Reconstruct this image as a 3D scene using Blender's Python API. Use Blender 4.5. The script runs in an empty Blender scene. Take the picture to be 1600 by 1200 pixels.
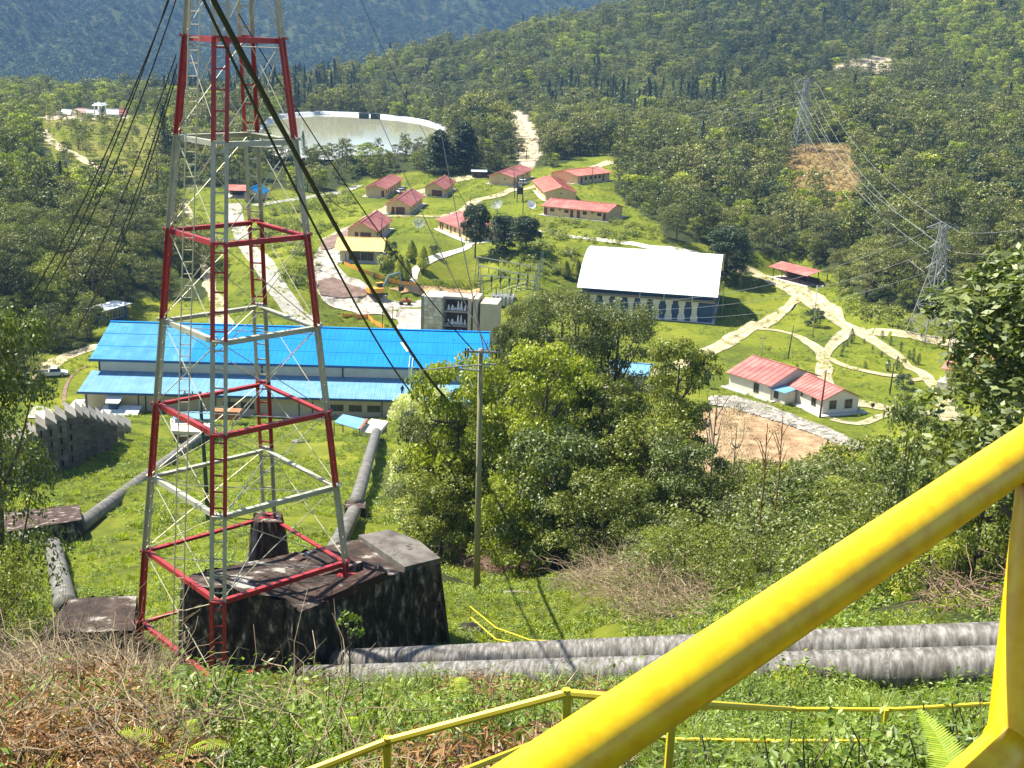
import bpy, math, random
import numpy as np
from mathutils import Vector, Matrix

# ---------------------------------------------------------------- camera, world, sun, exposure
scene = bpy.context.scene
COL = scene.collection
f = 2000.0
PITCH = math.radians(15.5)
ROLL = math.radians(2.1)
_F = np.array([0, math.cos(PITCH), -math.sin(PITCH)])
_R0 = np.array([1.0, 0, 0])
_U0 = np.array([0, math.sin(PITCH), math.cos(PITCH)])
_R = math.cos(ROLL) * _R0 + math.sin(ROLL) * _U0
_U = math.cos(ROLL) * _U0 - math.sin(ROLL) * _R0
cam_d = bpy.data.cameras.new('camera')
cam_d.sensor_width = 36.0
cam_d.lens = 36.0 * f / 1600.0
cam_d.clip_start = 0.1
cam_d.clip_end = 9000
cam = bpy.data.objects.new('camera', cam_d)
COL.objects.link(cam)
cam.matrix_world = Matrix(((_R[0], _U[0], -_F[0], 0), (_R[1], _U[1], -_F[1], 0), (_R[2], _U[2], -_F[2], 0), (0, 0, 0, 1)))
scene.camera = cam

SUN_EL = math.radians(56)
SUN_TRAVEL = math.atan2(-0.42, 0.90)        # horizontal direction the light travels in
sd = np.array([math.cos(SUN_TRAVEL) * math.cos(SUN_EL), math.sin(SUN_TRAVEL) * math.cos(SUN_EL), -math.sin(SUN_EL)])
world = bpy.data.worlds.new('World')
scene.world = world
world.use_nodes = True
wn = world.node_tree
bg = wn.nodes['Background']
sky = wn.nodes.new('ShaderNodeTexSky')
sky.sky_type = 'NISHITA'
sky.sun_disc = False
sky.sun_elevation = SUN_EL
sky.sun_rotation = math.atan2(-sd[0], -sd[1])
sky.altitude = 1500
sky.air_density = 1.0
sky.dust_density = 1.5
wn.links.new(sky.outputs[0], bg.inputs[0])
bg.inputs[1].default_value = 0.085
sl = bpy.data.lights.new('sun', 'SUN')
sl.energy = 5.0
sl.angle = math.radians(0.5)
sl.color = (1.0, 0.94, 0.82)
sun = bpy.data.objects.new('sun', sl)
COL.objects.link(sun)
sun.rotation_euler = Vector(sd).to_track_quat('-Z', 'Y').to_euler()
scene.view_settings.view_transform = 'Standard'
scene.view_settings.look = 'None'
scene.view_settings.gamma = 1.0
scene.view_settings.use_curve_mapping = False
scene.view_settings.exposure = 1.32
scene.render.engine = 'CYCLES'
scene.cycles.max_bounces = 6
scene.cycles.transparent_max_bounces = 4
scene.cycles.volume_bounces = 0

random.seed(7)
rng = np.random.default_rng(7)

# ---------------------------------------------------------------- surveying: rays, terrain, placement
def ray(u, v):
    return _F + (u - 800) / f * _R - (v - 600) / f * _U
def at(u, v, d):
    r = ray(u, v)
    return r * (d / math.hypot(r[0], r[1]))
def pl(u, v, z):
    r = ray(u, v)
    return r * (z / r[2])
def proj(P):
    P = np.atleast_2d(P)
    w = P @ _F
    w = np.where(w < 0.01, 0.01, w)
    return 800 + f * (P @ _R) / w, 600 - f * (P @ _U) / w
CP = []
for u, v, d in [
    # foreground slope
    (-300, 1250, 8), (0, 1250, 8), (400, 1250, 8), (800, 1250, 8), (1200, 1250, 8.5), (1600, 1250, 9), (2000, 1250, 9),
    (0, 1150, 13), (400, 1160, 13), (800, 1165, 12.5), (1200, 1165, 14), (1600, 1165, 15),
    (0, 1100, 19), (400, 1112, 18), (800, 1110, 17), (1200, 1112, 19), (1600, 1110, 21),
    (0, 1070, 25), (200, 1080, 25), (400, 1090, 25), (700, 1090, 26), (1000, 1095, 25), (1300, 1098, 25), (1600, 1100, 27),
    (-250, 1050, 30), (1900, 1100, 30),
    # around pipes and anchor block
    (20, 1065, 52), (200, 1060, 52), (350, 1075, 48), (480, 1066, 47), (640, 1055, 48.5), (720, 1003, 55), (560, 1078, 44.5),
    (860, 1065, 40), (860, 1000, 55), (1100, 1060, 37), (1060, 985, 50), (1400, 1095, 31.5), (1350, 1000, 37), (1600, 1065, 31), (1600, 965, 37),
    (1400, 950, 42), (1150, 940, 50), (950, 930, 57), (745, 925, 66), (1600, 900, 45), (1950, 950, 45),
    (20, 960, 64), (100, 950, 66), (250, 960, 64), (90, 870, 96), (250, 850, 98), (-250, 900, 80),
    (430, 880, 64), (600, 825, 98), (690, 870, 80),
    (-100, 835, 106), (60, 835, 107), (200, 800, 112), (400, 790, 104), (560, 800, 112), (640, 790, 110), (560, 740, 138), (640, 740, 136), (320, 740, 140), (150, 725, 140),
    (-60, 770, 128), (600, 690, 168), (650, 690, 168), (450, 690, 168), (300, 690, 172), (220, 675, 172),
    (600, 664, 185), (300, 668, 182), (450, 668, 185),
    (850, 880, 80), (1000, 850, 80), (750, 860, 86), (1200, 850, 62), (1400, 850, 58), (1550, 850, 55), (1850, 850, 60),
    (1000, 800, 95), (1200, 785, 86), (1350, 770, 82), (1500, 740, 82), (1650, 700, 84), (850, 830, 105), (1950, 700, 90),
    # retained terrace left
    (60, 640, 168), (-150, 650, 170),
    # left slopes and valley
    (-200, 500, 240), (0, 400, 310), (200, 400, 315), (0, 330, 370), (150, 320, 380), (0, 250, 470), (200, 250, 480), (-300, 300, 420),
    (60, 190, 600), (250, 200, 620), (-300, 200, 620), (60, 160, 850), (250, 165, 900), (-300, 160, 900),
    (300, 300, 420), (420, 310, 400), (420, 260, 470),
    # village rise
    (450, 400, 300), (560, 410, 296), (660, 400, 302), (640, 335, 362), (560, 375, 330), (740, 375, 330), (590, 305, 400), (690, 305, 400), (760, 330, 370), (860, 335, 358), (950, 340, 352),
    (870, 300, 395), (930, 283, 415), (800, 285, 412), (820, 400, 300), (960, 420, 300), (1020, 372, 325), (1060, 395, 318),
    (720, 270, 435), (980, 255, 450), (560, 280, 440),
    # lake surroundings
    (400, 245, 458), (560, 248, 452), (700, 245, 462), (380, 185, 640), (560, 176, 700), (720, 190, 690), (700, 165, 800), (560, 165, 820), (850, 215, 560), (800, 180, 700),
    # right forest hillside
    (1180, 400, 335), (1300, 425, 322), (1430, 470, 290), (1600, 480, 285), (1900, 470, 290), (1150, 340, 390), (1300, 332, 402), (1450, 350, 380), (1600, 350, 385), (1900, 350, 390),
    (1000, 300, 420), (1100, 250, 500), (1250, 236, 500), (1330, 235, 500), (1450, 230, 520), (1600, 230, 520), (1900, 230, 540),
    (1000, 200, 640), (1200, 180, 660), (1400, 170, 660), (1600, 160, 650), (1000, 105, 860), (1200, 100, 850), (1400, 100, 840), (1600, 90, 830), (1900, 100, 800),
    (1200, 0, 1080), (1400, 0, 1050), (1600, 0, 1020), (1900, 0, 980),
    # middle ridge and what lies behind it
    (430, 140, 900), (640, 92, 1050), (850, 44, 1130), (1000, 12, 1180), (1050, -30, 1260), (1300, -60, 1350), (1600, -90, 1350), (1900, -90, 1350),
    (900, 100, 880), (700, 130, 900), (500, 150, 860),
    ]:
    p = at(u, v, d)
    CP.append((math.atan2(p[0], p[1]), math.log(d), p[2]))
# flat ground of the plant, far valley and the far mountain, given as heights
for u, v in [(-100, 610), (20, 590), (60, 560), (140, 645), (130, 560), (350, 645), (600, 640), (250, 500), (420, 500), (540, 480), (700, 600), (700, 520), (640, 470), (750, 460), (900, 600), (900, 500),
             (1050, 650), (1150, 640), (1100, 700), (1230, 715), (1350, 680), (1450, 660), (1600, 640), (1000, 500), (1120, 500), (1200, 560), (1330, 600), (1330, 520), (1250, 460), (1450, 540), (1600, 560), (1800, 600), (1150, 450), (330, 430)]:
    p = pl(u, v, -60.0)
    CP.append((math.atan2(p[0], p[1]), math.log(math.hypot(p[0], p[1])), p[2]))
for az in (-0.9, -0.42, -0.2, 0.0, 0.18):
    CP += [(az, math.log(1400), -85 - az * 30), (az, math.log(2000), -100), (az, math.log(2300), -80), (az, math.log(2700), 45), (az, math.log(3150), 190)]
for az in (0.36, 0.6, 0.9):
    CP += [(az, math.log(1700), 120), (az, math.log(2400), 170), (az, math.log(3150), 190)]
for az in (-0.9, -0.6, 0.6, 0.9):
    for d, z in ((2, -3), (8, -5.6), (25, -13.5), (50, -25), (90, -38), (170, -55), (210, -60), (350, -56 if az < 0 else -50), (600, -45 if az < 0 else -28), (1000, -52 if az < 0 else 30)):
        CP.append((az, math.log(d), z))
for az in (-.4, -.2, 0, .2, .4):
    CP += [(az, math.log(2.5), -2.6), (az, math.log(5), -4.1)]
CP = np.array(CP)
_KA = 2.2
def _xy(a, l):
    return np.stack([np.asarray(a) * _KA, np.asarray(l)], -1)
_c = _xy(CP[:, 0], CP[:, 1])
def _phi(A, B):
    return np.sqrt(((A[:, None] - B[None]) ** 2).sum(-1) + 0.03 ** 2)
_M = _phi(_c, _c)
_n = len(_c)
_Aug = np.block([[_M - 0.002 * np.eye(_n), np.ones((_n, 1)), _c], [np.ones((1, _n)), np.zeros((1, 3))], [_c.T, np.zeros((2, 3))]])
_w = np.linalg.solve(_Aug, np.concatenate([CP[:, 2], np.zeros(3)]))
AZ = np.concatenate([np.linspace(-0.95, -0.46, 26)[:-1], np.linspace(-0.46, 0.46, 400), np.linspace(0.46, 0.95, 26)[1:]])
LD = np.concatenate([np.linspace(math.log(2.0), math.log(20), 70)[:-1], np.linspace(math.log(20), math.log(900), 400)[:-1], np.linspace(math.log(900), math.log(3200), 60)])
_ga, _gl = np.meshgrid(AZ, LD, indexing='ij')
_q = _xy(_ga.ravel(), _gl.ravel())
ZG = np.empty(len(_q))
for i in range(0, len(_q), 20000):
    ZG[i:i + 20000] = _phi(_q[i:i + 20000], _c) @ _w[:_n] + _w[_n] + _q[i:i + 20000] @ _w[_n + 1:]
ZG = ZG.reshape(_ga.shape)
GX = np.exp(_gl) * np.sin(_ga)
GY = np.exp(_gl) * np.cos(_ga)
def vnoise(x, y, s, seed=0):
    """cheap smooth value noise"""
    x = np.asarray(x) / s + 1000 + seed * 17.3; y = np.asarray(y) / s + 1000 + seed * 9.1
    xi = np.floor(x).astype(np.int64); yi = np.floor(y).astype(np.int64)
    fx = x - xi; fy = y - yi
    fx = fx * fx * (3 - 2 * fx); fy = fy * fy * (3 - 2 * fy)
    def h(a, b):
        n = (a * 374761393 + b * 668265263 + seed * 974711) & 0xffffffff
        n = ((n ^ (n >> 13)) * 1274126177) & 0xffffffff
        return ((n ^ (n >> 16)) & 0xffff) / 65535.0
    return (h(xi, yi) * (1 - fx) + h(xi + 1, yi) * fx) * (1 - fy) + (h(xi, yi + 1) * (1 - fx) + h(xi + 1, yi + 1) * fx) * fy
_d = np.exp(_gl)
# the flat site is levelled; small humps on slopes; ravines on the far mountain
_flat = (_d > 195) & (_d < 300) & (ZG < -56)
ZG = np.where(np.abs(ZG + 60) < 1.2, -60 + (ZG + 60) * 0.25, ZG)
_hump = (vnoise(GX, GY, 7, 1) - .5) * 1.1 + (vnoise(GX, GY, 2.3, 2) - .5) * .35
ZG += np.where(_d < 190, _hump * np.clip(_d / 60, .25, 1), 0) * (np.abs(ZG + 60) > 1)
ZG += np.where((_d > 300) & (_d < 1300), ((vnoise(GX, GY, 60, 3) - .5) * 8 + (vnoise(GX, GY, 22, 4) - .5) * 4) * np.clip((_d - 430) / 300, 0, 1), 0)
ZG += np.where(_d > 1900, np.abs(vnoise(GX, GY * .25, 160, 5) - .5) * 90 + (vnoise(GX, GY, 60, 6) - .5) * 14, 0) * np.clip((_d - 1900) / 500, 0, 1)
def H(x, y):
    x = np.asarray(x, float); y = np.asarray(y, float)
    a = np.clip(np.arctan2(x, y), AZ[0] + 1e-6, AZ[-1] - 1e-6)
    l = np.clip(np.log(np.hypot(x, y) + 1e-9), LD[0] + 1e-6, LD[-1] - 1e-6)
    i = np.clip(np.searchsorted(AZ, a) - 1, 0, len(AZ) - 2); j = np.clip(np.searchsorted(LD, l) - 1, 0, len(LD) - 2)
    ta = (a - AZ[i]) / (AZ[i + 1] - AZ[i]); tl = (l - LD[j]) / (LD[j + 1] - LD[j])
    return (ZG[i, j] * (1 - ta) + ZG[i + 1, j] * ta) * (1 - tl) + (ZG[i, j + 1] * (1 - ta) + ZG[i + 1, j + 1] * ta) * tl
_DS = np.exp(np.linspace(math.log(5), math.log(3190), 4000))
def cast(u, v, dmin=5.0):
    r = ray(u, v)
    h = math.hypot(r[0], r[1])
    D = _DS[_DS >= dmin]
    g = H(D * r[0] / h, D * r[1] / h) - D * r[2] / h
    k = np.argmax(g > 0)
    if g[k] <= 0: k = len(D) - 1
    d = D[k]
    if k > 0 and g[k] > 0:
        d = D[k - 1] + (D[k] - D[k - 1]) * (-g[k - 1]) / (g[k] - g[k - 1] + 1e-9)
    return np.array([d * r[0] / h, d * r[1] / h, d * r[2] / h])
def ground(x, y):
    return float(H(x, y))
def gnd(u, d, v=600):
    """ground point at range d in the direction of column u"""
    p = at(u, v, d)
    return np.array([p[0], p[1], ground(p[0], p[1])])
def flatten(cx, cy, r, z, soft=0.5):
    dd = np.hypot(GX - cx, GY - cy)
    t = np.clip((r * (1 + soft) - dd) / (r * soft), 0, 1)
    t = t * t * (3 - 2 * t)
    ZG[:] = ZG * (1 - t) + z * t
def inpoly(x, y, poly):
    x = np.asarray(x, float); y = np.asarray(y, float)
    ins = np.zeros(x.shape, bool)
    n = len(poly)
    for i in range(n):
        x1, y1 = poly[i]; x2, y2 = poly[(i + 1) % n]
        if y1 == y2: continue
        c = (y1 > y) != (y2 > y)
        ins ^= c & (x < (x2 - x1) * (y - y1) / (y2 - y1) + x1)
    return ins
def nearpath(x, y, pts, wid):
    x = np.asarray(x, float); y = np.asarray(y, float)
    m = np.zeros(x.shape, bool)
    for (x1, y1), (x2, y2) in zip(pts[:-1], pts[1:]):
        L = (x2 - x1) ** 2 + (y2 - y1) ** 2 + 1e-9
        t = np.clip(((x - x1) * (x2 - x1) + (y - y1) * (y2 - y1)) / L, 0, 1)
        m |= (x - x1 - t * (x2 - x1)) ** 2 + (y - y1 - t * (y2 - y1)) ** 2 < wid ** 2
    return m

# ---------------------------------------------------------------- object helpers
def tag(o, label=None, cat=None, group=None, kind=None):
    if label: o['label'] = label
    if cat: o['category'] = cat
    if group: o['group'] = group
    if kind: o['kind'] = kind
    return o
def empty(name, loc, label=None, cat=None, group=None, rz=0.0, kind=None):
    o = bpy.data.objects.new(name, None)
    o.empty_display_size = 0.3
    COL.objects.link(o)
    o.location = Vector([float(c) for c in loc]); o.rotation_euler = (0, 0, rz)
    return tag(o, label, cat, group, kind)
def link(name, mesh, parent=None, loc=None):
    o = bpy.data.objects.new(name, mesh)
    COL.objects.link(o)
    if parent is not None: o.parent = parent
    if loc is not None: o.location = Vector([float(c) for c in loc])
    return o
def copy_tree(o, parent=None, keep=True):
    c = o.copy(); COL.objects.link(c)
    if parent is not None: c.parent = parent
    for ch in list(o.children): copy_tree(ch, c)
    return c
class G:
    """geometry gathered for ONE mesh object"""
    def __init__(s):
        s.v = []; s.f = []; s.n = 0
    def raw(s, verts, faces, m=0):
        verts = np.asarray(verts, float).reshape(-1, 3)
        groups = {}
        if isinstance(faces, np.ndarray):
            s.f.append((faces + s.n, m))
        else:
            for fc in faces: groups.setdefault(len(fc), []).append(fc)
            for k in groups: s.f.append((np.array(groups[k], int) + s.n, m))
        s.v.append(verts); s.n += len(verts)
        return s
    def box(s, x0, x1, y0, y1, z0, z1, m=0, M=None):
        v = np.array([(x0, y0, z0), (x1, y0, z0), (x1, y1, z0), (x0, y1, z0), (x0, y0, z1), (x1, y0, z1), (x1, y1, z1), (x0, y1, z1)], float)
        if M is not None: v = xf(v, M)
        return s.raw(v, [(0, 3, 2, 1), (4, 5, 6, 7), (0, 1, 5, 4), (1, 2, 6, 5), (2, 3, 7, 6), (3, 0, 4, 7)], m)
    def hexa(s, bottom, top, m=0):
        n = len(bottom)
        v = list(bottom) + list(top)
        fc = [tuple(range(n))[::-1], tuple(range(n, 2 * n))] + [(i, (i + 1) % n, n + (i + 1) % n, n + i) for i in range(n)]
        return s.raw(v, fc, m)
    def tube(s, path, r, n=6, m=0, cap=True):
        P = np.asarray(path, float); k = len(P)
        r = np.full(k, r, float) if np.isscalar(r) else np.asarray(r, float)
        T = np.gradient(P, axis=0); T /= (np.linalg.norm(T, axis=1, keepdims=True) + 1e-12)
        ref = np.array([0, 0, 1.0]) if abs(T[:, 2]).mean() < .8 else np.array([1.0, 0, 0])
        A = np.cross(T, ref); A /= (np.linalg.norm(A, axis=1, keepdims=True) + 1e-12)
        B = np.cross(T, A)
        th = np.arange(n) / n * 2 * math.pi
        ring = P[:, None] + r[:, None, None] * (np.cos(th)[None, :, None] * A[:, None] + np.sin(th)[None, :, None] * B[:, None])
        i = np.arange(k - 1)[:, None] * n; j = np.arange(n)[None]; j2 = (j + 1) % n
        q = np.stack([i + j, i + n + j, i + n + j2, i + j2], -1).reshape(-1, 4)
        base = s.n
        s.raw(ring.reshape(-1, 3), q, m)
        if cap:
            s.f.append((np.array([list(range(n))]) + base, m)); s.f.append((np.array([list(range(n))[::-1]]) + base + (k - 1) * n, m))
        return s
    def bar(s, a, b, w, h=None, m=0):
        """rectangular bar from a to b"""
        h = h or w
        a = np.asarray(a, float); b = np.asarray(b, float)
        t = b - a; L = np.linalg.norm(t); t = t / L
        ref = np.array([0, 0, 1.0]) if abs(t[2]) < .9 else np.array([1.0, 0, 0])
        x = np.cross(t, ref); x /= np.linalg.norm(x); y = np.cross(x, t)
        v = [p + sx * x * w / 2 + sy * y * h / 2 for p in (a, b) for sx, sy in ((-1, -1), (1, -1), (1, 1), (-1, 1))]
        return s.raw(v, [(0, 3, 2, 1), (4, 5, 6, 7), (0, 1, 5, 4), (1, 2, 6, 5), (2, 3, 7, 6), (3, 0, 4, 7)], m)
    def angle(s, a, b, w, t, side, up=(0, 0, 1), m=0):
        """L section bar: one flange along `side`, one along `up`"""
        a = np.asarray(a, float); b = np.asarray(b, float); d = b - a; d /= np.linalg.norm(d)
        sd_ = np.asarray(side, float); sd_ -= d * (sd_ @ d); sd_ /= np.linalg.norm(sd_)
        up_ = np.asarray(up, float); up_ -= d * (up_ @ d); up_ -= sd_ * (up_ @ sd_); up_ /= np.linalg.norm(up_)
        prof = [(0, 0), (w, 0), (w, t), (t, t), (t, w), (0, w)]
        v = [p + sd_ * x + up_ * y for p in (a, b) for x, y in prof]
        n = 6
        return s.raw(v, [(0, 1, 2, 3), (0, 3, 4, 5), (9, 8, 7, 6), (11, 10, 9, 6)] + [(i, (i + 1) % n, n + (i + 1) % n, n + i) for i in range(n)], m)
    def leaves(s, C, N, size, aspect=.5, m=0, rg=None, fold=0.0):
        rg = rg or rng
        k = len(C)
        N = N / (np.linalg.norm(N, axis=1, keepdims=True) + 1e-9)
        t = rg.normal(size=(k, 3)); t -= N * (t * N).sum(1, keepdims=True); t /= (np.linalg.norm(t, axis=1, keepdims=True) + 1e-9)
        b = np.cross(N, t)
        sz = (np.full(k, size) if np.isscalar(size) else size)[:, None] * rg.uniform(.7, 1.3, (k, 1))
        v = np.stack([C - t * sz * .5, C + b * sz * aspect * .5 - t * sz * .05 + N * sz * fold, C + t * sz * .5, C - b * sz * aspect * .5 - t * sz * .05 + N * sz * fold], 1)
        if fold:
            q = np.arange(k)[:, None] * 4 + np.array([[0, 1, 2, 3]])
            tr = np.concatenate([q[:, [0, 1, 2]], q[:, [0, 2, 3]]])
            return s.raw(v.reshape(-1, 3), tr, m)
        return s.raw(v.reshape(-1, 3), np.arange(4 * k).reshape(k, 4), m)
    def mesh(s, name, mats, smooth=False):
        me = bpy.data.meshes.new(name)
        V = np.concatenate(s.v) if s.v else np.zeros((0, 3))
        me.vertices.add(len(V)); me.vertices.foreach_set('co', V.astype(np.float32).ravel())
        starts = []; tot = []; loops = []; mi = []; o = 0
        for a, m in s.f:
            k = a.shape[1]
            loops.append(a.ravel()); starts.append(np.arange(len(a)) * k + o); tot.append(np.full(len(a), k)); mi.append(np.full(len(a), m)); o += a.size
        L = np.concatenate(loops); S = np.concatenate(starts); T = np.concatenate(tot)
        me.loops.add(len(L)); me.loops.foreach_set('vertex_index', L.astype(np.int32))
        me.polygons.add(len(S)); me.polygons.foreach_set('loop_start', S.astype(np.int32)); me.polygons.foreach_set('loop_total', T.astype(np.int32))
        me.polygons.foreach_set('material_index', np.concatenate(mi).astype(np.int32))
        me.polygons.foreach_set('use_smooth', np.full(len(S), bool(smooth)))
        me.update(calc_edges=True); me.validate()
        for m in (mats if isinstance(mats, (list, tuple)) else [mats]): me.materials.append(m)
        return me
    def obj(s, name, mats, parent=None, loc=None, smooth=False):
        return link(name, s.mesh(name, mats, smooth), parent, loc)
def xf(v, M):
    return np.array([M @ Vector(p) for p in v])
def Mrz(loc, rz=0, tilt=0, roll=0, s=1):
    return Matrix.Translation(Vector([float(c) for c in loc])) @ Matrix.Rotation(rz, 4, 'Z') @ Matrix.Rotation(tilt, 4, 'X') @ Matrix.Rotation(roll, 4, 'Y') @ Matrix.Scale(s, 4)

# ---------------------------------------------------------------- materials
def _nt(name):
    m = bpy.data.materials.new(name); m.use_nodes = True
    nt = m.node_tree; b = nt.nodes['Principled BSDF']
    return m, nt, b
def _ramp(nt, fac, stops):
    r = nt.nodes.new('ShaderNodeValToRGB')
    e = r.color_ramp.elements
    while len(e) < len(stops): e.new(.5)
    for k, (p, c) in enumerate(stops):
        e[k].position = p; e[k].color = (*c, 1)
    nt.links.new(fac, r.inputs[0]); return r.outputs[0]
def _noise(nt, scale, detail=4, rough=.6, vec=None, stretch=None, dist=0):
    n = nt.nodes.new('ShaderNodeTexNoise'); n.inputs['Scale'].default_value = scale; n.inputs['Detail'].default_value = detail
    n.inputs['Roughness'].default_value = rough; n.inputs['Distortion'].default_value = dist
    if vec is None: vec = nt.nodes.new('ShaderNodeNewGeometry').outputs['Position']
    if stretch:
        mp = nt.nodes.new('ShaderNodeMapping'); mp.inputs['Scale'].default_value = stretch
        nt.links.new(vec, mp.inputs[0]); vec = mp.outputs[0]
    nt.links.new(vec, n.inputs['Vector']); return n.outputs['Fac']
def _mix(nt, fac, a, b, mode='MIX'):
    m = nt.nodes.new('ShaderNodeMix'); m.data_type = 'RGBA'; m.blend_type = mode
    if isinstance(fac, (int, float)): m.inputs[0].default_value = fac
    else: nt.links.new(fac, m.inputs[0])
    for k, s in ((6, a), (7, b)):
        if isinstance(s, tuple): m.inputs[k].default_value = (*s, 1)
        else: nt.links.new(s, m.inputs[k])
    return m.outputs[2]
def _math(nt, op, a, b=None):
    m = nt.nodes.new('ShaderNodeMath'); m.operation = op
    for k, s in ((0, a), (1, b)):
        if s is None: continue
        if isinstance(s, (int, float)): m.inputs[k].default_value = s
        else: nt.links.new(s, m.inputs[k])
    return m.outputs[0]
def _bump(nt, b, h, strength, dist):
    bp = nt.nodes.new('ShaderNodeBump'); bp.inputs['Strength'].default_value = strength; bp.inputs['Distance'].default_value = dist
    nt.links.new(h, bp.inputs['Height']); nt.links.new(bp.outputs[0], b.inputs['Normal'])
def PM(name, stops, scale=3, rough=.7, metal=0, bump=0, bdist=.05, island=0.0, stretch=None, detail=5, spec=.4, spots=None, obj=False):
    """paint / stone / metal material; stops = colour ramp over a noise"""
    m, nt, b = _nt(name)
    vec = nt.nodes.new('ShaderNodeTexCoord').outputs['Object'] if obj else None
    if isinstance(stops, tuple): stops = [(0.35, stops), (0.65, tuple(min(1, c * 1.12) for c in stops))]
    n = _noise(nt, scale, detail, .65, vec, stretch)
    col = _ramp(nt, n, stops)
    if spots:       # (colour, scale, threshold)
        n2 = _noise(nt, spots[1], 6, .7, vec)
        k = _ramp(nt, n2, [(spots[2], (0, 0, 0)), (spots[2] + .05, (1, 1, 1))])
        col = _mix(nt, k, col, spots[0])
    if island:
        ri = nt.nodes.new('ShaderNodeNewGeometry').outputs['Random Per Island']
        oi = nt.nodes.new('ShaderNodeObjectInfo').outputs['Random']
        rr = _math(nt, 'FRACT', _math(nt, 'ADD', ri, oi))
        mr = _math(nt, 'ADD', _math(nt, 'MULTIPLY', rr, island), 1 - island / 2)
        hsv = nt.nodes.new('ShaderNodeHueSaturation'); nt.links.new(col, hsv.inputs['Color']); nt.links.new(mr, hsv.inputs['Value']); col = hsv.outputs[0]
    nt.links.new(col, b.inputs['Base Color'])
    b.inputs['Roughness'].default_value = rough; b.inputs['Metallic'].default_value = metal
    b.inputs['Specular IOR Level'].default_value = spec
    if bump: _bump(nt, b, n, bump, bdist)
    return m
def LM(name, dark, mid, light, big=.02, trans=.35, gloss=.06, rough=.45, accent=None):
    """foliage: colour per leaf, per tree and per stand, part of the light passes through"""
    m = bpy.data.materials.new(name); m.use_nodes = True
    nt = m.node_tree; nt.nodes.clear()
    out = nt.nodes.new('ShaderNodeOutputMaterial')
    geo = nt.nodes.new('ShaderNodeNewGeometry')
    oi = nt.nodes.new('ShaderNodeObjectInfo')
    n1 = _noise(nt, big, 3, .6)
    s = _math(nt, 'ADD', _math(nt, 'MULTIPLY', geo.outputs['Random Per Island'], .42), _math(nt, 'MULTIPLY', oi.outputs['Random'], .34))
    s = _math(nt, 'ADD', s, _math(nt, 'MULTIPLY', _math(nt, 'SUBTRACT', n1, .38), .95))
    K = 1.75
    stops = [(0.05, tuple(c * K * .8 for c in dark)), (0.45, tuple(c * K for c in mid)), (0.95, tuple(min(.7, c * K) for c in light))]
    col = _ramp(nt, s, stops)
    if accent:
        k = _ramp(nt, geo.outputs['Random Per Island'], [(1 - accent[1] - .01, (0, 0, 0)), (1 - accent[1], (1, 1, 1))])
        col = _mix(nt, k, col, accent[0])
    d = nt.nodes.new('ShaderNodeBsdfDiffuse'); t = nt.nodes.new('ShaderNodeBsdfTranslucent'); g = nt.nodes.new('ShaderNodeBsdfGlossy')
    g.inputs['Roughness'].default_value = rough
    g.inputs['Color'].default_value = (.45, .48, .42, 1)
    nt.links.new(col, d.inputs[0])
    tc = _mix(nt, 1.0, col, (1.35, 1.5, .55), 'MULTIPLY')
    nt.links.new(tc, t.inputs[0])
    m1 = nt.nodes.new('ShaderNodeMixShader'); m1.inputs[0].default_value = trans
    nt.links.new(d.outputs[0], m1.inputs[1]); nt.links.new(t.outputs[0], m1.inputs[2])
    m2 = nt.nodes.new('ShaderNodeMixShader'); m2.inputs[0].default_value = gloss
    nt.links.new(m1.outputs[0], m2.inputs[1]); nt.links.new(g.outputs[0], m2.inputs[2])
    nt.links.new(m2.outputs[0], out.inputs[0])
    return m
mt = {}
mt['leaf_forest'] = LM('leaf_forest', (.014, .020, .006), (.072, .081, .018), (.215, .208, .050), .012, trans=.25)
mt['leaf_forest2'] = LM('leaf_forest_olive', (.018, .023, .009), (.078, .084, .028), (.200, .190, .072), .015, trans=.25)
mt['leaf_dark'] = LM('leaf_dark', (.012, .022, .010), (.028, .042, .018), (.060, .075, .035), .05, trans=.2)
mt['leaf_bright'] = LM('leaf_bright', (.040, .058, .008), (.130, .155, .015), (.300, .300, .035), .2, trans=.38)
mt['leaf_mid'] = LM('leaf_mid', (.018, .028, .006), (.084, .100, .016), (.225, .228, .042), .15, trans=.3)
mt['leaf_olive'] = LM('leaf_olive', (.035, .048, .018), (.080, .092, .034), (.160, .165, .070), .15, trans=.3)
mt['leaf_glossy'] = LM('leaf_glossy', (.018, .030, .008), (.064, .084, .018), (.190, .205, .055), .4, trans=.28, gloss=.10, rough=.5)
mt['leaf_cypress'] = LM('leaf_cypress', (.060, .080, .010), (.190, .200, .015), (.340, .320, .020), .5, trans=.45)
mt['leaf_thuja'] = LM('leaf_thuja', (.010, .022, .010), (.025, .045, .014), (.045, .070, .020), .5, trans=.1)
mt['weed'] = LM('weed_leaf', (.018, .032, .006), (.075, .115, .016), (.200, .245, .050), .5, trans=.36)
mt['fern'] = LM('fern_leaf', (.10, .15, .01), (.18, .24, .015), (.28, .32, .02), .5, trans=.35)
mt['grass'] = LM('grass_leaf', (.075, .098, .010), (.165, .195, .018), (.300, .305, .035), .12, trans=.4)
mt['dead_leaf'] = LM('dead_leaf', (.040, .020, .009), (.140, .070, .030), (.300, .180, .085), .9, trans=.2)
mt['straw'] = PM('dry_straw', [(.3, (.16, .11, .06)), (.7, (.42, .33, .2))], 3, .8, island=.7)
mt['flower'] = LM('pale_blossom', (.22, .24, .10), (.40, .40, .20), (.60, .56, .35), .5, trans=.3)
mt['bark'] = PM('bark', [(.3, (.05, .04, .03)), (.7, (.16, .13, .10))], 2, .9, bump=.5, bdist=.03, stretch=(3, 3, .6))
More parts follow.
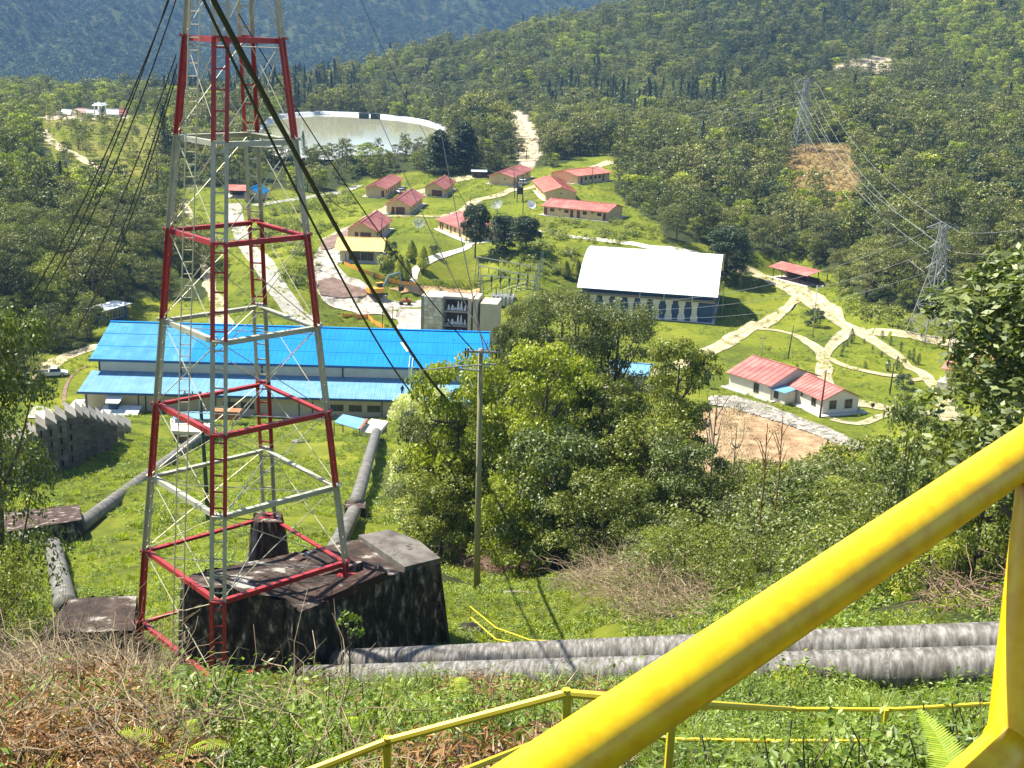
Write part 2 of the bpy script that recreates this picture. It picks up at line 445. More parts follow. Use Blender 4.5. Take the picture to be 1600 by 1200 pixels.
mt['bark_pale'] = PM('bark_pale', [(.3, (.14, .12, .09)), (.7, (.34, .30, .24))], 2, .9, bump=.5, bdist=.03, stretch=(3, 3, .6))

# ---------------------------------------------------------------- land cover, in survey columns/rows
CLEAR = [(262, 300), (300, 292), (440, 298), (520, 300), (565, 282), (640, 268), (700, 268), (725, 262), (770, 285), (800, 262), (860, 262), (900, 248), (955, 240), (965, 262), (960, 300), (985, 325), (1030, 350), (1040, 378),
         (1128, 385), (1130, 430), (1165, 400), (1235, 398), (1290, 425), (1325, 460), (1370, 485), (1440, 492), (1560, 500), (1700, 520), (1700, 720), (1000, 770), (640, 800), (600, 1010), (-200, 1010), (-200, 650), (60, 600), (66, 560), (140, 540), (150, 505), (215, 470), (322, 468), (330, 440), (318, 380), (290, 340)]
LAKE = [(404, 212), (418, 192), (440, 181), (500, 176), (560, 178), (600, 181), (650, 187), (690, 199), (700, 214), (694, 232), (650, 238), (560, 240), (480, 238), (420, 230)]
TAN = [(1225, 232), (1300, 222), (1326, 228), (1336, 262), (1352, 300), (1345, 330), (1235, 330), (1228, 280)]
SCAR = [(1288, 104), (1340, 96), (1368, 88), (1402, 90), (1398, 104), (1372, 116), (1345, 108)]
SCRUB = [(30, 190), (130, 178), (262, 180), (270, 205), (250, 260), (225, 300), (120, 290), (0, 290), (0, 262), (80, 240), (60, 210)]
FIELD = [(22, 270), (62, 268), (100, 276), (98, 288), (60, 292), (26, 288)]
CUT = [(776, 172), (806, 172), (838, 196), (845, 232), (838, 262), (815, 262), (812, 240), (795, 215)]
SOIL = [(1085, 640), (1150, 637), (1240, 655), (1300, 690), (1335, 705), (1300, 760), (1060, 760), (1070, 700)]
DIRT = [(505, 378), (545, 360), (560, 372), (530, 396), (530, 420), (560, 440), (590, 455), (640, 475), (665, 470), (665, 525), (620, 525), (618, 500), (560, 492), (505, 470), (492, 440), (490, 405)]
FARTOWN = [(20, 168), (60, 172), (200, 176), (205, 186), (130, 188), (30, 182)]

# the lake bed and the levelled house plots go into the terrain before it is built
lake_w = [pl(u, v, -45.0) for u, v in LAKE]
LAKE_Z = -45.7
_px, _py = [p[0] for p in lake_w], [p[1] for p in lake_w]
_lp = [(p[0], p[1]) for p in lake_w]
_cx, _cy = np.mean(_px), np.mean(_py)
_big = [((x - _cx) * 1.06 + _cx, (y - _cy) * 1.05 + _cy) for x, y in _lp]
_mid = [((x - _cx) * .97 + _cx, (y - _cy) * .97 + _cy) for x, y in _lp]
_in = inpoly(GX, GY, _big)
_out = [((x - _cx) * 1.12 + _cx, (y - _cy) * 1.09 + _cy) for x, y in _lp]
_mid = [((x - _cx) * 1.02 + _cx, (y - _cy) * 1.01 + _cy) for x, y in _lp]
ZG[inpoly(GX, GY, _out) & ~_in] = np.minimum(ZG[inpoly(GX, GY, _out) & ~_in], -45.2)
ZG[_in] = -45.0
ZG[inpoly(GX, GY, _mid)] = -51.0

HOUSES = []     # houses queued here by P0,P1,P2 so that their plots can be levelled first
def plot(P0, P1, P2, side='r', z=None, zoff=0.0):
    """corner pixels of a rectangular plan on the ground -> origin, angle, width, depth"""
    z = (cast(*P1)[2] if z is None else z) + zoff
    a, b, c = pl(*P0, z), pl(*P1, z), pl(*P2, z)
    W = math.dist(a[:2], b[:2])
    o = b if side == 'r' else a
    Dp = math.dist(o[:2], c[:2])
    if W >= Dp: ang = math.atan2(b[1] - a[1], b[0] - a[0])
    else: ang = math.atan2(c[1] - o[1], c[0] - o[0]) - math.pi / 2
    org = o - np.array([math.cos(ang), math.sin(ang), 0]) * W if side == 'r' else o
    cx = org + np.array([math.cos(ang), math.sin(ang), 0]) * W / 2 + np.array([-math.sin(ang), math.cos(ang), 0]) * Dp / 2
    return dict(o=org, ang=ang, W=W, D=Dp, z=z, c=cx)
def level_plot(p, extra=2.0):
    u = np.array([math.cos(p['ang']), math.sin(p['ang'])]); w = np.array([-u[1], u[0]])
    X = (GX - p['o'][0]) * u[0] + (GY - p['o'][1]) * u[1]; Y = (GX - p['o'][0]) * w[0] + (GY - p['o'][1]) * w[1]
    e = np.maximum(np.maximum(-X, X - p['W']), np.maximum(-Y, Y - p['D']))
    t = np.clip(1 - (e - extra) / 9.0, 0, 1); t = t * t * (3 - 2 * t)
    ZG[:] = ZG * (1 - t) + (p['z'] - .05) * t
PLOTS = {
    'A': plot((573, 307), (601, 309), (627, 292)), 'B': plot((604, 334), (639, 336), (660, 319)), 'C': plot((664, 308), (693, 308), (709, 296)),
    'D': plot((548, 373), (586, 377), (609, 358)), 'E': plot((685, 358), (733, 377), (760, 367)), 'F': plot((531, 409), (592, 411), (598, 396)),
    'G': plot((772, 292), (799, 290), (829, 277)), 'H': plot((834, 295), (852, 314), (886, 311)), 'I': plot((849, 336), (947, 346), (957, 337)),
    'J': plot((902, 288), (952, 282), (877, 282), 'l'),
    'K': plot((1232, 623), (1284, 648), (1335, 641), z=-60), 'L': plot((1154, 603), (1203, 626), (1275, 611), z=-60),
    'M': plot((1208, 433), (1262, 447), (1274, 441)), 'N': plot((135, 505), (159, 507), (199, 497)), 'O': plot((386, 315), (404, 317), (418, 310)), 'P': plot((356, 309), (382, 309), (386, 303)),
}
for p in PLOTS.values(): level_plot(p)

# ---------------------------------------------------------------- terrain sheet
PU, PV = proj(np.stack([GX.ravel(), GY.ravel(), ZG.ravel()], -1))
PU = PU.reshape(GX.shape); PV = PV.reshape(GX.shape)
rngd = np.hypot(GX, GY)
wob_u = PU + (vnoise(GX, GY, 9, 11) - .5) * 12; wob_v = PV + (vnoise(GX, GY, 9, 12) - .5) * 8
lawn = ((inpoly(wob_u, wob_v, CLEAR) & (rngd > 30)) | inpoly(wob_u, wob_v, FIELD)).astype(float)
lawn = np.where((rngd < 66) & (rngd > 36) & (wob_u < 1040), .8, lawn)
lawn = np.where((rngd >= 195) & (rngd < 480), lawn * np.clip(.45 + .65 * vnoise(GX, GY, 6, 63) + .45 * vnoise(GX, GY, 25, 64), 0, 1), lawn)
lawn = np.where(rngd < 195, lawn * np.clip(.25 + 1.1 * vnoise(GX, GY, 3.5, 61) * .6 + .5 * vnoise(GX, GY, 14, 62), 0, 1), lawn)
tan = np.where(inpoly(wob_u, wob_v, TAN), 1.0, 0) + np.where(inpoly(wob_u, wob_v, SCRUB), .45 * vnoise(GX, GY, 20, 8), 0)
lawn = np.where(inpoly(wob_u, wob_v, SCRUB), .85, lawn)
soil = (inpoly(wob_u, wob_v, SCAR) | inpoly(wob_u, wob_v, CUT) | inpoly(wob_u, wob_v, FARTOWN)).astype(float)
tan = np.where((rngd < 30) & (PU < 330), np.clip(.9 - vnoise(GX, GY, 2, 9), 0, 1), tan)
g = G()
NI, NJ = GX.shape
idx = np.arange(NI * NJ).reshape(NI, NJ)
g.raw(np.stack([GX.ravel(), GY.ravel(), ZG.ravel()], -1), np.stack([idx[:-1, :-1], idx[1:, :-1], idx[1:, 1:], idx[:-1, 1:]], -1).reshape(-1, 4))
m, nt, b = _nt('ground_cover')
at_ = nt.nodes.new('ShaderNodeAttribute'); at_.attribute_name = 'cover'
sep = nt.nodes.new('ShaderNodeSeparateColor'); nt.links.new(at_.outputs['Color'], sep.inputs[0])
n_a = _noise(nt, .06, 6, .65); n_b = _noise(nt, .9, 8, .7); n_c = _noise(nt, .015, 4, .6)
grass_c = _ramp(nt, _math(nt, 'ADD', _math(nt, 'MULTIPLY', n_a, .55), _math(nt, 'MULTIPLY', n_b, .45)), [(.36, (.066, .090, .010)), (.48, (.135, .165, .014)), (.60, (.215, .228, .022)), (.70, (.29, .255, .07))])
wood_c = _ramp(nt, n_b, [(.35, (.020, .030, .010)), (.65, (.060, .075, .022))])
tan_c = _ramp(nt, n_b, [(.36, (.09, .065, .028)), (.5, (.24, .175, .065)), (.64, (.38, .29, .12))])
soil_c = _ramp(nt, n_b, [(.35, (.28, .22, .15)), (.65, (.62, .53, .40))])
c1 = _mix(nt, sep.outputs['Red'], wood_c, grass_c)
c2 = _mix(nt, sep.outputs['Green'], c1, tan_c)
c3 = _mix(nt, sep.outputs['Blue'], c2, soil_c)
nt.links.new(c3, b.inputs['Base Color']); b.inputs['Roughness'].default_value = .95; b.inputs['Specular IOR Level'].default_value = .1
_bump(nt, b, _math(nt, 'ADD', n_b, _noise(nt, 6, 4, .7)), .6, .35)
ter = g.obj('terrain', m, smooth=True)
tag(ter, kind='structure')
ca = ter.data.color_attributes.new('cover', 'FLOAT_COLOR', 'POINT')
cc = np.stack([lawn.ravel(), np.clip(tan, 0, 1).ravel(), soil.ravel(), np.ones(lawn.size)], -1)
ca.data.foreach_set('color', cc.astype(np.float32).ravel())

def resample(pts, step):
    P = [np.asarray(p, float) for p in pts]
    # Catmull-Rom through the points
    out = []
    Q = [P[0]] + P + [P[-1]]
    for i in range(1, len(Q) - 2):
        p0, p1, p2, p3 = Q[i - 1], Q[i], Q[i + 1], Q[i + 2]
        n = max(2, int(np.linalg.norm(p2 - p1) / step))
        for k in range(n):
            t = k / n
            out.append(.5 * ((2 * p1) + (-p0 + p2) * t + (2 * p0 - 5 * p1 + 4 * p2 - p3) * t * t + (-p0 + 3 * p1 - 3 * p2 + p3) * t ** 3))
    out.append(P[-1])
    return np.array(out)
def ribbon(name, pix, width, mat_, lift=.10, step=1.5, nacross=10, rag=.25, dmin=100, kind='structure'):
    pts = [cast(u, v, dmin)[:2] for u, v in pix]
    P = resample(pts, step)
    if mat_ is mt['dirt_road']: width = [w_ * .74 for w_ in width] if isinstance(width, (list, tuple)) else width * .74
    T = np.gradient(P, axis=0); T /= np.linalg.norm(T, axis=1, keepdims=True) + 1e-9
    Nn = np.stack([-T[:, 1], T[:, 0]], -1)
    W = (np.interp(np.linspace(0, 1, len(P)), np.linspace(0, 1, len(width)), width) if isinstance(width, (list, tuple)) else np.full(len(P), width))
    rg = np.random.default_rng(len(P))
    sm_ = lambda: np.convolve(rg.normal(size=len(P) + 8), np.ones(5) / 5 ** .5, 'same')[4:-4] * rag
    Wl = W / 2 + sm_(); Wr = W / 2 + sm_()
    s = np.linspace(0, 1, nacross + 1)
    off = -Wl[:, None] * (1 - s) + Wr[:, None] * s
    XY = P[:, None] + Nn[:, None] * off[..., None]
    Z = np.maximum(H(XY[..., 0], XY[..., 1]), H(XY[..., 0] + .4, XY[..., 1] - .8)) + lift * .5 + .03
    V = np.concatenate([XY, Z[..., None]], -1).reshape(-1, 3)
    k = nacross + 1
    i = np.arange(len(P) - 1)[:, None] * k; j = np.arange(nacross)[None]
    q = np.stack([i + j, i + k + j, i + k + j + 1, i + j + 1], -1).reshape(-1, 4)
    o = G().raw(V, q[:, ::-1]).obj(name, mat_, smooth=True)
    ca_ = o.data.color_attributes.new('across', 'FLOAT_COLOR', 'POINT'); sc_ = np.tile(np.abs(s - .5) * 2, len(P))
    ca_.data.foreach_set('color', np.stack([sc_, sc_, sc_, np.ones(len(sc_))], -1).astype(np.float32).ravel())
    return tag(o, kind=kind)
def drape(name, pix, mat_, lift=.08, dmin=100, kind='structure', cell=2.5, wobble=.6):
    pts = [cast(u, v, dmin)[:2] for u, v in pix]
    P = resample(pts + [pts[0]], 3)[:-1]
    rg = np.random.default_rng(len(P)); P = P + rg.normal(size=P.shape) * wobble * .3
    import bmesh
    bm = bmesh.new()
    fv = [bm.verts.new((x, y, 0)) for x, y in P]
    fc = bm.faces.new(fv)
    xs, ys = P[:, 0], P[:, 1]
    n = max(2, int(max(xs.max() - xs.min(), ys.max() - ys.min()) / cell)); n = min(n, 60)
    for k in range(1, n):
        x = xs.min() + (xs.max() - xs.min()) * k / n
        bmesh.ops.bisect_plane(bm, geom=bm.verts[:] + bm.edges[:] + bm.faces[:], plane_co=(x, 0, 0), plane_no=(1, 0, 0))
        y = ys.min() + (ys.max() - ys.min()) * k / n
        bmesh.ops.bisect_plane(bm, geom=bm.verts[:] + bm.edges[:] + bm.faces[:], plane_co=(0, y, 0), plane_no=(0, 1, 0))
    for v_ in bm.verts: v_.co.z = ground(v_.co.x, v_.co.y) + lift
    bmesh.ops.recalc_face_normals(bm, faces=bm.faces)
    me = bpy.data.meshes.new(name); bm.to_mesh(me); bm.free(); me.materials.append(mat_)
    if len(me.polygons) and me.polygons[0].normal.z < 0: me.flip_normals()
    return tag(link(name, me), kind=kind)

mt['dirt_road'] = PM('dirt_road', [(.35, (.28, .22, .12)), (.5, (.43, .36, .22)), (.65, (.54, .46, .31))], .35, .95, bump=.4, bdist=.05, detail=8, spots=((.20, .22, .05), .5, .63))
_nt_ = mt['dirt_road'].node_tree; _b = _nt_.nodes['Principled BSDF']
_src = _b.inputs['Base Color'].links[0].from_socket
_at = _nt_.nodes.new('ShaderNodeAttribute'); _at.attribute_name = 'across'
_w = _math(_nt_, 'ADD', _at.outputs['Fac'], _math(_nt_, 'MULTIPLY', _math(_nt_, 'SUBTRACT', _noise(_nt_, .8, 4), .5), .35))
_k = _ramp(_nt_, _w, [(.12, (1, 1, 1)), (.30, (0, 0, 0)), (.78, (0, 0, 0)), (.97, (1, 1, 1))])
_k2 = _math(_nt_, 'MULTIPLY', _k, .62)
_nt_.links.new(_mix(_nt_, _k2, _src, (.26, .23, .11)), _b.inputs['Base Color'])
mt['gravel'] = PM('gravel_road', [(.38, (.19, .165, .13)), (.5, (.38, .34, .28)), (.62, (.54, .50, .42))], .6, .95, bump=.8, bdist=.15, detail=10)
mt['concrete_road'] = PM('concrete_road', [(.35, (.25, .24, .20)), (.65, (.37, .35, .30))], .4, .9, bump=.3)
mt['footpath'] = PM('footpath_concrete', [(.35, (.50, .46, .38)), (.65, (.66, .62, .53))], .5, .9)
mt['mud'] = PM('dark_mud', [(.35, (.13, .08, .06)), (.65, (.26, .18, .14))], .5, .95, bump=1, bdist=.3, detail=8)
mt['orange_soil'] = PM('orange_soil', [(.35, (.42, .24, .10)), (.65, (.66, .42, .20))], .4, .95, bump=.5)
mt['soil'] = PM('bare_soil', [(.32, (.17, .105, .05)), (.5, (.30, .195, .10)), (.66, (.40, .30, .17))], .45, .95, bump=.5, bdist=.12, detail=9, spots=((.22, .20, .06), .35, .64))

ribbon('concrete_road', [(364, 318), (368, 340), (378, 370), (398, 400), (430, 445), (480, 502), (520, 540)], [5, 4, 4, 4.4, 5.2], mt['concrete_road'], .14, rag=.02)
ribbon('dirt_path', [(283, 314), (303, 345), (316, 400), (330, 450), (342, 480), (350, 520)], [3, 3, 3.5, 6], mt['dirt_road'], .12)
ribbon('valley_road', [(400, 322), (430, 316), (470, 310), (520, 303), (560, 290)], 4, mt['concrete_road'], .14, rag=.05)
ribbon('village_road', [(745, 276), (700, 284), (655, 300), (628, 316), (590, 335), (552, 357), (515, 376)], [6, 6, 7, 8, 8], mt['dirt_road'], .12)
drape('gravel_yard', DIRT, mt['gravel'], .16)
ribbon('village_path', [(560, 358), (600, 340), (640, 338), (690, 338), (720, 330), (745, 314), (780, 305), (815, 296), (850, 286), (872, 281)], [4, 3, 3, 4, 5, 4, 3.5], mt['dirt_road'], .2)
ribbon('upper_path', [(862, 284), (890, 276), (925, 264), (955, 252)], 5, mt['dirt_road'], .16)
ribbon('gym_path', [(835, 365), (880, 368), (930, 374), (985, 381), (1030, 388), (1100, 400)], [2.6, 3, 3], mt['footpath'], .16)
ribbon('garden_footpath', [(684, 359), (708, 370), (733, 383), (706, 395), (668, 409), (649, 423), (645, 445)], 1.8, mt['footpath'], .2, rag=.03)
ribbon('house_footpath', [(733, 382), (770, 377), (800, 372)], 1.4, mt['footpath'], .2, rag=.03)
ribbon('main_dirt_road', [(1140, 418), (1180, 428), (1222, 442), (1262, 465), (1295, 490), (1325, 512), (1370, 520), (1425, 526), (1480, 538), (1560, 560)], [6, 8, 6.5, 5, 4.2, 4], mt['dirt_road'], .16)
ribbon('gym_road', [(1252, 462), (1225, 485), (1195, 505), (1140, 533), (1080, 562), (1020, 585), (960, 600)], [5, 5, 4.5], mt['dirt_road'], .16)
ribbon('loop_road', [(1185, 514), (1215, 517), (1250, 528), (1280, 549), (1288, 575), (1292, 610), (1310, 640)], [3, 3.2, 3.2, 5, 4], mt['dirt_road'], .20)
ribbon('fork_road', [(1335, 512), (1312, 530), (1294, 548), (1285, 566), (1284, 595)], [4.5, 3.5, 3.5], mt['dirt_road'], .24)
ribbon('curved_road', [(1296, 560), (1320, 572), (1355, 581), (1395, 588), (1440, 592)], [2.8, 2.4, 2.4], mt['dirt_road'], .28)
ribbon('diagonal_road', [(1336, 514), (1370, 536), (1405, 560), (1440, 584), (1462, 606), (1478, 632), (1490, 660)], [5, 4, 4, 6], mt['dirt_road'], .16)
ribbon('lower_dirt_road', [(1325, 628), (1365, 634), (1400, 642), (1450, 646), (1510, 652)], [7, 4.5, 5], mt['dirt_road'], .2)
ribbon('grass_track', [(1300, 655), (1340, 662), (1375, 652), (1400, 645)], 2.5, mt['dirt_road'], .14)
ribbon('left_dirt_road', [(168, 536), (130, 549), (95, 562), (66, 578), (30, 600)], [4, 5, 5], mt['dirt_road'], .12)
ribbon('far_left_track', [(62, 202), (75, 215), (95, 232), (120, 244), (150, 260), (175, 278), (200, 296)], [5, 6, 5, 5], mt['dirt_road'], .3, rag=.5)
ribbon('quarry_road', [(790, 176), (800, 190), (812, 212), (822, 232), (824, 252)], [10, 10, 8], mt['dirt_road'], .3, rag=.8)
drape('soil_patch', SOIL, mt['soil'], .10)
drape('mud_patch', [(500, 378), (540, 362), (556, 366), (530, 384), (505, 392)], mt['mud'], .3)
drape('mud_heap', [(496, 440), (520, 436), (545, 446), (575, 458), (560, 466), (520, 466), (500, 462)], mt['mud'], .35)
drape('orange_soil_bank', [(606, 452), (640, 444), (700, 452), (745, 452), (745, 460), (690, 462), (640, 458)], mt['orange_soil'], .2)
ribbon('drain_channel', [(141, 572), (120, 580), (106, 597), (101, 615), (100, 636)], .55, mt['mud'], .12, rag=.02)
ribbon('terrace_strip', [(60, 655), (120, 637), (136, 628)], 2.5, mt['footpath'], .2, rag=.05)

# ---------------------------------------------------------------- lake with its pale liner
mt['liner'] = PM('pale_liner', [(.35, (.40, .42, .44)), (.65, (.62, .64, .66))], .3, .6)
m, nt, b = _nt('lake_water')
b.inputs['Base Color'].default_value = (.34, .34, .24, 1); b.inputs['Roughness'].default_value = .06; b.inputs['IOR'].default_value = 1.33
_bump(nt, b, _noise(nt, .5, 4, .6, stretch=(1, .3, 1)), .03, .3)
mt['water'] = m
rim = resample([(x, y) for x, y in _lp] + [_lp[0]], 12)[:-1]
inner = np.stack([(rim[:, 0] - _cx) * .93 + _cx, (rim[:, 1] - _cy) * .93 + _cy], -1)
outer = np.stack([(rim[:, 0] - _cx) * 1.10 + _cx, (rim[:, 1] - _cy) * 1.06 + _cy], -1)
n = len(rim)
lk = empty('reservoir_lining', (_cx, _cy, -44), 'curved white lining round the pale reservoir beyond the village', 'reservoir lining')
g = G()
V = np.concatenate([np.c_[inner, np.full(n, -48.5)], np.c_[rim, np.full(n, -44.5)]]) - [_cx, _cy, -44]
i = np.arange(n); j = (i + 1) % n
g.raw(V, np.stack([i, j, n + j, n + i], -1)); g.obj('inner_slope', mt['liner'], lk)
g = G()
V = np.concatenate([np.c_[rim, np.full(n, -44.5)], np.c_[rim * .6 + outer * .4, np.full(n, -44.4)], np.c_[outer, np.full(n, -46.6)]]) - [_cx, _cy, -44]
g.raw(V, np.concatenate([np.stack([i, j, n + j, n + i], -1), np.stack([n + i, n + j, 2 * n + j, 2 * n + i], -1)]))
g.obj('rim', PM('grey_rim', [(.35, (.30, .32, .34)), (.65, (.48, .50, .52))], .3, .8), lk)
g = G(); w2 = np.stack([(rim[:, 0] - _cx) * .972 + _cx, (rim[:, 1] - _cy) * .972 + _cy], -1)
g.raw(np.c_[w2, np.full(n, LAKE_Z)], [tuple(range(n))[::-1]])
wo = g.obj('reservoir_water', mt['water']); tag(wo, kind='structure')
if wo.data.polygons[0].normal.z < 0: wo.data.flip_normals()

# ---------------------------------------------------------------- building materials
mt['cream'] = PM('cream_wall', [(.3, (.46, .39, .26)), (.7, (.56, .48, .34))], .6, .85)
mt['yellow_wall'] = PM('yellow_wall', [(.3, (.62, .44, .20)), (.7, (.74, .55, .28))], .6, .85)
mt['white_wall'] = PM('white_wall', [(.3, (.62, .56, .44)), (.7, (.72, .67, .55))], .6, .85)
mt['red_roof'] = PM('red_roof', [(.3, (.27, .075, .060)), (.5, (.38, .130, .105)), (.72, (.48, .23, .19))], .35, .5, island=.12, detail=6)
mt['red_roof2'] = PM('red_roof_worn', [(.3, (.32, .07, .05)), (.5, (.42, .12, .09)), (.72, (.52, .24, .18))], .35, .5, island=.12, detail=6)
mt['salmon_roof'] = PM('salmon_roof', [(.3, (.36, .10, .065)), (.5, (.47, .16, .11)), (.72, (.55, .27, .20))], .5, .6, island=.12)
mt['yellow_roof'] = PM('yellow_roof', [(.3, (.62, .42, .10)), (.7, (.76, .56, .20))], .8, .6, island=.1)
mt['blue_roof'] = PM('blue_roof', [(.3, (.000, .17, .46)), (.7, (.003, .22, .54))], .2, .6, island=.10, metal=.0, spec=.15, spots=((.004, .14, .36), .35, .64))
mt['blue_roof_pale'] = PM('blue_roof_pale', [(.3, (.03, .20, .37)), (.6, (.06, .26, .43)), (.75, (.12, .31, .46))], .5, .6, island=.14, spec=.2)
mt['annex_roof'] = PM('annex_blue_roof', [(.3, (.11, .27, .43)), (.7, (.18, .36, .52))], .5, .42, island=.12, spots=((.10, .26, .42), .4, .64))
mt['blue_trim'] = PM('dark_blue_trim', (.015, .08, .20), 2, .5)
mt['blue_panel'] = PM('blue_panel', [(.3, (.012, .045, .11)), (.7, (.02, .07, .16))], .5, .5, island=.2)
mt['glass'] = PM('window_glass', [(.3, (.010, .013, .014)), (.7, (.03, .035, .035))], .5, .15, spec=.6)
mt['frame'] = PM('window_frame', (.16, .11, .08), 2, .6)
mt['door'] = PM('brown_door', (.13, .045, .03), 2, .6)
mt['slab'] = PM('plinth_concrete', [(.3, (.45, .43, .38)), (.7, (.60, .58, .52))], .8, .9)
mt['white_metal'] = PM('white_metal', (.80, .80, .80), .5, .4)
mt['white_roof'] = PM('white_roof', [(.3, (.80, .81, .82)), (.7, (.86, .87, .88))], .3, .4, island=.03)
mt['zinc'] = PM('zinc_sheet', [(.3, (.50, .53, .56)), (.7, (.68, .70, .72))], 1.5, .35, island=.15)
mt['black'] = PM('black_metal', (.02, .02, .022), 2, .5)
mt['dark_wood'] = PM('dark_wood', (.05, .035, .025), 2, .8)
mt['stone_pale'] = PM('pale_stone', [(.3, (.44, .36, .26)), (.5, (.64, .55, .42)), (.7, (.74, .67, .55))], .8, .9, island=.45, bump=.6, detail=8)
mt['tyre'] = PM('tyre', (.02, .02, .02), 5, .9)

def opening(face, W, D, t, w, h, z, kind, parent, pane=None, frame=None):
    """window or door set on a wall face; the frame stands proud, the pane sits back inside it"""
    g = G(); fr = .07 if kind == 'window' else .06
    # local: x along the wall, y outwards negative
    for x0, x1, z0, z1 in ((-w / 2, -w / 2 + fr, 0, h), (w / 2 - fr, w / 2, 0, h), (-w / 2 + fr, w / 2 - fr, h - fr, h)) + (((-w / 2 + fr, w / 2 - fr, 0, fr), (-fr / 2, fr / 2, fr, h - fr)) if kind == 'window' and w > .9 else ()):
        g.box(x0, x1, -.06, -.002, z0, z1)
    o = g.obj(kind, frame or mt['frame'], parent)
    p = G().box(-w / 2 + fr, w / 2 - fr, -.022, -.003, fr if kind == 'window' else 0.01, h - fr).obj('pane' if kind == 'window' else 'door_leaf', pane or (mt['glass'] if kind == 'window' else mt['door']), o)
    if face == 'f': o.location = (t * W, 0, z)
    elif face == 'r': o.location = (W, t * D, z); o.rotation_euler = (0, 0, math.pi / 2)
    elif face == 'l': o.location = (0, t * D, z); o.rotation_euler = (0, 0, -math.pi / 2)
    return o
def house(label, p, wh=2.6, rise=1.3, ridge='x', wall=None, roof=None, over=.7, ops=(), cat='house', group=None, slab=1.0, name='house', panels=0, roofname='roof'):
    W, D = p['W'], p['D']
    root = empty(name, (*p['o'][:2], p['z']), label, cat, group, p['ang'])
    wall = wall or mt['yellow_wall']; roof = roof or mt['red_roof']
    if slab:
        s = slab
        G().box(-s, W + s, -s, D + s, -1.6, .12).obj('plinth', mt['slab'], root)
    g = G()
    t = .18
    if ridge == 'x':
        prof = [(0, 0), (D, 0), (D, wh), (D / 2, wh + rise), (0, wh)]
        mk = lambda x: [(x, a, b_) for a, b_ in prof]
    else:
        prof = [(0, 0), (W, 0), (W, wh), (W / 2, wh + rise), (0, wh)]
        mk = lambda y: [(a, y, b_) for a, b_ in prof]
    L = W if ridge == 'x' else D
    a, b_ = mk(0.0), mk(L)
    a = [(x, y, z + .125) for x, y, z in a]; b_ = [(x, y, z + .125) for x, y, z in b_]
    n = 5
    g.raw(a + b_, [(0, 1, 2, 3, 4), (9, 8, 7, 6, 5)] + [(i, (i + 1) % n, n + (i + 1) % n, n + i) for i in range(n)])
    wo_ = g.obj('wall', wall, root)
    # roof: two slopes as slabs with the real overhang
    half = (D if ridge == 'x' else W) / 2
    sl_ = rise / half; th = .10
    z0 = wh + .135
    nn = panels if panels else 1
    for side in (0, 1):
        for k in range(nn):
            l0 = -over + (L + 2 * over) * k / nn; l1 = -over + (L + 2 * over) * (k + 1) / nn - (.03 if panels else 0)
            e0, e1 = -over, half
            lo_z = z0 - over * sl_; hi_z = z0 + rise
            def P(l, e, z):
                e = e if side == 0 else 2 * half - e
                return (l, e, z) if ridge == 'x' else (e, l, z)
            g = G()
            v = [P(l0, e0, lo_z), P(l1, e0, lo_z), P(l1, e1, hi_z), P(l0, e1, hi_z), P(l0, e0, lo_z + th), P(l1, e0, lo_z + th), P(l1, e1, hi_z + th), P(l0, e1, hi_z + th)]
            g.raw(v, [(0, 3, 2, 1), (4, 5, 6, 7), (0, 1, 5, 4), (1, 2, 6, 5), (2, 3, 7, 6), (3, 0, 4, 7)])
            if panels:
                v = [P(l1 - .10, e0, lo_z + th), P(l1 + .02, e0, lo_z + th), P(l1 + .02, e1, hi_z + th), P(l1 - .10, e1, hi_z + th)]
                v2 = [(x, y, z + .07) for x, y, z in v]
                g.hexa(v, v2)
            else:
                nr = int((l1 - l0) / 1.1)
                for q in range(1, nr):
                    lq = l0 + (l1 - l0) * q / nr
                    v = [P(lq - .04, e0, lo_z + th), P(lq + .04, e0, lo_z + th), P(lq + .04, e1 - .05, hi_z + th), P(lq - .04, e1 - .05, hi_z + th)]
                    g.hexa(v, [(x, y, z + .05) for x, y, z in v])
            g.obj('roof_panel' if panels else 'roof_slope', roof, root)
    g = G()
    if ridge == 'x': g.box(-over, L + over, half - .15, half + .15, z0 + rise + th + .03, z0 + rise + th + .10)
    else: g.box(half - .15, half + .15, -over, L + over, z0 + rise + th + .03, z0 + rise + th + .10)
    g.obj('ridge_cap', roof, root)
    for o in ops:
        opening(o[0], W, D, *o[1:], root)
    return root
def win(face, t, w=1.2, h=1.0, z=1.0): return (face, t, w, h, z + .12, 'window')
def dr(face, t, w=.9, h=2.0): return (face, t, w, h, .13, 'door')
VG = 'red-roofed houses of the village'
house('red-roofed yellow house farthest back left, beside the reservoir woods', PLOTS['A'], 2.7, 1.0, 'y', ops=[dr('f', .9)] + [win('r', t, .9, 1.4, .6) for t in (.1, .22, .34, .46, .6, .74, .88)], group=VG)
house('red-roofed yellow house with open gable porch, upper middle of the left row', PLOTS['B'], 2.6, 1.7, 'y', ops=[dr('f', .30), (('f', .62, 2.6, 2.0, .13, 'door'))] + [win('r', t, .8, 1.2, .7) for t in (.2, .4, .6, .8)], group=VG)
house('red-roofed yellow house on the green below the tall dark conifers', PLOTS['C'], 2.6, 1.6, 'y', ops=[dr('f', .45), ('f', .72, 2.4, 1.9, .13, 'door')] + [win('r', t, .8, 1.1, .8) for t in (.25, .5, .75)], group=VG)
house('red-roofed yellow house directly above the yellow-roofed building', PLOTS['D'], 2.6, 2.0, 'y', ops=[dr('f', .32), ('f', .66, 2.8, 2.0, .13, 'door')] + [win('r', t, .9, 1.2, .7) for t in (.15, .35, .55, .75)], group=VG)
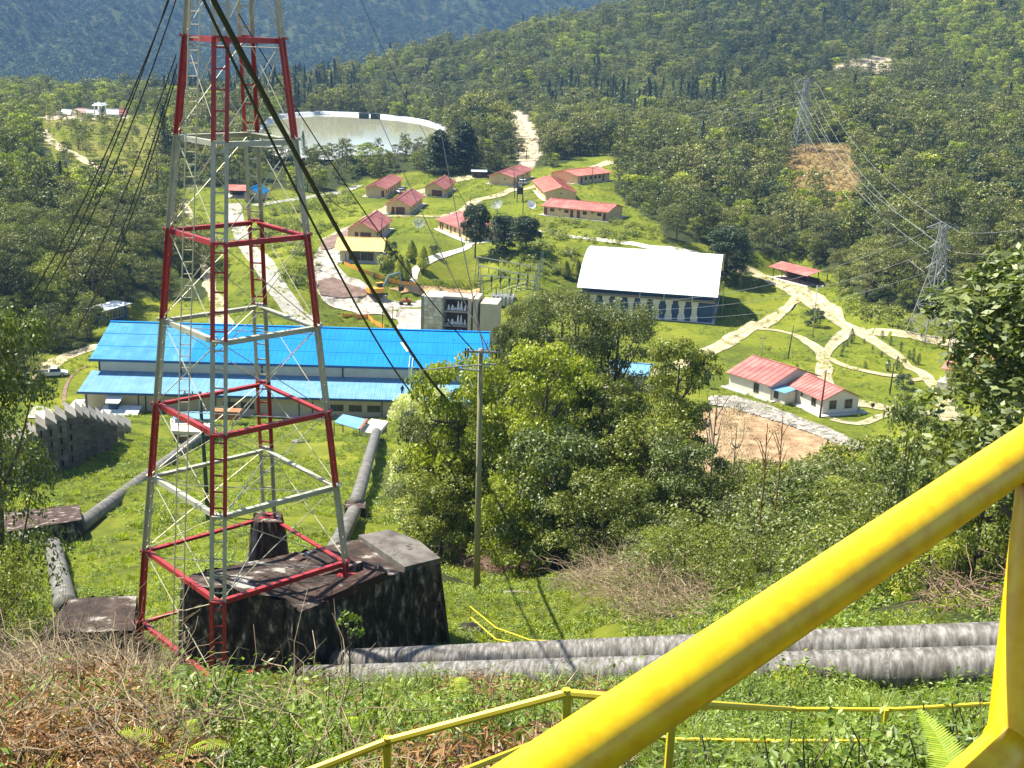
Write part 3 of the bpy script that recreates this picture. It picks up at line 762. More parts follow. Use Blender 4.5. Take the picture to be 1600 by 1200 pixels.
house('red-roofed house half hidden behind the round dark tree', PLOTS['E'], 2.6, 1.8, 'x', ops=[dr('f', .07), dr('f', .14), win('f', .3, .9, 1.2, .7), dr('f', .42), win('f', .55, .9, 1.2, .7), dr('f', .70), win('f', .84), dr('r', .5)], group=VG)
house('small building with a yellow roof beside the gravel yard', PLOTS['F'], 3.0, 1.6, 'x', roof=mt['yellow_roof'], wall=mt['cream'], over=1.2, ops=[('f', .38, 2.6, 2.0, .5, 'window'), ('f', .70, 3.0, 2.0, .5, 'window')], name='yellow_roofed_house')
house('red-roofed yellow house with a white car parked at its right end', PLOTS['G'], 2.6, 1.2, 'y', ops=[win('f', .7, .5, .4, 1.6), win('r', .5), win('r', .8)], group=VG)
house('salmon-roofed house end-on behind the long low house', PLOTS['H'], 2.6, 1.5, 'x', roof=mt['salmon_roof'], ops=[dr('f', .2), dr('f', .45), win('f', .7), win('r', .5, .5, .4, 2.0)], group=VG)
house('long low yellow house with a row of doors and small windows', PLOTS['I'], 2.5, 1.3, 'x', roof=mt['red_roof2'], ops=[dr('f', .035), win('f', .14, 1.2, .9, 1.1), win('f', .26, .7, .4, 1.6), win('f', .37, 1.2, .9, 1.1), dr('f', .455), dr('f', .56), win('f', .66, 1.2, .9, 1.1), win('f', .78, .7, .4, 1.6), win('f', .89, 1.2, .9, 1.1), dr('f', .97)], group=VG)
house('salmon-roofed yellow house farthest back at the forest edge', PLOTS['J'], 2.6, 1.2, 'x', roof=mt['salmon_roof'], ops=[dr('f', .12), win('f', .25), win('f', .4), win('f', .55), win('f', .68), dr('f', .8)], group=VG)
# house with two wings by the stone bank
house('cream house wing with red metal roof in front, next to the stone bank', PLOTS['K'], 2.5, 1.5, 'x', wall=mt['white_wall'], roof=mt['red_roof'], over=.5, panels=11,
      ops=[win('f', .12, .8, .6, 1.5), win('f', .38, .6, .6, 1.4), win('f', .74, 1.3, 1.5, .7), win('r', .28, 1.4, 1.5, .7), win('r', .72, 1.5, 1.6, .6)], slab=1.3, name='bungalow_wing')
house('larger cream house wing with red metal roof behind the front wing', PLOTS['L'], 2.7, 2.1, 'x', wall=mt['white_wall'], roof=mt['red_roof'], over=.5, panels=9, ops=[win('f', .66, 1.2, 1.7, .5)], slab=1.0, name='bungalow_wing')
# porch with a small blue roof
pw = pl(1203, 626, -60); pr = empty('porch_kiosk', pw + np.array([.4, .3, 0]), 'small cream porch box with a pale blue flat roof between the two red roofs', 'porch', rz=PLOTS['L']['ang'])
G().box(0, 3.0, -.2, 2.4, 0, 2.1).obj('wall', mt['white_wall'], pr)
G().hexa([(-.5, -.7, 2.15), (3.3, -.7, 2.1), (3.3, 2.5, 2.4), (-.5, 2.5, 2.4)], [(-.5, -.7, 2.22), (3.3, -.7, 2.17), (3.3, 2.5, 2.47), (-.5, 2.5, 2.47)]).obj('roof', mt['annex_roof'], pr)
o = opening('f', 1, 1, 0, 1.0, 1.3, .6, 'window', pr); o.location = (1.0, -.2, .6)
# open shed with red roof by the forest
def open_shed(label, p, h=2.6, roofm=None, name='open_shed', mono=False, posts=5, cat='shed'):
    r = empty(name, (*p['o'][:2], p['z']), label, cat, rz=p['ang'])
    W, D = p['W'], p['D']
    G().box(-.6, W + .6, -1.5, D, -1, .1).obj('floor_slab', mt['slab'], r)
    for i in range(posts):
        x = W * i / (posts - 1)
        G().bar((x, 0, .1), (x, 0, h), .16).obj('post', mt['dark_wood'], r); G().bar((x, D, .1), (x, D, h), .16).obj('post', mt['dark_wood'], r)
    G().box(0, W, D * .6, D * .6 + .1, .1, h * .6).obj('back_wall', mt['dark_wood'], r)
    for s in (0, 1):
        y0, y1 = (-1.2, D / 2) if s == 0 else (D + 1.0, D / 2)
        v = [(-.8, y0, h), (W + .8, y0, h), (W + .8, y1, h + 1.1), (-.8, y1, h + 1.1)]
        G().hexa(v, [(x, y, z + .1) for x, y, z in v]).obj('roof_slope', roofm or mt['red_roof'], r)
    return r
open_shed('open red-roofed shelter on posts at the forest edge by the dirt road', PLOTS['M'])
# pale shed on the left, single pitch
p = PLOTS['N']; r = empty('storage_shed', (*p['o'][:2], p['z']), 'dark blue shed with a white single-pitch roof at the woods', 'shed', rz=p['ang'])
W, D = p['W'], p['D']
G().box(0, W, 0, D, -.5, 2.6).obj('wall', mt['blue_panel'], r)
v = [(-.7, -.8, 2.75), (W + .9, -.8, 2.75), (W + .9, D + .7, 3.0), (-.7, D + .7, 3.0)]
G().hexa(v, [(x, y, z + .12) for x, y, z in v]).obj('roof', mt['white_roof'], r)
for k, t in enumerate((.30, .52, .74)):
    opening('r', W, D, t, 1.6, 1.7, .6, 'window', r, frame=mt['slab'])
for t in (.2, .5, .8): opening('f', W, D, t, .8, 2.0, .2, 'door', r, pane=mt['blue_trim'], frame=mt['blue_trim'])
house('tiny hut with a bright blue roof at the end of the concrete road', PLOTS['O'], 2.6, 1.6, 'y', wall=mt['cream'], roof=mt['blue_roof'], over=.6, ops=[('f', .5, 1.6, 1.6, .6, 'window')], name='gate_hut', cat='hut', slab=.3)
open_shed('long low shelter with a faded red roof beside the blue-roofed hut', PLOTS['P'], 2.2, mt['red_roof2'], posts=4)

# ---------------------------------------------------------------- powerhouse
a0 = pl(136, 642, -60); a1 = pl(600, 654, -60)
ang = math.atan2(a1[1] - a0[1], a1[0] - a0[0]); PH_L = 62.0
ph = empty('powerhouse', (a0[0], a0[1], -60), 'long two-tier cream hall with a bright blue metal roof', 'industrial hall', rz=ang)
AD, AH, AR = 7.0, 3.3, 4.6; MH = 6.8; MD = 12.0; MR = 9.8
G().box(-.15, PH_L + 1, -.9, AD + 2 * MD + 1, -1, .1).obj('plinth', mt['slab'], ph)
G().hexa([(0, 0, .1), (PH_L, 0, .1), (PH_L, AD, .1), (0, AD, .1)], [(0, 0, AH), (PH_L, 0, AH), (PH_L, AD, AR - .02), (0, AD, AR - .02)]).obj('lower_wall', mt['cream'], ph)
g = G()
prof = [(AD + .01, 0.1), (AD + 2 * MD, 0.1), (AD + 2 * MD, MH), (AD + MD, MR), (AD + .01, MH)]
g.raw([(0.3, y, z) for y, z in prof] + [(PH_L - .3, y, z) for y, z in prof], [(4, 3, 2, 1, 0), (5, 6, 7, 8, 9)] + [((i + 1) % 5, i, 5 + i, 5 + (i + 1) % 5) for i in range(5)])
g.obj('upper_wall', mt['white_wall'], ph)
def roof_run(parent, x0, x1, n, y0, z0, y1, z1, matf, name='roof_panel', th=.08, rib=.05):
    w = (x1 - x0) / n
    me = {}
    for k in range(n):
        m_ = matf(k, n)
        if m_.name not in me:
            g = G()
            v = [(0, y0, z0), (w - .02, y0, z0), (w - .02, y1, z1), (0, y1, z1)]
            g.hexa(v, [(x, y, z + th) for x, y, z in v])
            for xr in (w * .33, w * .66, w - .06):
                q = [(xr - .03, y0, z0 + th), (xr + .03, y0, z0 + th), (xr + .03, y1, z1 + th), (xr - .03, y1, z1 + th)]
                g.hexa(q, [(x, y, z + rib * .45) for x, y, z in q])
            me[m_.name] = g.mesh(name, m_)
        o = link(name, me[m_.name], parent); o.location = (x0 + k * w, 0, 0)
pale = lambda k, n: mt['blue_roof_pale'] if k < n * .235 else mt['blue_roof']
roof_run(ph, -1.0, PH_L + 1, 74, AD - 1.0, MH - .05, AD + MD, MR + .12, pale)
roof_run(ph, -1.0, PH_L + 1, 49, AD + 2 * MD + 1, MH - .05, AD + MD, MR + .12, pale)
roof_run(ph, -1.0, PH_L + 1, 74, -1.0, AH + .02, AD - .02, AR + .02, lambda k, n: mt['annex_roof'])
for t_ in (.34, .67):
    y_ = AD - 1 + (MD + 1) * t_; z_ = MH - .05 + (MR + .17 - MH) * t_
    G().hexa([(-1, y_, z_ + .09), (PH_L + 1, y_, z_ + .09), (PH_L + 1, y_ + .25, z_ + .145), (-1, y_ + .25, z_ + .145)], [(-1, y_, z_ + .13), (PH_L + 1, y_, z_ + .13), (PH_L + 1, y_ + .25, z_ + .165), (-1, y_ + .25, z_ + .165)]).obj('lap_joint', mt['blue_roof'], ph)
G().box(-1.1, PH_L + 1.1, AD - 1.12, AD - 1.02, MH - .30, MH + .08).obj('fascia', mt['blue_trim'], ph)
G().box(-1.1, PH_L + 1.1, -1.12, -1.02, AH - .24, AH + .12).obj('fascia', mt['blue_trim'], ph)
G().box(-1.1, PH_L + 1.1, AD + MD - .3, AD + MD + .3, MR + .24, MR + .32).obj('ridge_cap', mt['blue_roof'], ph)
for k in range(6):
    x = .12 + k * 13.0
    G().box(x, x + .22, AD - .14, AD - .004, AR + .1, MH - .1).obj('downpipe', mt['black'], ph)
    if k: G().box(x - 4, x - 3.85, -.14, -.004, .1, AH - .02).obj('downpipe', mt['black'], ph)
G().box(-.16, .10, -.16, -.004, .1, AH).obj('downpipe', mt['blue_trim'], ph)
for x in [22.2, 25.0] + [39 + 2.9 * i for i in range(3)] + [58 + 3 * i for i in range(4)]:
    g = G(); w = 2.1 if x < 50 else 2.5
    for x0, x1, z0, z1 in ((-w / 2, w / 2, 0, .08), (-w / 2, w / 2, 1.02, 1.1), (-w / 2, -w / 2 + .08, .08, 1.02), (w / 2 - .08, w / 2, .08, 1.02), (-.04, .04, .08, 1.02)): g.box(x0, x1, -.07, -.004, z0, z1)
    o = g.obj('window', mt['frame'], ph, (x, 0, 1.0))
    G().box(-w / 2 + .08, w / 2 - .08, -.03, -.004, .08, 1.02).obj('pane', mt['glass'], o)
for x in (8, 20, 33, 46, 60): G().box(x, x + .14, -.10, -.004, .1, AH - .02).obj('wall_joint', mt['black'], ph)
# roof ladder and guard rail on the annex roof
lad = empty('roof_ladder', (0, 0, 0), 'white ladder going up from the lower roof to the blue roof', 'ladder')
lad.matrix_world = ph.matrix_basis
def in_ph(x, y, z): return np.array(Mrz((a0[0], a0[1], -60), ang) @ Vector((x, y, z)))
lad.location = in_ph(50.2, 0, 0); lad.rotation_euler = (0, 0, ang)
for x in (-.25, .25): G().tube([(x, AD - 1.6, AR - .1), (x, AD - 1.4, MH + .25), (x, AD + 2.5, MH + 1.15)], .045, 5).obj('stile', mt['white_metal'], lad)
for k in range(10): G().bar((-.25, AD - 1.6 + .02 * k, AR + .1 + k * .24), (.25, AD - 1.6 + .02 * k, AR + .1 + k * .24), .04).obj('rung', mt['white_metal'], lad)
pk = G().hexa([(-.9, AD + 4.2, MH + 1.32), (-.5, AD + 4.2, MH + 1.32), (-1.7, AD + 7.2, MH + 2.05), (-2.1, AD + 7.2, MH + 2.05)], [(-.9, AD + 4.2, MH + 1.46), (-.5, AD + 4.2, MH + 1.46), (-1.7, AD + 7.2, MH + 2.19), (-2.1, AD + 7.2, MH + 2.19)]).obj('roof_plank', mt['white_metal'])
pk.location = lad.location; pk.rotation_euler = lad.rotation_euler
tag(pk, 'white plank lying slantwise on the blue roof above the ladder', 'plank')
gr = empty('roof_guard_rail', in_ph(30, -.9, AH + .1), 'thin grey guard rail along the edge of the lower roof', 'guard rail', rz=ang)
for i in range(12): G().bar((i * 2.4, 0, 0), (i * 2.4, 0, 1.05), .035).obj('post', mt['zinc'], gr)
for z in (.5, 1.03): G().tube([(0, 0, z), (13, .02, z), (26.4, 0, z)], .018, 4).obj('rail', mt['zinc'], gr)
# sign boards on the annex roof edge
sb = empty('roof_notice_board', in_ph(59.5, .3, AH + .25), 'tall narrow white board with two red blocks on the lower roof', 'board', rz=ang)
G().box(-.6, .6, 0, .08, 0, 3.0).obj('board', mt['white_metal'], sb)
G().box(-.42, .42, -.02, -.003, 1.2, 2.6).obj('upper_block', PM('faded_red', (.55, .16, .13), 2, .7), sb)
G().box(-.42, .42, -.02, -.003, .3, 1.0).obj('lower_block', bpy.data.materials['faded_red'], sb)
# vent hood and canopy on the left end of the annex
vh = empty('vent_hood', in_ph(4.6, -1.6, 0.3), 'white cowl over a dark duct with a pale lean-to sheet at the wall', 'vent', rz=ang)
G().box(-.7, .7, -.2, 1.2, 0.2, 1.6).obj('duct', mt['blue_panel'], vh)
G().hexa([(-1.0, -.7, 1.65), (1.0, -.7, 1.65), (1.3, 1.2, 2.3), (-1.3, 1.2, 2.3)], [(-1.0, -.7, 1.8), (1.0, -.7, 1.8), (1.3, 1.2, 2.45), (-1.3, 1.2, 2.45)]).obj('cowl', mt['white_metal'], vh)
G().hexa([(-2.0, -2.4, -.3), (3.8, -2.4, -.3), (4.2, .9, .9), (-1.6, .9, .9)], [(-2.0, -2.4, -.2), (3.8, -2.4, -.2), (4.2, .9, 1.0), (-1.6, .9, 1.0)]).obj('lean_to_sheet', mt['zinc'], vh)

# ---------------------------------------------------------------- sports hall with an arched white roof
g1 = pl(1113, 505, -60); ga_ = -.185; GL = 29.0; GD = 31.0
g0 = g1 - np.array([math.cos(ga_), math.sin(ga_), 0]) * GL
gy = empty('sports_hall', (g0[0], g0[1], -60), 'large hall with a plain white arched roof and blue and cream front', 'sports hall', rz=ga_)
G().box(-.5, GL + .5, -1, GD + 1, -1, .1).obj('plinth', mt['slab'], gy)
EH = 5.6
def arc(y): return EH + .4 + 6.2 * (1 - ((y - GD / 2) / (GD / 2 + 1.2)) ** 2)
ys = np.linspace(0, GD, 15)
g = G(); pr_ = [(0, .1)] + [(y, arc(y) - .35) for y in ys] + [(GD, .1)]
k = len(pr_); g.raw([(.2, y, z) for y, z in pr_] + [(GL - .2, y, z) for y, z in pr_], [tuple(range(k))[::-1], tuple(range(k, 2 * k))] + [(i, (i + 1) % k, k + (i + 1) % k, k + i) for i in range(k)])
g.obj('side_wall', mt['blue_panel'], gy)
ry = np.linspace(-1.3, GD + 1.3, 19)
npan = 26; w = (GL + 1.6) / npan
g = G()
for i in range(18):
    v = [(0, ry[i], arc(ry[i]) + .1), (w - .02, ry[i], arc(ry[i]) + .1), (w - .02, ry[i + 1], arc(ry[i + 1]) + .1), (0, ry[i + 1], arc(ry[i + 1]) + .1)]
    g.raw(v, [(0, 1, 2, 3)])
    g.raw([(x, y, z - .1) for x, y, z in v], [(3, 2, 1, 0)])
    if i in (0, 17): yy = 0 if i == 0 else 3; g.raw([v[0 if i == 0 else 3], v[1 if i == 0 else 2], tuple(np.array(v[1 if i == 0 else 2]) - [0, 0, .1]), tuple(np.array(v[0 if i == 0 else 3]) - [0, 0, .1])], [(0, 1, 2, 3)])
me = g.mesh('roof_panel', mt['white_roof'], smooth=True)
for i in range(npan): link('roof_panel', me, gy, (-.8 + i * w, 0, 0))
G().box(-.3, GL + .3, -.9, .15, EH - .95, EH - .5).obj('clerestory_beam', PM('grey_beam', (.16, .15, .13), 1, .8), gy)
G().box(-.2, GL + .2, -.16, -.004, EH - 1.25, EH - .96).obj('lintel', mt['cream'], gy)
nb = 9; bw = GL * .86 / nb
for i in range(nb + 1):
    x = i * bw
    if i < nb + 1:
        cw = bw * .28
        v = [(x - cw, 0, .1), (x + cw, 0, .1), (x + cw, 0, 1.2), (x + cw * .72, 0, 1.7), (x + cw * .72, 0, 3.2), (x + cw, 0, 3.7), (x + cw, 0, EH - 1.26), (x - cw, 0, EH - 1.26), (x - cw, 0, 3.7), (x - cw * .72, 0, 3.2), (x - cw * .72, 0, 1.7), (x - cw, 0, 1.2)]
        v = [(a_, b_, c_) for a_, b_, c_ in v]
        g = G(); n_ = len(v)
        g.raw([(a_, -.16, c_) for a_, b_, c_ in v] + [(a_, .1, c_) for a_, b_, c_ in v], [(0, 1, 2, 11), (11, 2, 3, 10), (10, 3, 4, 9), (9, 4, 5, 8), (8, 5, 6, 7)] + [((j_ + 1) % n_, j_, n_ + j_, n_ + (j_ + 1) % n_) for j_ in range(n_)])
        g.obj('column', mt['white_wall'], gy)
for i in range(nb):
    for z0 in (.2, 1.4, 2.6): G().box(i * bw + bw * .3, (i + 1) * bw - bw * .3, -.05, .1, z0, z0 + 1.15).obj('blue_panel', mt['blue_panel'], gy)
for k in range(5): G().box(GL * .875 + k * GL * .024, GL * .875 + (k + 1) * GL * .024 - .04, -.08, .1, .1, EH - 1.3).obj('blue_sheet', mt['blue_panel'], gy)
for x in (GL * .45, GL * .63, GL * .84): G().bar((x, -1.25, EH - .9), (x, -1.25, EH + .25), .09).obj('roof_stay', mt['white_metal'], gy)

house('low pale blue roof glimpsed through the trees at the end of the middle clump', plot((952, 606), (1006, 612), (1016, 594), z=-60), 2.8, .9, 'x', wall=mt['cream'], roof=mt['annex_roof'], ops=[win('f', .3), win('f', .6)], name='side_building', cat='building')
# second blue building glimpsed through the trees is the right end of the powerhouse; small roofs over the pipe inlets
def slab_at(name, label, pix, z, th, mat_, cat, dmin=100):
    P = [pl(u, v, z) for u, v in pix]
    c = np.mean(P, axis=0)
    o = G().hexa([p - c - [0, 0, th] for p in P][::-1], [p - c for p in P][::-1]).obj(name, mat_, loc=c)
    return tag(o, label, cat)
zc = cast(585, 680)[2] + 2.2
def inlet(labelbase, slab_px, roof_px, z):
    P = [pl(u, v, z) for u, v in slab_px]; c = np.mean(P, axis=0)
    r = empty('valve_chamber', c, labelbase, 'valve chamber')
    G().hexa([p - c - [0, 0, .5] for p in P][::-1], [p - c for p in P][::-1]).obj('top_slab', mt['white_wall'], r)
    G().hexa([(p - c) * [.9, .9, 1] - [0, 0, 5] for p in P][::-1], [(p - c) * [.9, .9, 1] - [0, 0, .51] for p in P][::-1]).obj('body', mt['mud'], r)
    P = [pl(u, v, z + .6) for u, v in roof_px]
    G().hexa([p - c - [0, 0, .12] for p in P][::-1], [p - c for p in P][::-1]).obj('sheet_roof', mt['annex_roof'], r)
    q = [np.asarray(p) - c for p in P]
    G().bar(q[2] + [0, 0, .02], q[3] + [0, 0, .02], .3, .2).obj('gutter', mt['red_roof'], r)
    for p_ in q: G().bar(p_ - [0, 0, .13], p_ - [0, 0, 3.5], .15).obj('post', mt['red_roof'], r)
inlet('right pipe inlet with a white slab and a pale blue sheet roof', [(563, 674), (590, 678), (607, 658), (580, 654)], [(522, 659), (536, 647), (573, 655), (562, 671)], zc)
inlet('left pipe inlet with a white slab and a pale blue sheet roof', [(268, 673), (334, 676), (336, 655), (266, 654)], [(270, 654), (270, 643), (334, 643), (333, 654)], cast(310, 690)[2] + 2.4)
rb = G().box(-2.2, 2.2, -1, 1, 0, 1.3).obj('rusty_container', PM('rust_orange', [(.3, (.28, .10, .04)), (.7, (.42, .18, .07))], 1, .8), loc=pl(354, 653, -58.6)); tag(rb, 'rusty orange brown box by the wall, right of the left inlet', 'container')

# ---------------------------------------------------------------- concrete anchor blocks, penstocks
mt['old_concrete'] = PM('blackened_concrete', [(.42, (.014, .012, .010)), (.53, (.045, .036, .028)), (.60, (.12, .11, .09)), (.67, (.36, .34, .31))], 2.4, .95, bump=.9, bdist=.12, detail=14, stretch=(1.2, 1.2, .55))
mt['block_top'] = PM('mossy_block_top', [(.38, (.016, .011, .008)), (.50, (.045, .027, .019)), (.57, (.085, .065, .05)), (.62, (.34, .31, .27))], .7, .95, bump=.6, bdist=.06, detail=10)
mt['block_grey'] = PM('grey_block_top', [(.35, (.06, .05, .042)), (.52, (.15, .135, .115)), (.66, (.22, .20, .175))], .5, .95, bump=.4, bdist=.05, detail=9, spots=((.04, .03, .025), 1.3, .6))
mt['brown_top'] = PM('brown_block_top', [(.3, (.028, .015, .010)), (.56, (.060, .032, .022)), (.66, (.34, .31, .27))], 1.2, .95, bump=.5, detail=9)
mt['pipe'] = PM('weathered_pipe', [(.32, (.045, .040, .034)), (.47, (.105, .095, .082)), (.56, (.175, .165, .15)), (.70, (.29, .285, .275))], 1.6, .6, bump=.2, bdist=.01, detail=12, stretch=(5.0, 1.6, .6), spec=.35)
mt['pipe_far'] = PM('far_pipe', [(.34, (.07, .065, .052)), (.55, (.15, .14, .12)), (.66, (.22, .21, .19))], 1.2, .7, bump=.3, bdist=.02, detail=8)
def block(name, label, top, base_z, spread=1.12, tops=None, cat='concrete block', mat_top=None, mat_side=None):
    T = [at(*q) for q in top]; c = np.mean(T, axis=0)
    if base_z is None: base_z = min(ground(p[0], p[1]) for p in T) - 1.5
    c[2] = base_z
    r = empty(name, c, label, cat)
    B = []
    for p in T:
        q = (p - c) * [spread, spread, 0]; B.append(q)
    Tn = [p - c for p in T]
    n = len(T)
    g = G(); cen = np.mean(Tn, axis=0)
    # subdivided sides so that the edge can be chipped and uneven
    rg = np.random.default_rng(n)
    for i in range(n):
        a, b_ = np.array(Tn[i]), np.array(Tn[(i + 1) % n]); a2, b2 = B[i], B[(i + 1) % n]
        nu, nv = 12, 6
        vs = []
        for jv in range(nv + 1):
            for iu in range(nu + 1):
                s, t = iu / nu, jv / nv
                p = (a * (1 - s) + b_ * s) * (1 - t) + (a2 * (1 - s) + b2 * s) * t
                if 0 < iu < nu and jv < nv: p = p + rg.normal(size=3) * .06
                vs.append(p)
        fs = [(jv * (nu + 1) + iu, (jv + 1) * (nu + 1) + iu, (jv + 1) * (nu + 1) + iu + 1, jv * (nu + 1) + iu + 1) for jv in range(nv) for iu in range(nu)]
        g.raw(vs, fs, 0)
    g.obj('side', mat_side or mt['old_concrete'], r)
    g = G(); v = Tn + [cen]
    g.raw(v, [(i, (i + 1) % n, n) for i in range(n)]); g.obj('top', mat_top or mt['block_top'], r)
    return r, Tn, c
ab, abT, abc = block('anchor_block', 'huge blackened concrete block under the right leg of the red and cream tower', [(286, 912, 49.8), (446, 935, 48.4), (467, 957, 47.2), (621, 897, 51.2), (688, 880, 53.4), (560, 842, 55.8), (470, 862, 54.4), (378, 880, 53), (300, 897, 51.4)], -31, 1.17)
# higher grey hood at the right rear of the block
hp = [(560, 841, 55.9), (632, 891, 51.6), (688, 877, 53.4), (655, 850, 55.6), (608, 832, 57)]
P = [at(*q) for q in hp]
G().hexa([p - abc - [0, 0, .9] for p in P], [p - abc + [0, 0, .16] for p in P]).obj('grey_hood', mt['block_grey'], ab)
P = [at(*q) for q in [(300, 900, 51), (380, 882, 53), (376, 866, 54), (330, 870, 53)]]
# slanting steps on the top
for k, (x0, y0, x1, y1, dd) in enumerate([(452, 915, 560, 878, 51.0), (476, 945, 600, 893, 48.6), (395, 905, 470, 872, 52.4)]):
    a, b_ = at(x0, y0, dd), at(x1, y1, dd + 1.2)
    G().bar(a - abc + [0, 0, .02], b_ - abc + [0, 0, .02], .9, .34).obj('ledge', mt['brown_top'], ab)
block('anchor_block', 'smaller blackened concrete block under the left foot of the tower', [(62, 990, 53), (208, 985, 52.2), (214, 930, 56.5), (110, 935, 57)], -31.5, 1.14, mat_top=mt['block_top'])
block('pier_block', 'tapered brown concrete pier under the rear leg of the tower', [(396, 816, 55.4), (441, 816, 55.4), (438, 800, 57.4), (400, 800, 57.4)], -28, 2.3, mat_top=mt['brown_top'], mat_side=PM('brown_streaked', [(.32, (.025, .017, .013)), (.52, (.09, .05, .035)), (.68, (.34, .31, .27))], 1.5, .95, bump=.5, stretch=(2, 2, .3), detail=9))
_lb, _, _ = block('saddle_block', 'wide brown-topped concrete block on the left grass slope holding the left pipe', [(-60, 842, 104), (128, 812, 102.5), (123, 788, 113), (-40, 806, 114)], None, 1.06, mat_top=mt['brown_top'])
dS = math.hypot(*cast(556, 814, 60)[:2]); print('dS', dS)
block('saddle_block', 'small square brown concrete saddle on the grass slope holding the right pipe', [(539, 794, dS + 1), (571, 794, dS + 1), (571, 781, dS + 8), (541, 781, dS + 8)], None, 1.05, mat_top=mt['brown_top'], mat_side=mt['brown_top'])

def pipe(label, pts, r, group, mat_=None, rings=0, nseg=None, name='penstock'):
    c = pts[0]
    root = empty(name, c, label, 'pipe', group)
    P = [np.asarray(p) - c for p in pts]
    G().tube(resample(P, 2.0), r, 28, cap=True).obj('shell', mat_ or mt['pipe'], root, smooth=True)
    Q = resample(P, 1.0); L = len(Q)
    for k in range(1, rings + 1):
        i = int(L * k / (rings + 1)); t = Q[min(i + 1, L - 1)] - Q[i - 1]; t /= np.linalg.norm(t)
        G().tube([Q[i] - t * .07, Q[i] + t * .07], r + .014, 28).obj('weld_ring', mat_ or mt['pipe'], root, smooth=False)
    return root
PG = 'big steel pipes'
ua, ub = at(530, 1036, 47.5), at(1640, 1001, 33.2)
ud = (ub - ua)
pipe('upper of the two big grey pipes crossing below the tower', [ua, ub, ub + ud * .35], .55, PG, rings=7)
sidev = np.cross(ud / np.linalg.norm(ud), [0, 0, 1.0]); sidev /= np.linalg.norm(sidev)
if sidev[1] > 0: sidev = -sidev
la, lb_ = ua + sidev * 1.75 - [0, 0, .05], ub + sidev * 1.95
pipe('lower, nearer of the two big grey pipes crossing below the tower', [la, lb_, lb_ + (lb_ - la) * .35], .55, PG, rings=7)
def on(u, v, up): p = cast(u, v, 60); return p + [0, 0, up]
pr_end = on(588, 686, 1.0); pr_sad = at(556, 787, dS + 5)
pipe('far straight grey pipe rising from the right inlet to the small saddle', [pr_end, pr_sad], .62, PG, mt['pipe_far'], 6)
pipe('short grey pipe between the small saddle and the big block', [at(553, 800, dS + .5), at(521, 866, math.hypot(*cast(525, 880, 57)[:2]) - .5)], .58, PG, mt['pipe_far'], 2)
pipe('long slanting grey pipe from the left inlet to the left saddle block', [on(316, 690, .9), at(122, 824, 106)], .66, PG, mt['pipe_far'], 8)
pipe('short upright-looking grey pipe below the left saddle block', [at(83, 852, math.hypot(*cast(85, 870, 60)[:2])), at(103, 948, math.hypot(*cast(103, 962, 57)[:2]))], .62, PG, mt['pipe_far'], 4)

# ---------------------------------------------------------------- stone retaining wall with a saw-tooth crown
mt['wall_stone'] = PM('wall_stone', [(.3, (.12, .105, .09)), (.6, (.22, .20, .17)), (.75, (.30, .28, .24))], 1.2, .95, bump=.5, bdist=.06, island=.5, detail=8)
foot = resample([cast(u, v, 60) for u, v in [(-30, 765), (30, 757), (82, 742), (120, 728), (160, 708), (188, 690), (208, 668)]], .4)
seg = np.r_[0, np.cumsum(np.linalg.norm(np.diff(foot[:, :2], axis=0), axis=1))]
rw = empty('retaining_wall', foot[0], 'tall grey stone retaining wall with a saw-toothed crown on the left slope', 'wall')
TOPS = [(-40, 690), (30, 688), (80, 655), (122, 641), (140, 646), (170, 654), (208, 662)]
mt['wall_cap_lit'] = PM('wall_cap_lit', [(.3, (.24, .215, .18)), (.7, (.40, .37, .31))], 1.2, .95, bump=.5, island=.4)  # lighter than the wall blocks: sunlight on the tops put into the colour
fu, _fv = proj(foot)
us = np.concatenate([np.arange(-34, 118, 15.5), np.arange(121, 212, 10.6)])
for u0, u1 in zip(us[:-1], us[1:]):
    um = (u0 + u1) / 2
    a = np.array([np.interp(um, fu, foot[:, i]) for i in range(3)])
    d_ = math.hypot(a[0], a[1]); ray_ = ray(um, 700); az_ = math.atan2(ray_[0], ray_[1])
    a[0], a[1] = d_ * math.sin(az_), d_ * math.cos(az_)
    w_ = (u1 - u0) * np.linalg.norm(a) / 2000
    zt = at(um, np.interp(um, [q[0] for q in TOPS], [q[1] for q in TOPS]) + 9, d_)[2]; zb = a[2] - 1.2
    hh = max(1.5, zt - zb); nr = max(2, int(round(hh / .62)))
    for j in range(nr):
        z0 = zb + hh * j / nr; z1 = zb + hh * (j + 1) / nr - .035
        jit = random.uniform(-.05, .05); nb_ = 2 if w_ > .9 else 1
        for h_ in range(nb_):
            x0 = -w_ / 2 + w_ * h_ / nb_ + .02; x1 = -w_ / 2 + w_ * (h_ + 1) / nb_ - .02
            if (j + h_) % 2 and nb_ == 2: x0, x1 = (x0, x1 - .12) if h_ == 0 else (x0 - .12, x1)
            g = G().box(x0, x1, jit, 3.2, z0, z1)
            o = g.obj('stone_block', mt['wall_stone'], rw); o.location = (a[0] - foot[0][0], a[1] - foot[0][1], -foot[0][2]); o.rotation_euler = (0, 0, -az_)
    z1 += .03
    g = G().hexa([(-w_ / 2, 0, z1), (w_ / 2, 0, z1), (w_ / 2, 3.2, z1), (-w_ / 2, 3.2, z1)], [(-w_ / 2, 0, z1 + .95), (w_ / 2, 0, z1 + .05), (w_ / 2, 3.2, z1 + .05), (-w_ / 2, 3.2, z1 + .95)])
    o = g.obj('cap_stone', mt['wall_cap_lit'], rw); o.location = (a[0] - foot[0][0], a[1] - foot[0][1], -foot[0][2]); o.rotation_euler = (0, 0, -az_)

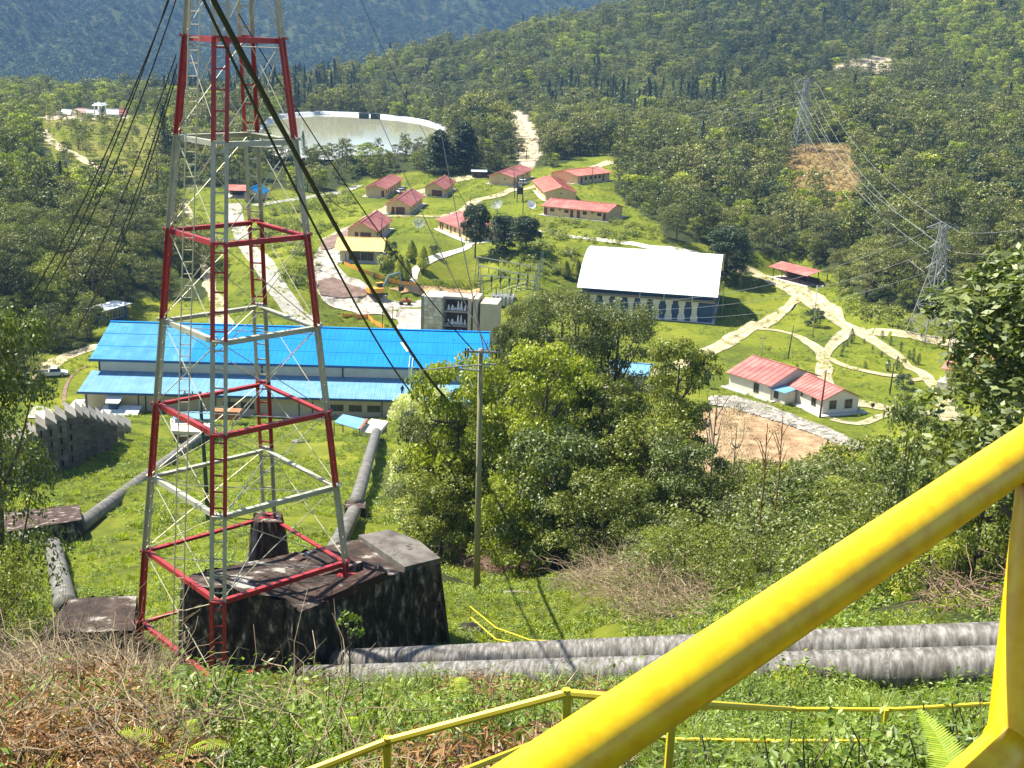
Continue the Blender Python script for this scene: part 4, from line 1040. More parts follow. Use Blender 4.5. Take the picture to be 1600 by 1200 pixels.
# ---------------------------------------------------------------- the red and cream lattice tower
mt['tower_red'] = PM('tower_red_paint', [(.3, (.26, .016, .018)), (.7, (.37, .035, .032))], 1.5, .45, spots=((.14, .02, .015), 2.5, .66))
mt['tower_cream'] = PM('tower_cream_paint', [(.3, (.30, .31, .23)), (.7, (.44, .44, .34))], 1.5, .5, spots=((.25, .20, .12), 3, .68))
mt['rod'] = PM('pale_rod', (.50, .47, .33), 3, .5, metal=.2)
mt['galv'] = PM('galvanised_steel', [(.3, (.24, .25, .24)), (.7, (.36, .37, .35))], 2, .45, metal=.4)
TC = np.array([-11.15, 50.75])
ZL = [-30.2, -25.5, -22.1, -18.69, -15.48, -11.88, -8.16, -4.45, -0.67, 3.2, 7.1]
RL = [5.02, 4.72, 4.39, 3.99, 3.63, 3.23, 2.84, 2.39, 1.92, 1.55, 1.15]
DIRS = [np.array([-1.0, .045]), np.array([-.02, -1.07]), np.array([1.0, -.06]), np.array([.03, 1.08])]   # left, near, right, rear
tw = empty('lattice_tower', (TC[0], TC[1], ZL[0]), 'tall four-legged lattice tower painted in red and cream bands', 'tower')
def TP(k, i, z=None, r=None):
    d = DIRS[k] * (RL[i] if r is None else r)
    return np.array([d[0], d[1], (ZL[i] if z is None else z) - ZL[0]])
isred = lambda i: i in (0, 1, 3, 5, 7, 9)       # bay i lies between level i and i+1
# bays from the bottom: foot+first bay red, then cream, red, ...
baycol = {0: 'tower_red', 1: 'tower_red', 2: 'tower_cream', 3: 'tower_red', 4: 'tower_cream', 5: 'tower_red', 6: 'tower_cream', 7: 'tower_red', 8: 'tower_cream', 9: 'tower_red'}
levcol = {1: 'tower_red', 2: 'tower_red', 3: 'tower_cream', 4: 'tower_red', 5: 'tower_cream', 6: 'tower_red', 7: 'tower_cream', 8: 'tower_red', 9: 'tower_cream', 10: 'tower_red'}
foot_level = {0: 0, 1: 0, 2: 1, 3: 2}      # left and near legs go lowest, right stands on the block, rear on the pier
for k in range(4):
    tang = np.array([-DIRS[k][1], DIRS[k][0], 0]); tang /= np.linalg.norm(tang)
    rad = np.array([DIRS[k][0], DIRS[k][1], 0]); rad /= np.linalg.norm(rad)
    for i in range(foot_level[k], 10):
        a, b_ = TP(k, i), TP(k, i + 1)
        if k == 0 and i == 0: a = TP(0, 0, z=-27.2, r=4.88)
        if k == 2 and i == 1: a = TP(2, 1, z=-22.75, r=4.42)
        if k == 3 and i == 2: a = a - [0, 0, .5]
        ls = G()
        hw = .185
        for s in (-1, 1):
            ls.angle(a + tang * s * hw, b_ + tang * s * hw, .15, .035, -rad, tang * s)
        lo = ls.obj('leg_section', mt[baycol[i]], tw)
        if i < 9:
            nr = 5
            for q in range(nr):
                t = (q + .5) / nr
                p = a * (1 - t) + b_ * t
                G().bar(p - tang * hw - rad * .07, p + tang * hw - rad * .07, .045, .06).obj('rung', mt[baycol[i]], lo)
for i in range(1, 11):
    col = mt[levcol[i]]
    for k in range(4):
        k2 = (k + 1) % 4
        if i == 1 and k == 2: continue
        a, b_ = TP(k, i), TP(k2, i)
        if i == 1 and k == 1: b_ = a * .45 + b_ * .55
        if i == 1 and k == 3: a = a * .5 + b_ * .5
        u_ = (b_ - a) / np.linalg.norm(b_ - a)
        inward = -(a + b_) / 2; inward[2] = 0
        G().angle(a + u_ * .2, b_ - u_ * .2, .20, .04, inward, (0, 0, -1)).obj('cross_beam', col, tw)
    for k in range(4):
        if i == 1 and k >= 2: continue
        p = TP(k, i); tg = np.array([-DIRS[k][1], DIRS[k][0], 0]) / np.linalg.norm(DIRS[k])
        G().bar(p - tg * .24, p + tg * .24, .24, .10).obj('joint_plate', col if k != 1 else mt['tower_cream'] if levcol[i] == 'tower_cream' else mt['tower_red'], tw)
for i in range(1, 10):
    for k in range(4):
        k2 = (k + 1) % 4
        if i == 1 and k in (1, 2, 3): continue
        for (ka, ia, kb, ib) in ((k, i, k2, i + 1), (k, i + 1, k2, i)):
            G().tube([TP(ka, ia), TP(kb, ib)], .019, 5).obj('brace_rod', mt['rod'], tw)
    if i > 1:
        G().tube([TP(0, i) - [0, 0, .35], TP(2, i) - [0, 0, .35]], .022, 5).obj('tie_rod', mt['galv'], tw)
        G().tube([TP(1, i) - [0, 0, .35], TP(3, i) - [0, 0, .35]], .022, 5).obj('tie_rod', mt['galv'], tw)
# ladder inside the left face
la0 = at(277, 1010, 49.6); la1 = at(304, 0, 50.2); org = np.array([TC[0], TC[1], ZL[0]])
lt = empty('tower_ladder', la0, 'narrow pale ladder climbing inside the red and cream tower', 'ladder')
dv = la1 - la0; e = np.array([.19, .03, 0])
top = dv * 1.12
for s in (-1, 1): G().tube([e * s, top + e * s], .028, 5).obj('stile', mt['rod'], lt)
nr = 62
gm = G().tube([-e, e], .022, 5).mesh('rung', mt['rod'])
for q in range(nr): link('rung', gm, lt, top * (q + .5) / nr)
# feet
for k, (z, r) in enumerate(((-27.3, 4.9), (-30.4, 5.02), (-22.8, 4.42), (-22.65, 4.40))):
    p = TP(k, 0, z=z, r=r); G().box(-.45, .45, -.4, .4, -.12, 0).obj('foot_plate', mt['tower_red'], tw, p)
    if k == 0: G().box(-.9, .7, -.7, .5, -1.2, -.13).obj('footing', PM('pink_footing', [(.3, (.32, .14, .12)), (.7, (.5, .3, .26))], 1.5, .9), tw, p)

# ---------------------------------------------------------------- lattice pylons
def pylon(label, base, height, wid, rz, arms, group='electricity pylons', seg_n=9, t=.10, name='pylon'):
    r = empty(name, base, label, 'pylon', group, rz)
    def hw(z):
        s = z / height
        return wid / 2 * (1 - s * 1.15) if s < .62 else wid / 2 * (.287 - (s - .62) * .45)
    zs = [height * (1 - (1 - i / seg_n) ** 1.35) for i in range(seg_n + 1)]
    cs = [(-1, -1), (1, -1), (1, 1), (-1, 1)]
    C = lambda k, z: np.array([cs[k][0] * max(hw(z), .25), cs[k][1] * max(hw(z), .25), z])
    for k in range(4):
        g = G()
        for i in range(seg_n): g.bar(C(k, zs[i]), C(k, zs[i + 1]), t * 1.5)
        g.obj('leg', mt['galv'], r)
    for i in range(seg_n):
        for k in range(4):
            k2 = (k + 1) % 4
            G().bar(C(k, zs[i]), C(k2, zs[i + 1]), t * .8).obj('brace', mt['galv'], r); G().bar(C(k2, zs[i]), C(k, zs[i + 1]), t * .8).obj('brace', mt['galv'], r)
            if i: G().bar(C(k, zs[i]), C(k2, zs[i]), t * .7).obj('strut', mt['galv'], r)
    tips = []
    for (z, L, s) in arms:
        tip = np.array([s * L, 0, z + .1 * L * 0])
        g = G()
        for y in (-1, 1):
            g.bar((s * max(hw(z), .25), y * .3, z), tip, t); g.bar((s * max(hw(z + 1.2), .25), y * .3, z + 1.2), tip, t)
        g.obj('cross_arm', mt['galv'], r)
        G().tube([tip, tip - [0, 0, .9]], .09, 5).obj('insulator', mt['glass'], r)
        M = Matrix.Translation(Vector([float(c) for c in base])) @ Matrix.Rotation(rz, 4, 'Z')
        tips.append(np.array(M @ Vector(tip - [0, 0, .9])))
    return tips
b1 = cast(1452, 528); hpx = 165
H1 = 165 * np.linalg.norm(b1) / 2000 / math.cos(math.radians(13)); W1 = 50 * np.linalg.norm(b1) / 2000
tip1 = pylon('near steel pylon standing on the lawn beside the dirt road junction', b1, H1, W1 * 1.0, .3, [(H1 * .97, 4.0, -1), (H1 * .97, 4.0, 1), (H1 * .80, 2.6, -1), (H1 * .80, 2.6, 1), (H1 * .62, 3.0, -1), (H1 * .62, 3.0, 1)], t=.13)
b2 = cast(1250, 238); H2 = 106 * np.linalg.norm(b2) / 2000; W2 = 26 * np.linalg.norm(b2) / 2000
tip2 = pylon('steel pylon on the tan cleared knoll in the middle of the forest', b2, H2, W2 * 1.15, .2, [(H2 * .98, 4.5, -1), (H2 * .98, 4.5, 1), (H2 * .82, 3.4, -1), (H2 * .82, 3.4, 1), (H2 * .66, 3.4, -1), (H2 * .66, 3.4, 1)], t=.17)
b3 = cast(858, 44); H3 = 42 * np.linalg.norm(b3) / 2000
tip3 = pylon('tiny pylon on the crest of the wooded ridge against the blue mountain', b3, H3, H3 * .24, .1, [(H3 * .9, H3 * .2, -1), (H3 * .9, H3 * .2, 1), (H3 * .6, H3 * .16, -1)], t=.3, seg_n=5)
b4 = cast(104, 283); H4 = 30 * np.linalg.norm(b4) / 2000
pylon('small pylon by the bright green field on the far left', b4, H4, H4 * .22, .1, [(H4 * .9, 1.6, -1), (H4 * .9, 1.6, 1)], t=.14, seg_n=5)

mt['wire'] = PM('grey_wire', (.34, .35, .34), 2, .5)
mt['cable'] = PM('black_cable', (.012, .012, .012), 2, .6)
def wire(name, label, a, b_, r, sag, mat_=None, group=None, cat='cable', n=24, r2=None):
    a = np.asarray(a, float); b_ = np.asarray(b_, float)
    t = np.linspace(0, 1, n)[:, None]
    P = a + (b_ - a) * t; P[:, 2] -= (4 * sag * t * (1 - t))[:, 0]
    o = G().tube(P - a, np.linspace(r, r2 or r, n), 5).obj(name, mat_ or mt['wire'], loc=a)
    tag(o, label, cat, group); return o
WG = 'power lines between the pylons'
for k in range(6):
    wire('power_line', ['upper left', 'upper right', 'middle left', 'middle right', 'lower left', 'lower right'][k] + ' of the six pale lines between lawn pylon and knoll pylon', tip1[k], tip2[k], .032, 6, group=WG)
    far = at(780 - 20 * k, 172 + 9 * k, 640)
    wire('power_line', ['highest', 'second highest', 'third highest', 'fourth', 'fifth', 'lowest'][k] + ' pale line running left from the knoll pylon over the woods', tip2[k], far, .045, 10, group='power lines left of the knoll pylon')
for k in (1, 3, 5):
    wire('power_line', {1: 'top', 3: 'middle', 5: 'bottom'}[k] + ' pale line leaving the lawn pylon to the right', tip1[k], at(1720, 300 + 22 * k, 200), .026, 1.5, group='power lines right of the lawn pylon')
for k in (0, 2, 4):
    wire('power_line', {0: 'top', 2: 'middle', 4: 'bottom'}[k] + ' pale line from the lawn pylon down towards the switchyard', tip1[k], pl(860, 470 + 3 * k, -50), .028, 5, group='power lines towards the switchyard')
wire('power_line', 'thin pale line from the ridge pylon to the right', tip3[1], at(1010, 10, 1100), .14, 4)
# black cables sweeping down across the view beside the tower
wire('black_cable', 'thickest black cable sweeping from the top of the tower down to the right', at(318, -30, 27), at(706, 632, 92), .065, .9, mt['cable'], r2=.10)
wire('black_cable', 'thinner black cable running just left of the thickest one', at(304, -30, 30), at(655, 628, 96), .036, 1.0, mt['cable'], r2=.065)
CG = 'thin black cables'
for (u0, v0, d0, u1, v1, d1, lab) in [
    (268, -10, 48, 30, 490, 60, 'outermost of the dark stay cables slanting down left of the tower'),
    (264, -5, 48, 60, 470, 62, 'second dark stay cable slanting down left of the tower'),
    (278, -10, 47, 96, 420, 62, 'third dark stay cable, starting at the tower top left'),
    (275, 86, 50, 92, 500, 66, 'left cable of the lower pair beside the red tower leg'),
    (277, 100, 50, 118, 520, 66, 'middle cable of the lower group beside the red tower leg'),
    (272, 130, 50, 140, 480, 70, 'right cable of the lower group beside the red tower leg'),
    (512, -10, 120, 770, 560, 66.5, 'thin dark line from the upper centre down to the wooden pole'),
    (652, -10, 150, 756, 548, 66, 'thin dark line dropping steeply to the crossarm of the wooden pole'),
    (360, 60, 52, 560, 330, 130, 'thin dark line fanning right from the upper part of the tower'),
    (372, 20, 52, 740, 548, 66, 'thin dark line from the tower top to the wooden pole')]:
    wire('stay_cable' if u0 < 300 else 'overhead_line', lab, at(u0, v0, d0), at(u1, v1, d1), .026 if u0 < 300 else .022, .8 if d1 < 100 else 2.0, mt['cable'], r2=.034, cat='cable')
wire('overhead_line', 'thin dark line crossing the switchyard from the village', at(560, -10, 260), pl(835, 450, -50), .05, 6, mt['cable'])

# ---------------------------------------------------------------- poles
mt['pole_wood'] = PM('pole_olive_wood', [(.3, (.20, .19, .10)), (.7, (.32, .30, .17))], 1, .85, stretch=(3, 3, .3))
mt['pole_dark'] = PM('pole_dark', [(.3, (.045, .04, .03)), (.7, (.09, .08, .06))], 1, .85)
mt['pole_red'] = PM('pole_redbrown', [(.3, (.10, .03, .02)), (.7, (.17, .06, .04))], 1, .8)
mt['lamp'] = PM('lamp_head', (.55, .56, .56), 2, .4)
def pole(label, bu, bv, tu, tv, r=.12, m_=None, arms=(), lamp=0, base=None, name='utility_pole', cat='pole', group='poles on the plant site'):
    b_ = cast(bu, bv, 60) if base is None else base
    d = math.hypot(b_[0], b_[1])
    t = at(tu, tv, d)
    root = empty(name, b_, label, cat, group)
    tp = t - b_
    G().tube([np.array([0, 0, -.6]), tp * .5, tp], [r * 1.15, r, r * .8], 10).obj('shaft', m_ or mt['pole_dark'], root, smooth=True)
    for (f_, L, yaw) in arms:
        p = tp * f_; e_ = np.array([math.cos(yaw), math.sin(yaw), 0]) * L / 2
        G().bar(p - e_, p + e_, .10, .12).obj('crossarm', mt['galv'], root)
        for s in (-.9, -.45, .45, .9): G().tube([p + e_ * s, p + e_ * s + [0, 0, .22]], .05, 6).obj('insulator', mt['glass'], root)
    if lamp:
        e_ = np.array([lamp, -.3, .25])
        G().tube([tp * .97, tp * .97 + e_ * .6 + [0, 0, .2], tp * .97 + e_], .04, 5).obj('bracket', mt['galv'], root)
        G().tube([tp * .97 + e_ * .9, tp * .97 + e_ * 1.35 + [0, 0, .04]], [.10, .16], 6).obj('lamp_head', mt['lamp'], root)
    return root, b_, tp
wb = gnd(745, 66, 925); wb = cast(745, 925, 58)
R_, bb, tp = pole('tall olive wooden pole with a crossarm right of the tower, in front of the trees', 745, 925, 751, 545, .165, mt['pole_wood'], base=wb, name='wooden_pole')
sc_ = math.hypot(*wb[:2]) / 2000
G().bar(tp * .99 + np.array([-26 * sc_, -.15, 0]), tp * .99 + np.array([32 * sc_, -.15, .02]), .10, .12).obj('crossarm', mt['galv'], R_)
for q in (-24, -20, 26, 30): G().tube([tp * .99 + np.array([q * sc_, -.15, -.3]), tp * .99 + np.array([q * sc_, -.15, .2])], .05, 6).obj('insulator', mt['glass'], R_)
G().tube([tp * .915 + [0, -.1, 0], tp * .92 + np.array([-1.2, -.25, .05])], .05, 6).obj('lamp_arm', mt['galv'], R_)
G().tube([tp * .945 + [.9, -.1, 0], tp * .93 + np.array([-1.6, -.3, .0]), tp * .915 + np.array([-3.2, -.4, .0])], [.05, .045, .03], 6).obj('conduit_arm', mt['galv'], R_)
pole('red-brown leaning pole in front of the red-roofed bungalow', 1281, 652, 1291, 578, .15, mt['pole_red'], base=pl(1281, 652, -60))
pole('dark pole leaning on the lawn left of the road loop', 1231, 560, 1240, 509, .11, mt['pole_dark'])
pole('thin lamp pole beside the round agave bush', 1270, 528, 1277, 446, .09, mt['galv'], lamp=.9)
pole('lamp pole among the small cypresses', 1390, 616, 1397, 568, .13, mt['pole_dark'], lamp=-1.0)
pole('thin grey pole on the lawn above the bungalow', 1190, 562, 1192, 528, .07, mt['galv'], arms=[(.97, 1.2, 0)])
pole('crossarm pole seen through the tree at the gym road', 1081, 580, 1082, 556, .1, mt['pole_dark'], arms=[(.95, 3.0, 0), (.8, 2.4, 0)])
pole('thin pole beside the right end of the sports hall', 1128, 500, 1131, 440, .08, mt['galv'])
pole('tall lamp pole at the forest edge beside the red shelter', 1216, 412, 1218, 373, .09, mt['galv'], lamp=-.9)
pole('pole at the right edge, half hidden by the near tree', 1478, 565, 1485, 520, .09, mt['pole_dark'])
pole('lamp pole behind the ridge of the blue roof', 597, 515, 599, 462, .08, mt['pole_dark'], lamp=.5)
pole('short pole at the right of the gravel yard', 613, 518, 614, 478, .09, mt['pole_dark'])
for (bu, bv, tu, tv, L, lab) in [(804, 310, 803, 262, 2.2, 'pole with a crossarm left of the twin transformer poles'), (925, 292, 926, 262, 1.4, 'pole in front of the farthest village house'), (817, 336, 818, 306, 0, 'thin pole beside the white dish'), (734, 340, 735, 308, 1.0, 'pole beside the village path'), (701, 355, 702, 332, 0, 'thin pole left of the half hidden house'), (596, 372, 597, 340, 1.6, 'crossarm pole in front of the second house row'),
                            (587, 308, 587, 285, 0, 'thin pole at the farthest back left house'), (661, 428, 662, 400, 1.6, 'crossarm pole among the cypresses'), (822, 250, 824, 222, 1.6, 'pole beside the quarry road'), (842, 240, 843, 206, 1.6, 'farther pole beside the quarry road'), (540, 412, 540, 395, 0, 'thin pole in front of the yellow-roofed building')]:
    pole(lab, bu, bv, tu, tv, .11, mt['pole_dark'], arms=[(.95, L, .2)] if L else (), group='poles in the village')
# twin transformer poles
tb = cast(812, 316, 200)
tr = empty('pole_transformer', tb, 'pair of tall poles carrying a dark transformer above the dishes', 'transformer')
hh = 42 * np.linalg.norm(tb) / 2000
for x in (-.8, .8): G().tube([(x, 0, -.5), (x, 0, hh)], .13, 8).obj('pole', mt['pole_dark'], tr)
G().bar((-1.6, 0, hh * .9), (1.6, 0, hh * .9), .14).obj('crossarm', mt['galv'], tr)
G().box(-.7, .7, -.45, .45, hh * .3, hh * .55).obj('tank', mt['black'], tr)
for x in (-.4, 0, .4): G().tube([(x, 0, hh * .55), (x, 0, hh * .66)], .08, 6).obj('bushing', mt['white_metal'], tr)
# dark pole inside the tower's view, in front of the hall
pole('dark green pole with two stubby arms seen through the tower', 326, 815, 312, 612, .16, PM('pole_green', (.035, .055, .04), 2, .7), arms=[(.98, 2.6, 0)], base=cast(326, 815, 60))

# ---------------------------------------------------------------- satellite dishes
def dish(label, bu, bv, rad, rz, solid=True):
    b_ = cast(bu, bv, 200); r = empty('satellite_dish', b_, label, 'satellite dish', 'satellite dishes', rz)
    hh = rad * 1.3
    G().tube([(0, 0, -.3), (0, 0, hh)], .10, 8).obj('mast', mt['galv'], r)
    g = G(); nr, nt_ = 6, 20
    V = [(0, 0, 0)]
    for i in range(1, nr + 1):
        q = rad * i / nr
        for j in range(nt_): V.append((q * math.cos(2 * math.pi * j / nt_), q * math.sin(2 * math.pi * j / nt_), .35 * q * q / rad))
    F_ = [(0, 1 + j, 1 + (j + 1) % nt_) for j in range(nt_)]
    for i in range(nr - 1):
        for j in range(nt_):
            if not solid and (i + j) % 2: pass
            a = 1 + i * nt_ + j; b2_ = 1 + i * nt_ + (j + 1) % nt_
            F_.append((a, a + nt_, b2_ + nt_, b2_))
    g.raw(V, F_)
    o = g.obj('reflector', mt['white_metal'] if solid else mt['zinc'], r, (0, 0, hh), smooth=True)
    o.rotation_euler = (math.radians(55), 0, 0)
    if not solid:
        md = o.modifiers.new('wire', 'WIREFRAME'); md.thickness = .07; md.use_replace = True
    for j in range(3):
        a = 2 * math.pi * j / 3
        s = G().tube([(rad * .9 * math.cos(a), rad * .9 * math.sin(a), .28 * rad), (0, 0, rad * .8)], .03, 4).obj('feed_strut', mt['galv'], o)
    G().box(-.12, .12, -.12, .12, rad * .75, rad * .95).obj('feed', mt['white_metal'], o)
dish('solid white dish beside the long low house', 829, 330, 1.35, .5)
dish('large mesh dish on the green right of the round trees', 777, 333, 1.75, -.4, False)
dish('mesh dish on the lawn among the middle houses', 654, 362, 1.6, .2, False)

# ---------------------------------------------------------------- vehicles
def car(label, base, rz, paint, kind='car', L=4.4, name=None):
    r = empty(name or ('pickup' if kind == 'pickup' else 'parked_car'), base, label, 'pickup truck' if kind == 'pickup' else 'car', None, rz)
    w = .88
    side = [(-L / 2, .35), (L / 2, .35), (L / 2, .72), (L / 2 - .9, .95), (L / 2 - 1.5, .98), (-L / 2 + .1, 1.0), (-L / 2, .9)]
    g = G(); n = len(side)
    g.raw([(x, -w, z) for x, z in side] + [(x, w, z) for x, z in side], [tuple(range(n))[::-1], tuple(range(n, 2 * n))] + [(i, (i + 1) % n, n + (i + 1) % n, n + i) for i in range(n)])
    g.obj('body', paint, r)
    if kind == 'pickup': c0, c1, c2, c3 = -.5, 1.4, -.3, .8
    else: c0, c1, c2, c3 = -1.9, 1.3, -1.5, .6
    G().hexa([(c0, -w + .05, .99), (c1, -w + .05, .97), (c1, w - .05, .97), (c0, w - .05, .99)], [(c2, -w + .2, 1.46), (c3, -w + .2, 1.46), (c3, w - .2, 1.46), (c2, w - .2, 1.46)]).obj('window_glass', mt['glass'], r)
    G().box(c2 - .05, c3 + .05, -w + .17, w - .17, 1.465, 1.52).obj('cabin_roof', paint, r)
    if kind == 'pickup': G().box(-L / 2 + .12, -.65, -w + .12, w - .12, 1.005, 1.03).obj('load_bed', mt['black'], r)
    for x in (-L / 2 + .85, L / 2 - .9):
        for y in (-w + .02, w - .02):
            o = G().tube([(0, -.11, 0), (0, .11, 0)], .34, 14).obj('wheel', mt['tyre'], r, (x, y, .34))
            G().tube([(0, -.13, 0), (0, .13, 0)], .17, 8).obj('rim', mt['galv'], o)
    for y in (-.6, .6): G().box(L / 2 - .02, L / 2 + .03, y - .16, y + .16, .58, .72).obj('headlight', mt['white_metal'], r)
    return r
carw = PM('white_car_paint', (.74, .75, .76), 1, .3); cars = PM('silver_car_paint', (.42, .44, .46), 1, .3, metal=.5)
car('pale pickup truck parked on the dirt road behind the left tree', cast(82, 588, 100), .35, PM('pale_blue_car', (.50, .58, .66), 1, .3), 'pickup', 5.0)
car('silver car parked on the village road above the gabled porch house', cast(628, 302, 200), .9, cars)
car('white and black car parked beside the back village house', cast(818, 288, 200), .4, carw)
# excavator on the gravel yard
ex = empty('excavator', cast(590, 463, 200), 'orange excavator with a raised grey arm on the gravel yard', 'excavator', rz=.5)
orange = PM('orange_paint', (.62, .30, .03), 1.5, .5)
for y in (-1.1, 1.1): G().hexa([(-1.7, y - .28, .1), (1.7, y - .28, .1), (1.7, y + .28, .1), (-1.7, y + .28, .1)], [(-2.0, y - .28, .8), (2.0, y - .28, .8), (2.0, y + .28, .8), (-2.0, y + .28, .8)]).obj('track', mt['black'], ex)
G().box(-2.3, 1.1, -1.2, 1.2, .95, 2.0).obj('house', orange, ex)
cb = G().box(0, 1.5, .1, 1.15, 2.01, 2.9).obj('cab', mt['glass'], ex); G().box(-.05, 1.55, .05, 1.2, 2.91, 3.0).obj('cab_roof', orange, ex)
armm = PM('grey_arm', (.16, .22, .23), 2, .5)
G().tube([(1.0, -.3, 1.6), (2.6, -.3, 4.6), (5.2, -.3, 5.2)], [.28, .32, .2], 6).obj('boom', armm, ex)
G().tube([(5.2, -.3, 5.2), (5.6, -.3, 2.0)], [.22, .14], 6).obj('stick', armm, ex)
G().hexa([(5.2, -.8, .9), (6.0, -.8, 1.1), (6.0, .2, 1.1), (5.2, .2, .9)], [(5.0, -.8, 2.0), (6.2, -.8, 1.9), (6.2, .2, 1.9), (5.0, .2, 2.0)]).obj('bucket', mt['black'], ex)
rl = empty('small_roller', cast(633, 477, 200), 'small dark machine standing alone on the pale gravel', 'machine', rz=.2)
G().tube([(-.9, -.5, .45), (-.9, .5, .45)], .45, 12).obj('drum', mt['black'], rl); G().tube([(.9, -.5, .4), (.9, .5, .4)], .4, 12).obj('rear_wheel', mt['black'], rl)
G().box(-.7, 1.2, -.5, .5, .8, 1.3).obj('body', PM('machine_red', (.3, .06, .04), 2, .6), rl); G().box(.1, .5, -.2, .2, 1.31, 1.9).obj('seat', mt['black'], rl)

# ---------------------------------------------------------------- stone transformer building and switchyard behind the blue roof
s0 = pl(657, 528, -60); s1 = pl(775, 536, -60)
sa = math.atan2(s1[1] - s0[1], s1[0] - s0[0])
st = empty('transformer_building', (s0[0], s0[1], -60), 'pale stone building with three dark bays stacked behind the blue roof', 'building', rz=sa)
sw = math.dist(s0[:2], s1[:2]); px = sw / 118
def bandbox(x0, x1, y0, y1, z0, z1, name, m_): return G().box(x0 * px, x1 * px, y0, y1, z0, z1).obj(name, m_, st)
SH = 8.6
bandbox(0, 4, 0, 6, -.5, SH, 'corner_pier', PM('moss_pier', (.26, .26, .16), 1, .9))
# the front wall is laid stone by stone
bandbox(4, 33, .3, 6, -.5, SH - .1, 'wall_core', mt['slab'])
rgs = np.random.default_rng(3)
z = 0.0
while z < SH - .3:
    hh_ = rgs.uniform(.6, 1.0); x = 4.2
    while x < 32.5:
        ww = min(rgs.uniform(5, 10), 33 - x)
        G().box(x * px, (x + ww) * px - .05, rgs.uniform(.08, .2), .32, z, z + hh_ - .05).obj('stone', mt['stone_pale'], st); x += ww
    z += hh_
bandbox(33, 73, 5.4, 6, -.5, SH, 'bay_back_wall', mt['mud'])
for k in range(4): bandbox(33, 73, 1.0, 5.4, SH * k / 3 - .35 - (.2 if k == 3 else 0), SH * k / 3 - .05, 'bay_floor', PM('bay_concrete', (.30, .27, .23), 1, .9) if k == 0 else bpy.data.materials['bay_concrete'])
bandbox(73, 78, 0, 6, -.5, SH, 'pier', mt['cream']); bandbox(81, 88, 0, 6, -.5, SH, 'pier', mt['cream']); bandbox(92, 118, 0, 6, -.5, SH - .8, 'end_block', mt['cream'])
bandbox(78, 81, 3, 6, -.5, SH, 'dark_recess', mt['mud'])
g_ = lambda x, z_, r_, h_: G().tube([(x * px, 2.2, z_), (x * px, 2.2, z_ + h_ * .3), (x * px, 2.2, z_ + h_)], [r_, r_ * .7, r_ * .25], 8).obj('insulator', mt['white_metal'], st)
for k in range(3):
    zz = SH * k / 3 - .04
    for x in (40, 46, 55, 60, 66): g_(x, zz, .35 if x != 46 else .5, 1.9 if x in (55, 60) else 1.0)
    G().box(48 * px, 63 * px, 1.8, 2.8, zz, zz + .5).obj('transformer_tank', mt['zinc'], st)
# transformer on the roof side
tf = empty('power_transformer', cast(786, 478, 200) + [0, 0, .0], 'grey power transformer with white bushings right of the stone building', 'transformer', rz=sa)
G().box(-2.6, 2.6, -1.2, 1.2, .2, 2.4).obj('tank', mt['galv'], tf)
for k in range(6): G().box(-2.5 + k * .9, -2.2 + k * .9, -1.7, -1.21, .5, 2.2).obj('radiator', mt['zinc'], tf)
for k in range(6): G().tube([(-2.2 + k * .9, 0, 2.4), (-2.4 + k * .95, 0, 3.6)], [.16, .07], 6).obj('bushing', mt['white_metal'], tf)
for x in (-1.6, 1.6): G().tube([(x, .3, 2.4), (x * 1.1, .3, 4.2)], [.16, .08], 6).obj('tall_bushing', mt['black'], tf)
# switchyard gantries
def gantry(label, pts, h, legw=1.1):
    A, B = pts
    r = empty('gantry', A, label, 'gantry', 'switchyard gantries')
    for P_ in (A, B):
        o = P_ - A
        for sx in (-1, 1):
            for sy in (-1, 1): G().bar(o + [sx * legw / 2, sy * legw / 2, -.3], o + [sx * .15, sy * .15, h], .12).obj('leg', mt['galv'], r)
        for k in range(5):
            t0, t1 = k / 5, (k + 1) / 5
            w0, w1 = legw / 2 * (1 - t0) + .15 * t0, legw / 2 * (1 - t1) + .15 * t1
            for sy in (-1, 1): G().bar(o + [-w0, sy * w0, h * t0], o + [w1, sy * w1, h * t1], .07).obj('brace', mt['galv'], r)
    D_ = B - A; D_[2] = 0
    for y in (-.25, .25): G().bar(np.array([0, y, h]), D_ + [0, y, h], .12).obj('beam', mt['galv'], r)
    for k in range(1, 6):
        p_ = D_ * k / 6; G().tube([p_ + [0, 0, h], p_ + [0, 0, h - 1.4]], .09, 5).obj('insulator', mt['black'], r)
q = lambda u, v: cast(u, v, 200)
gantry('front switchyard gantry directly behind the central trees', (q(752, 478), q(836, 470)), 7.0)
gantry('middle switchyard gantry with a row of hanging insulators', (q(748, 458), q(840, 452)), 6.5)
gantry('rear switchyard gantry below the round dark trees', (q(745, 440), q(846, 434)), 6.0)
for k in range(5):
    a = q(768 + 14 * k, 452); r = empty('disconnector', a, 'dark insulator post in the switchyard row', 'insulator post', 'insulator posts in the switchyard')
    G().bar((0, 0, -.2), (0, 0, 1.8), .25).obj('pedestal', mt['galv'], r); G().tube([(0, 0, 1.8), (0, 0, 3.4)], [.2, .14], 8).obj('insulator', mt['black'], r)
for nm, a, b_, hh_, lab in [('yard_fence', q(660, 455), q(842, 452), 1.6, 'orange-based mesh fence along the front of the switchyard lawn')]:
    r = empty(nm, a, lab, 'fence'); D_ = b_ - a; n_ = 26
    for k in range(n_ + 1): p_ = D_ * k / n_; p_[2] = ground(a[0] + p_[0], a[1] + p_[1]) - a[2]; G().bar(p_, p_ + [0, 0, hh_], .07).obj('post', mt['galv'], r)
    for z_ in (.1, .8, 1.55): G().tube([D_ * k / n_ * [1, 1, 0] + [0, 0, ground(a[0] + D_[0] * k / n_, a[1] + D_[1] * k / n_) - a[2] + z_] for k in range(n_ + 1)], .03, 4).obj('rail', mt['galv'], r)
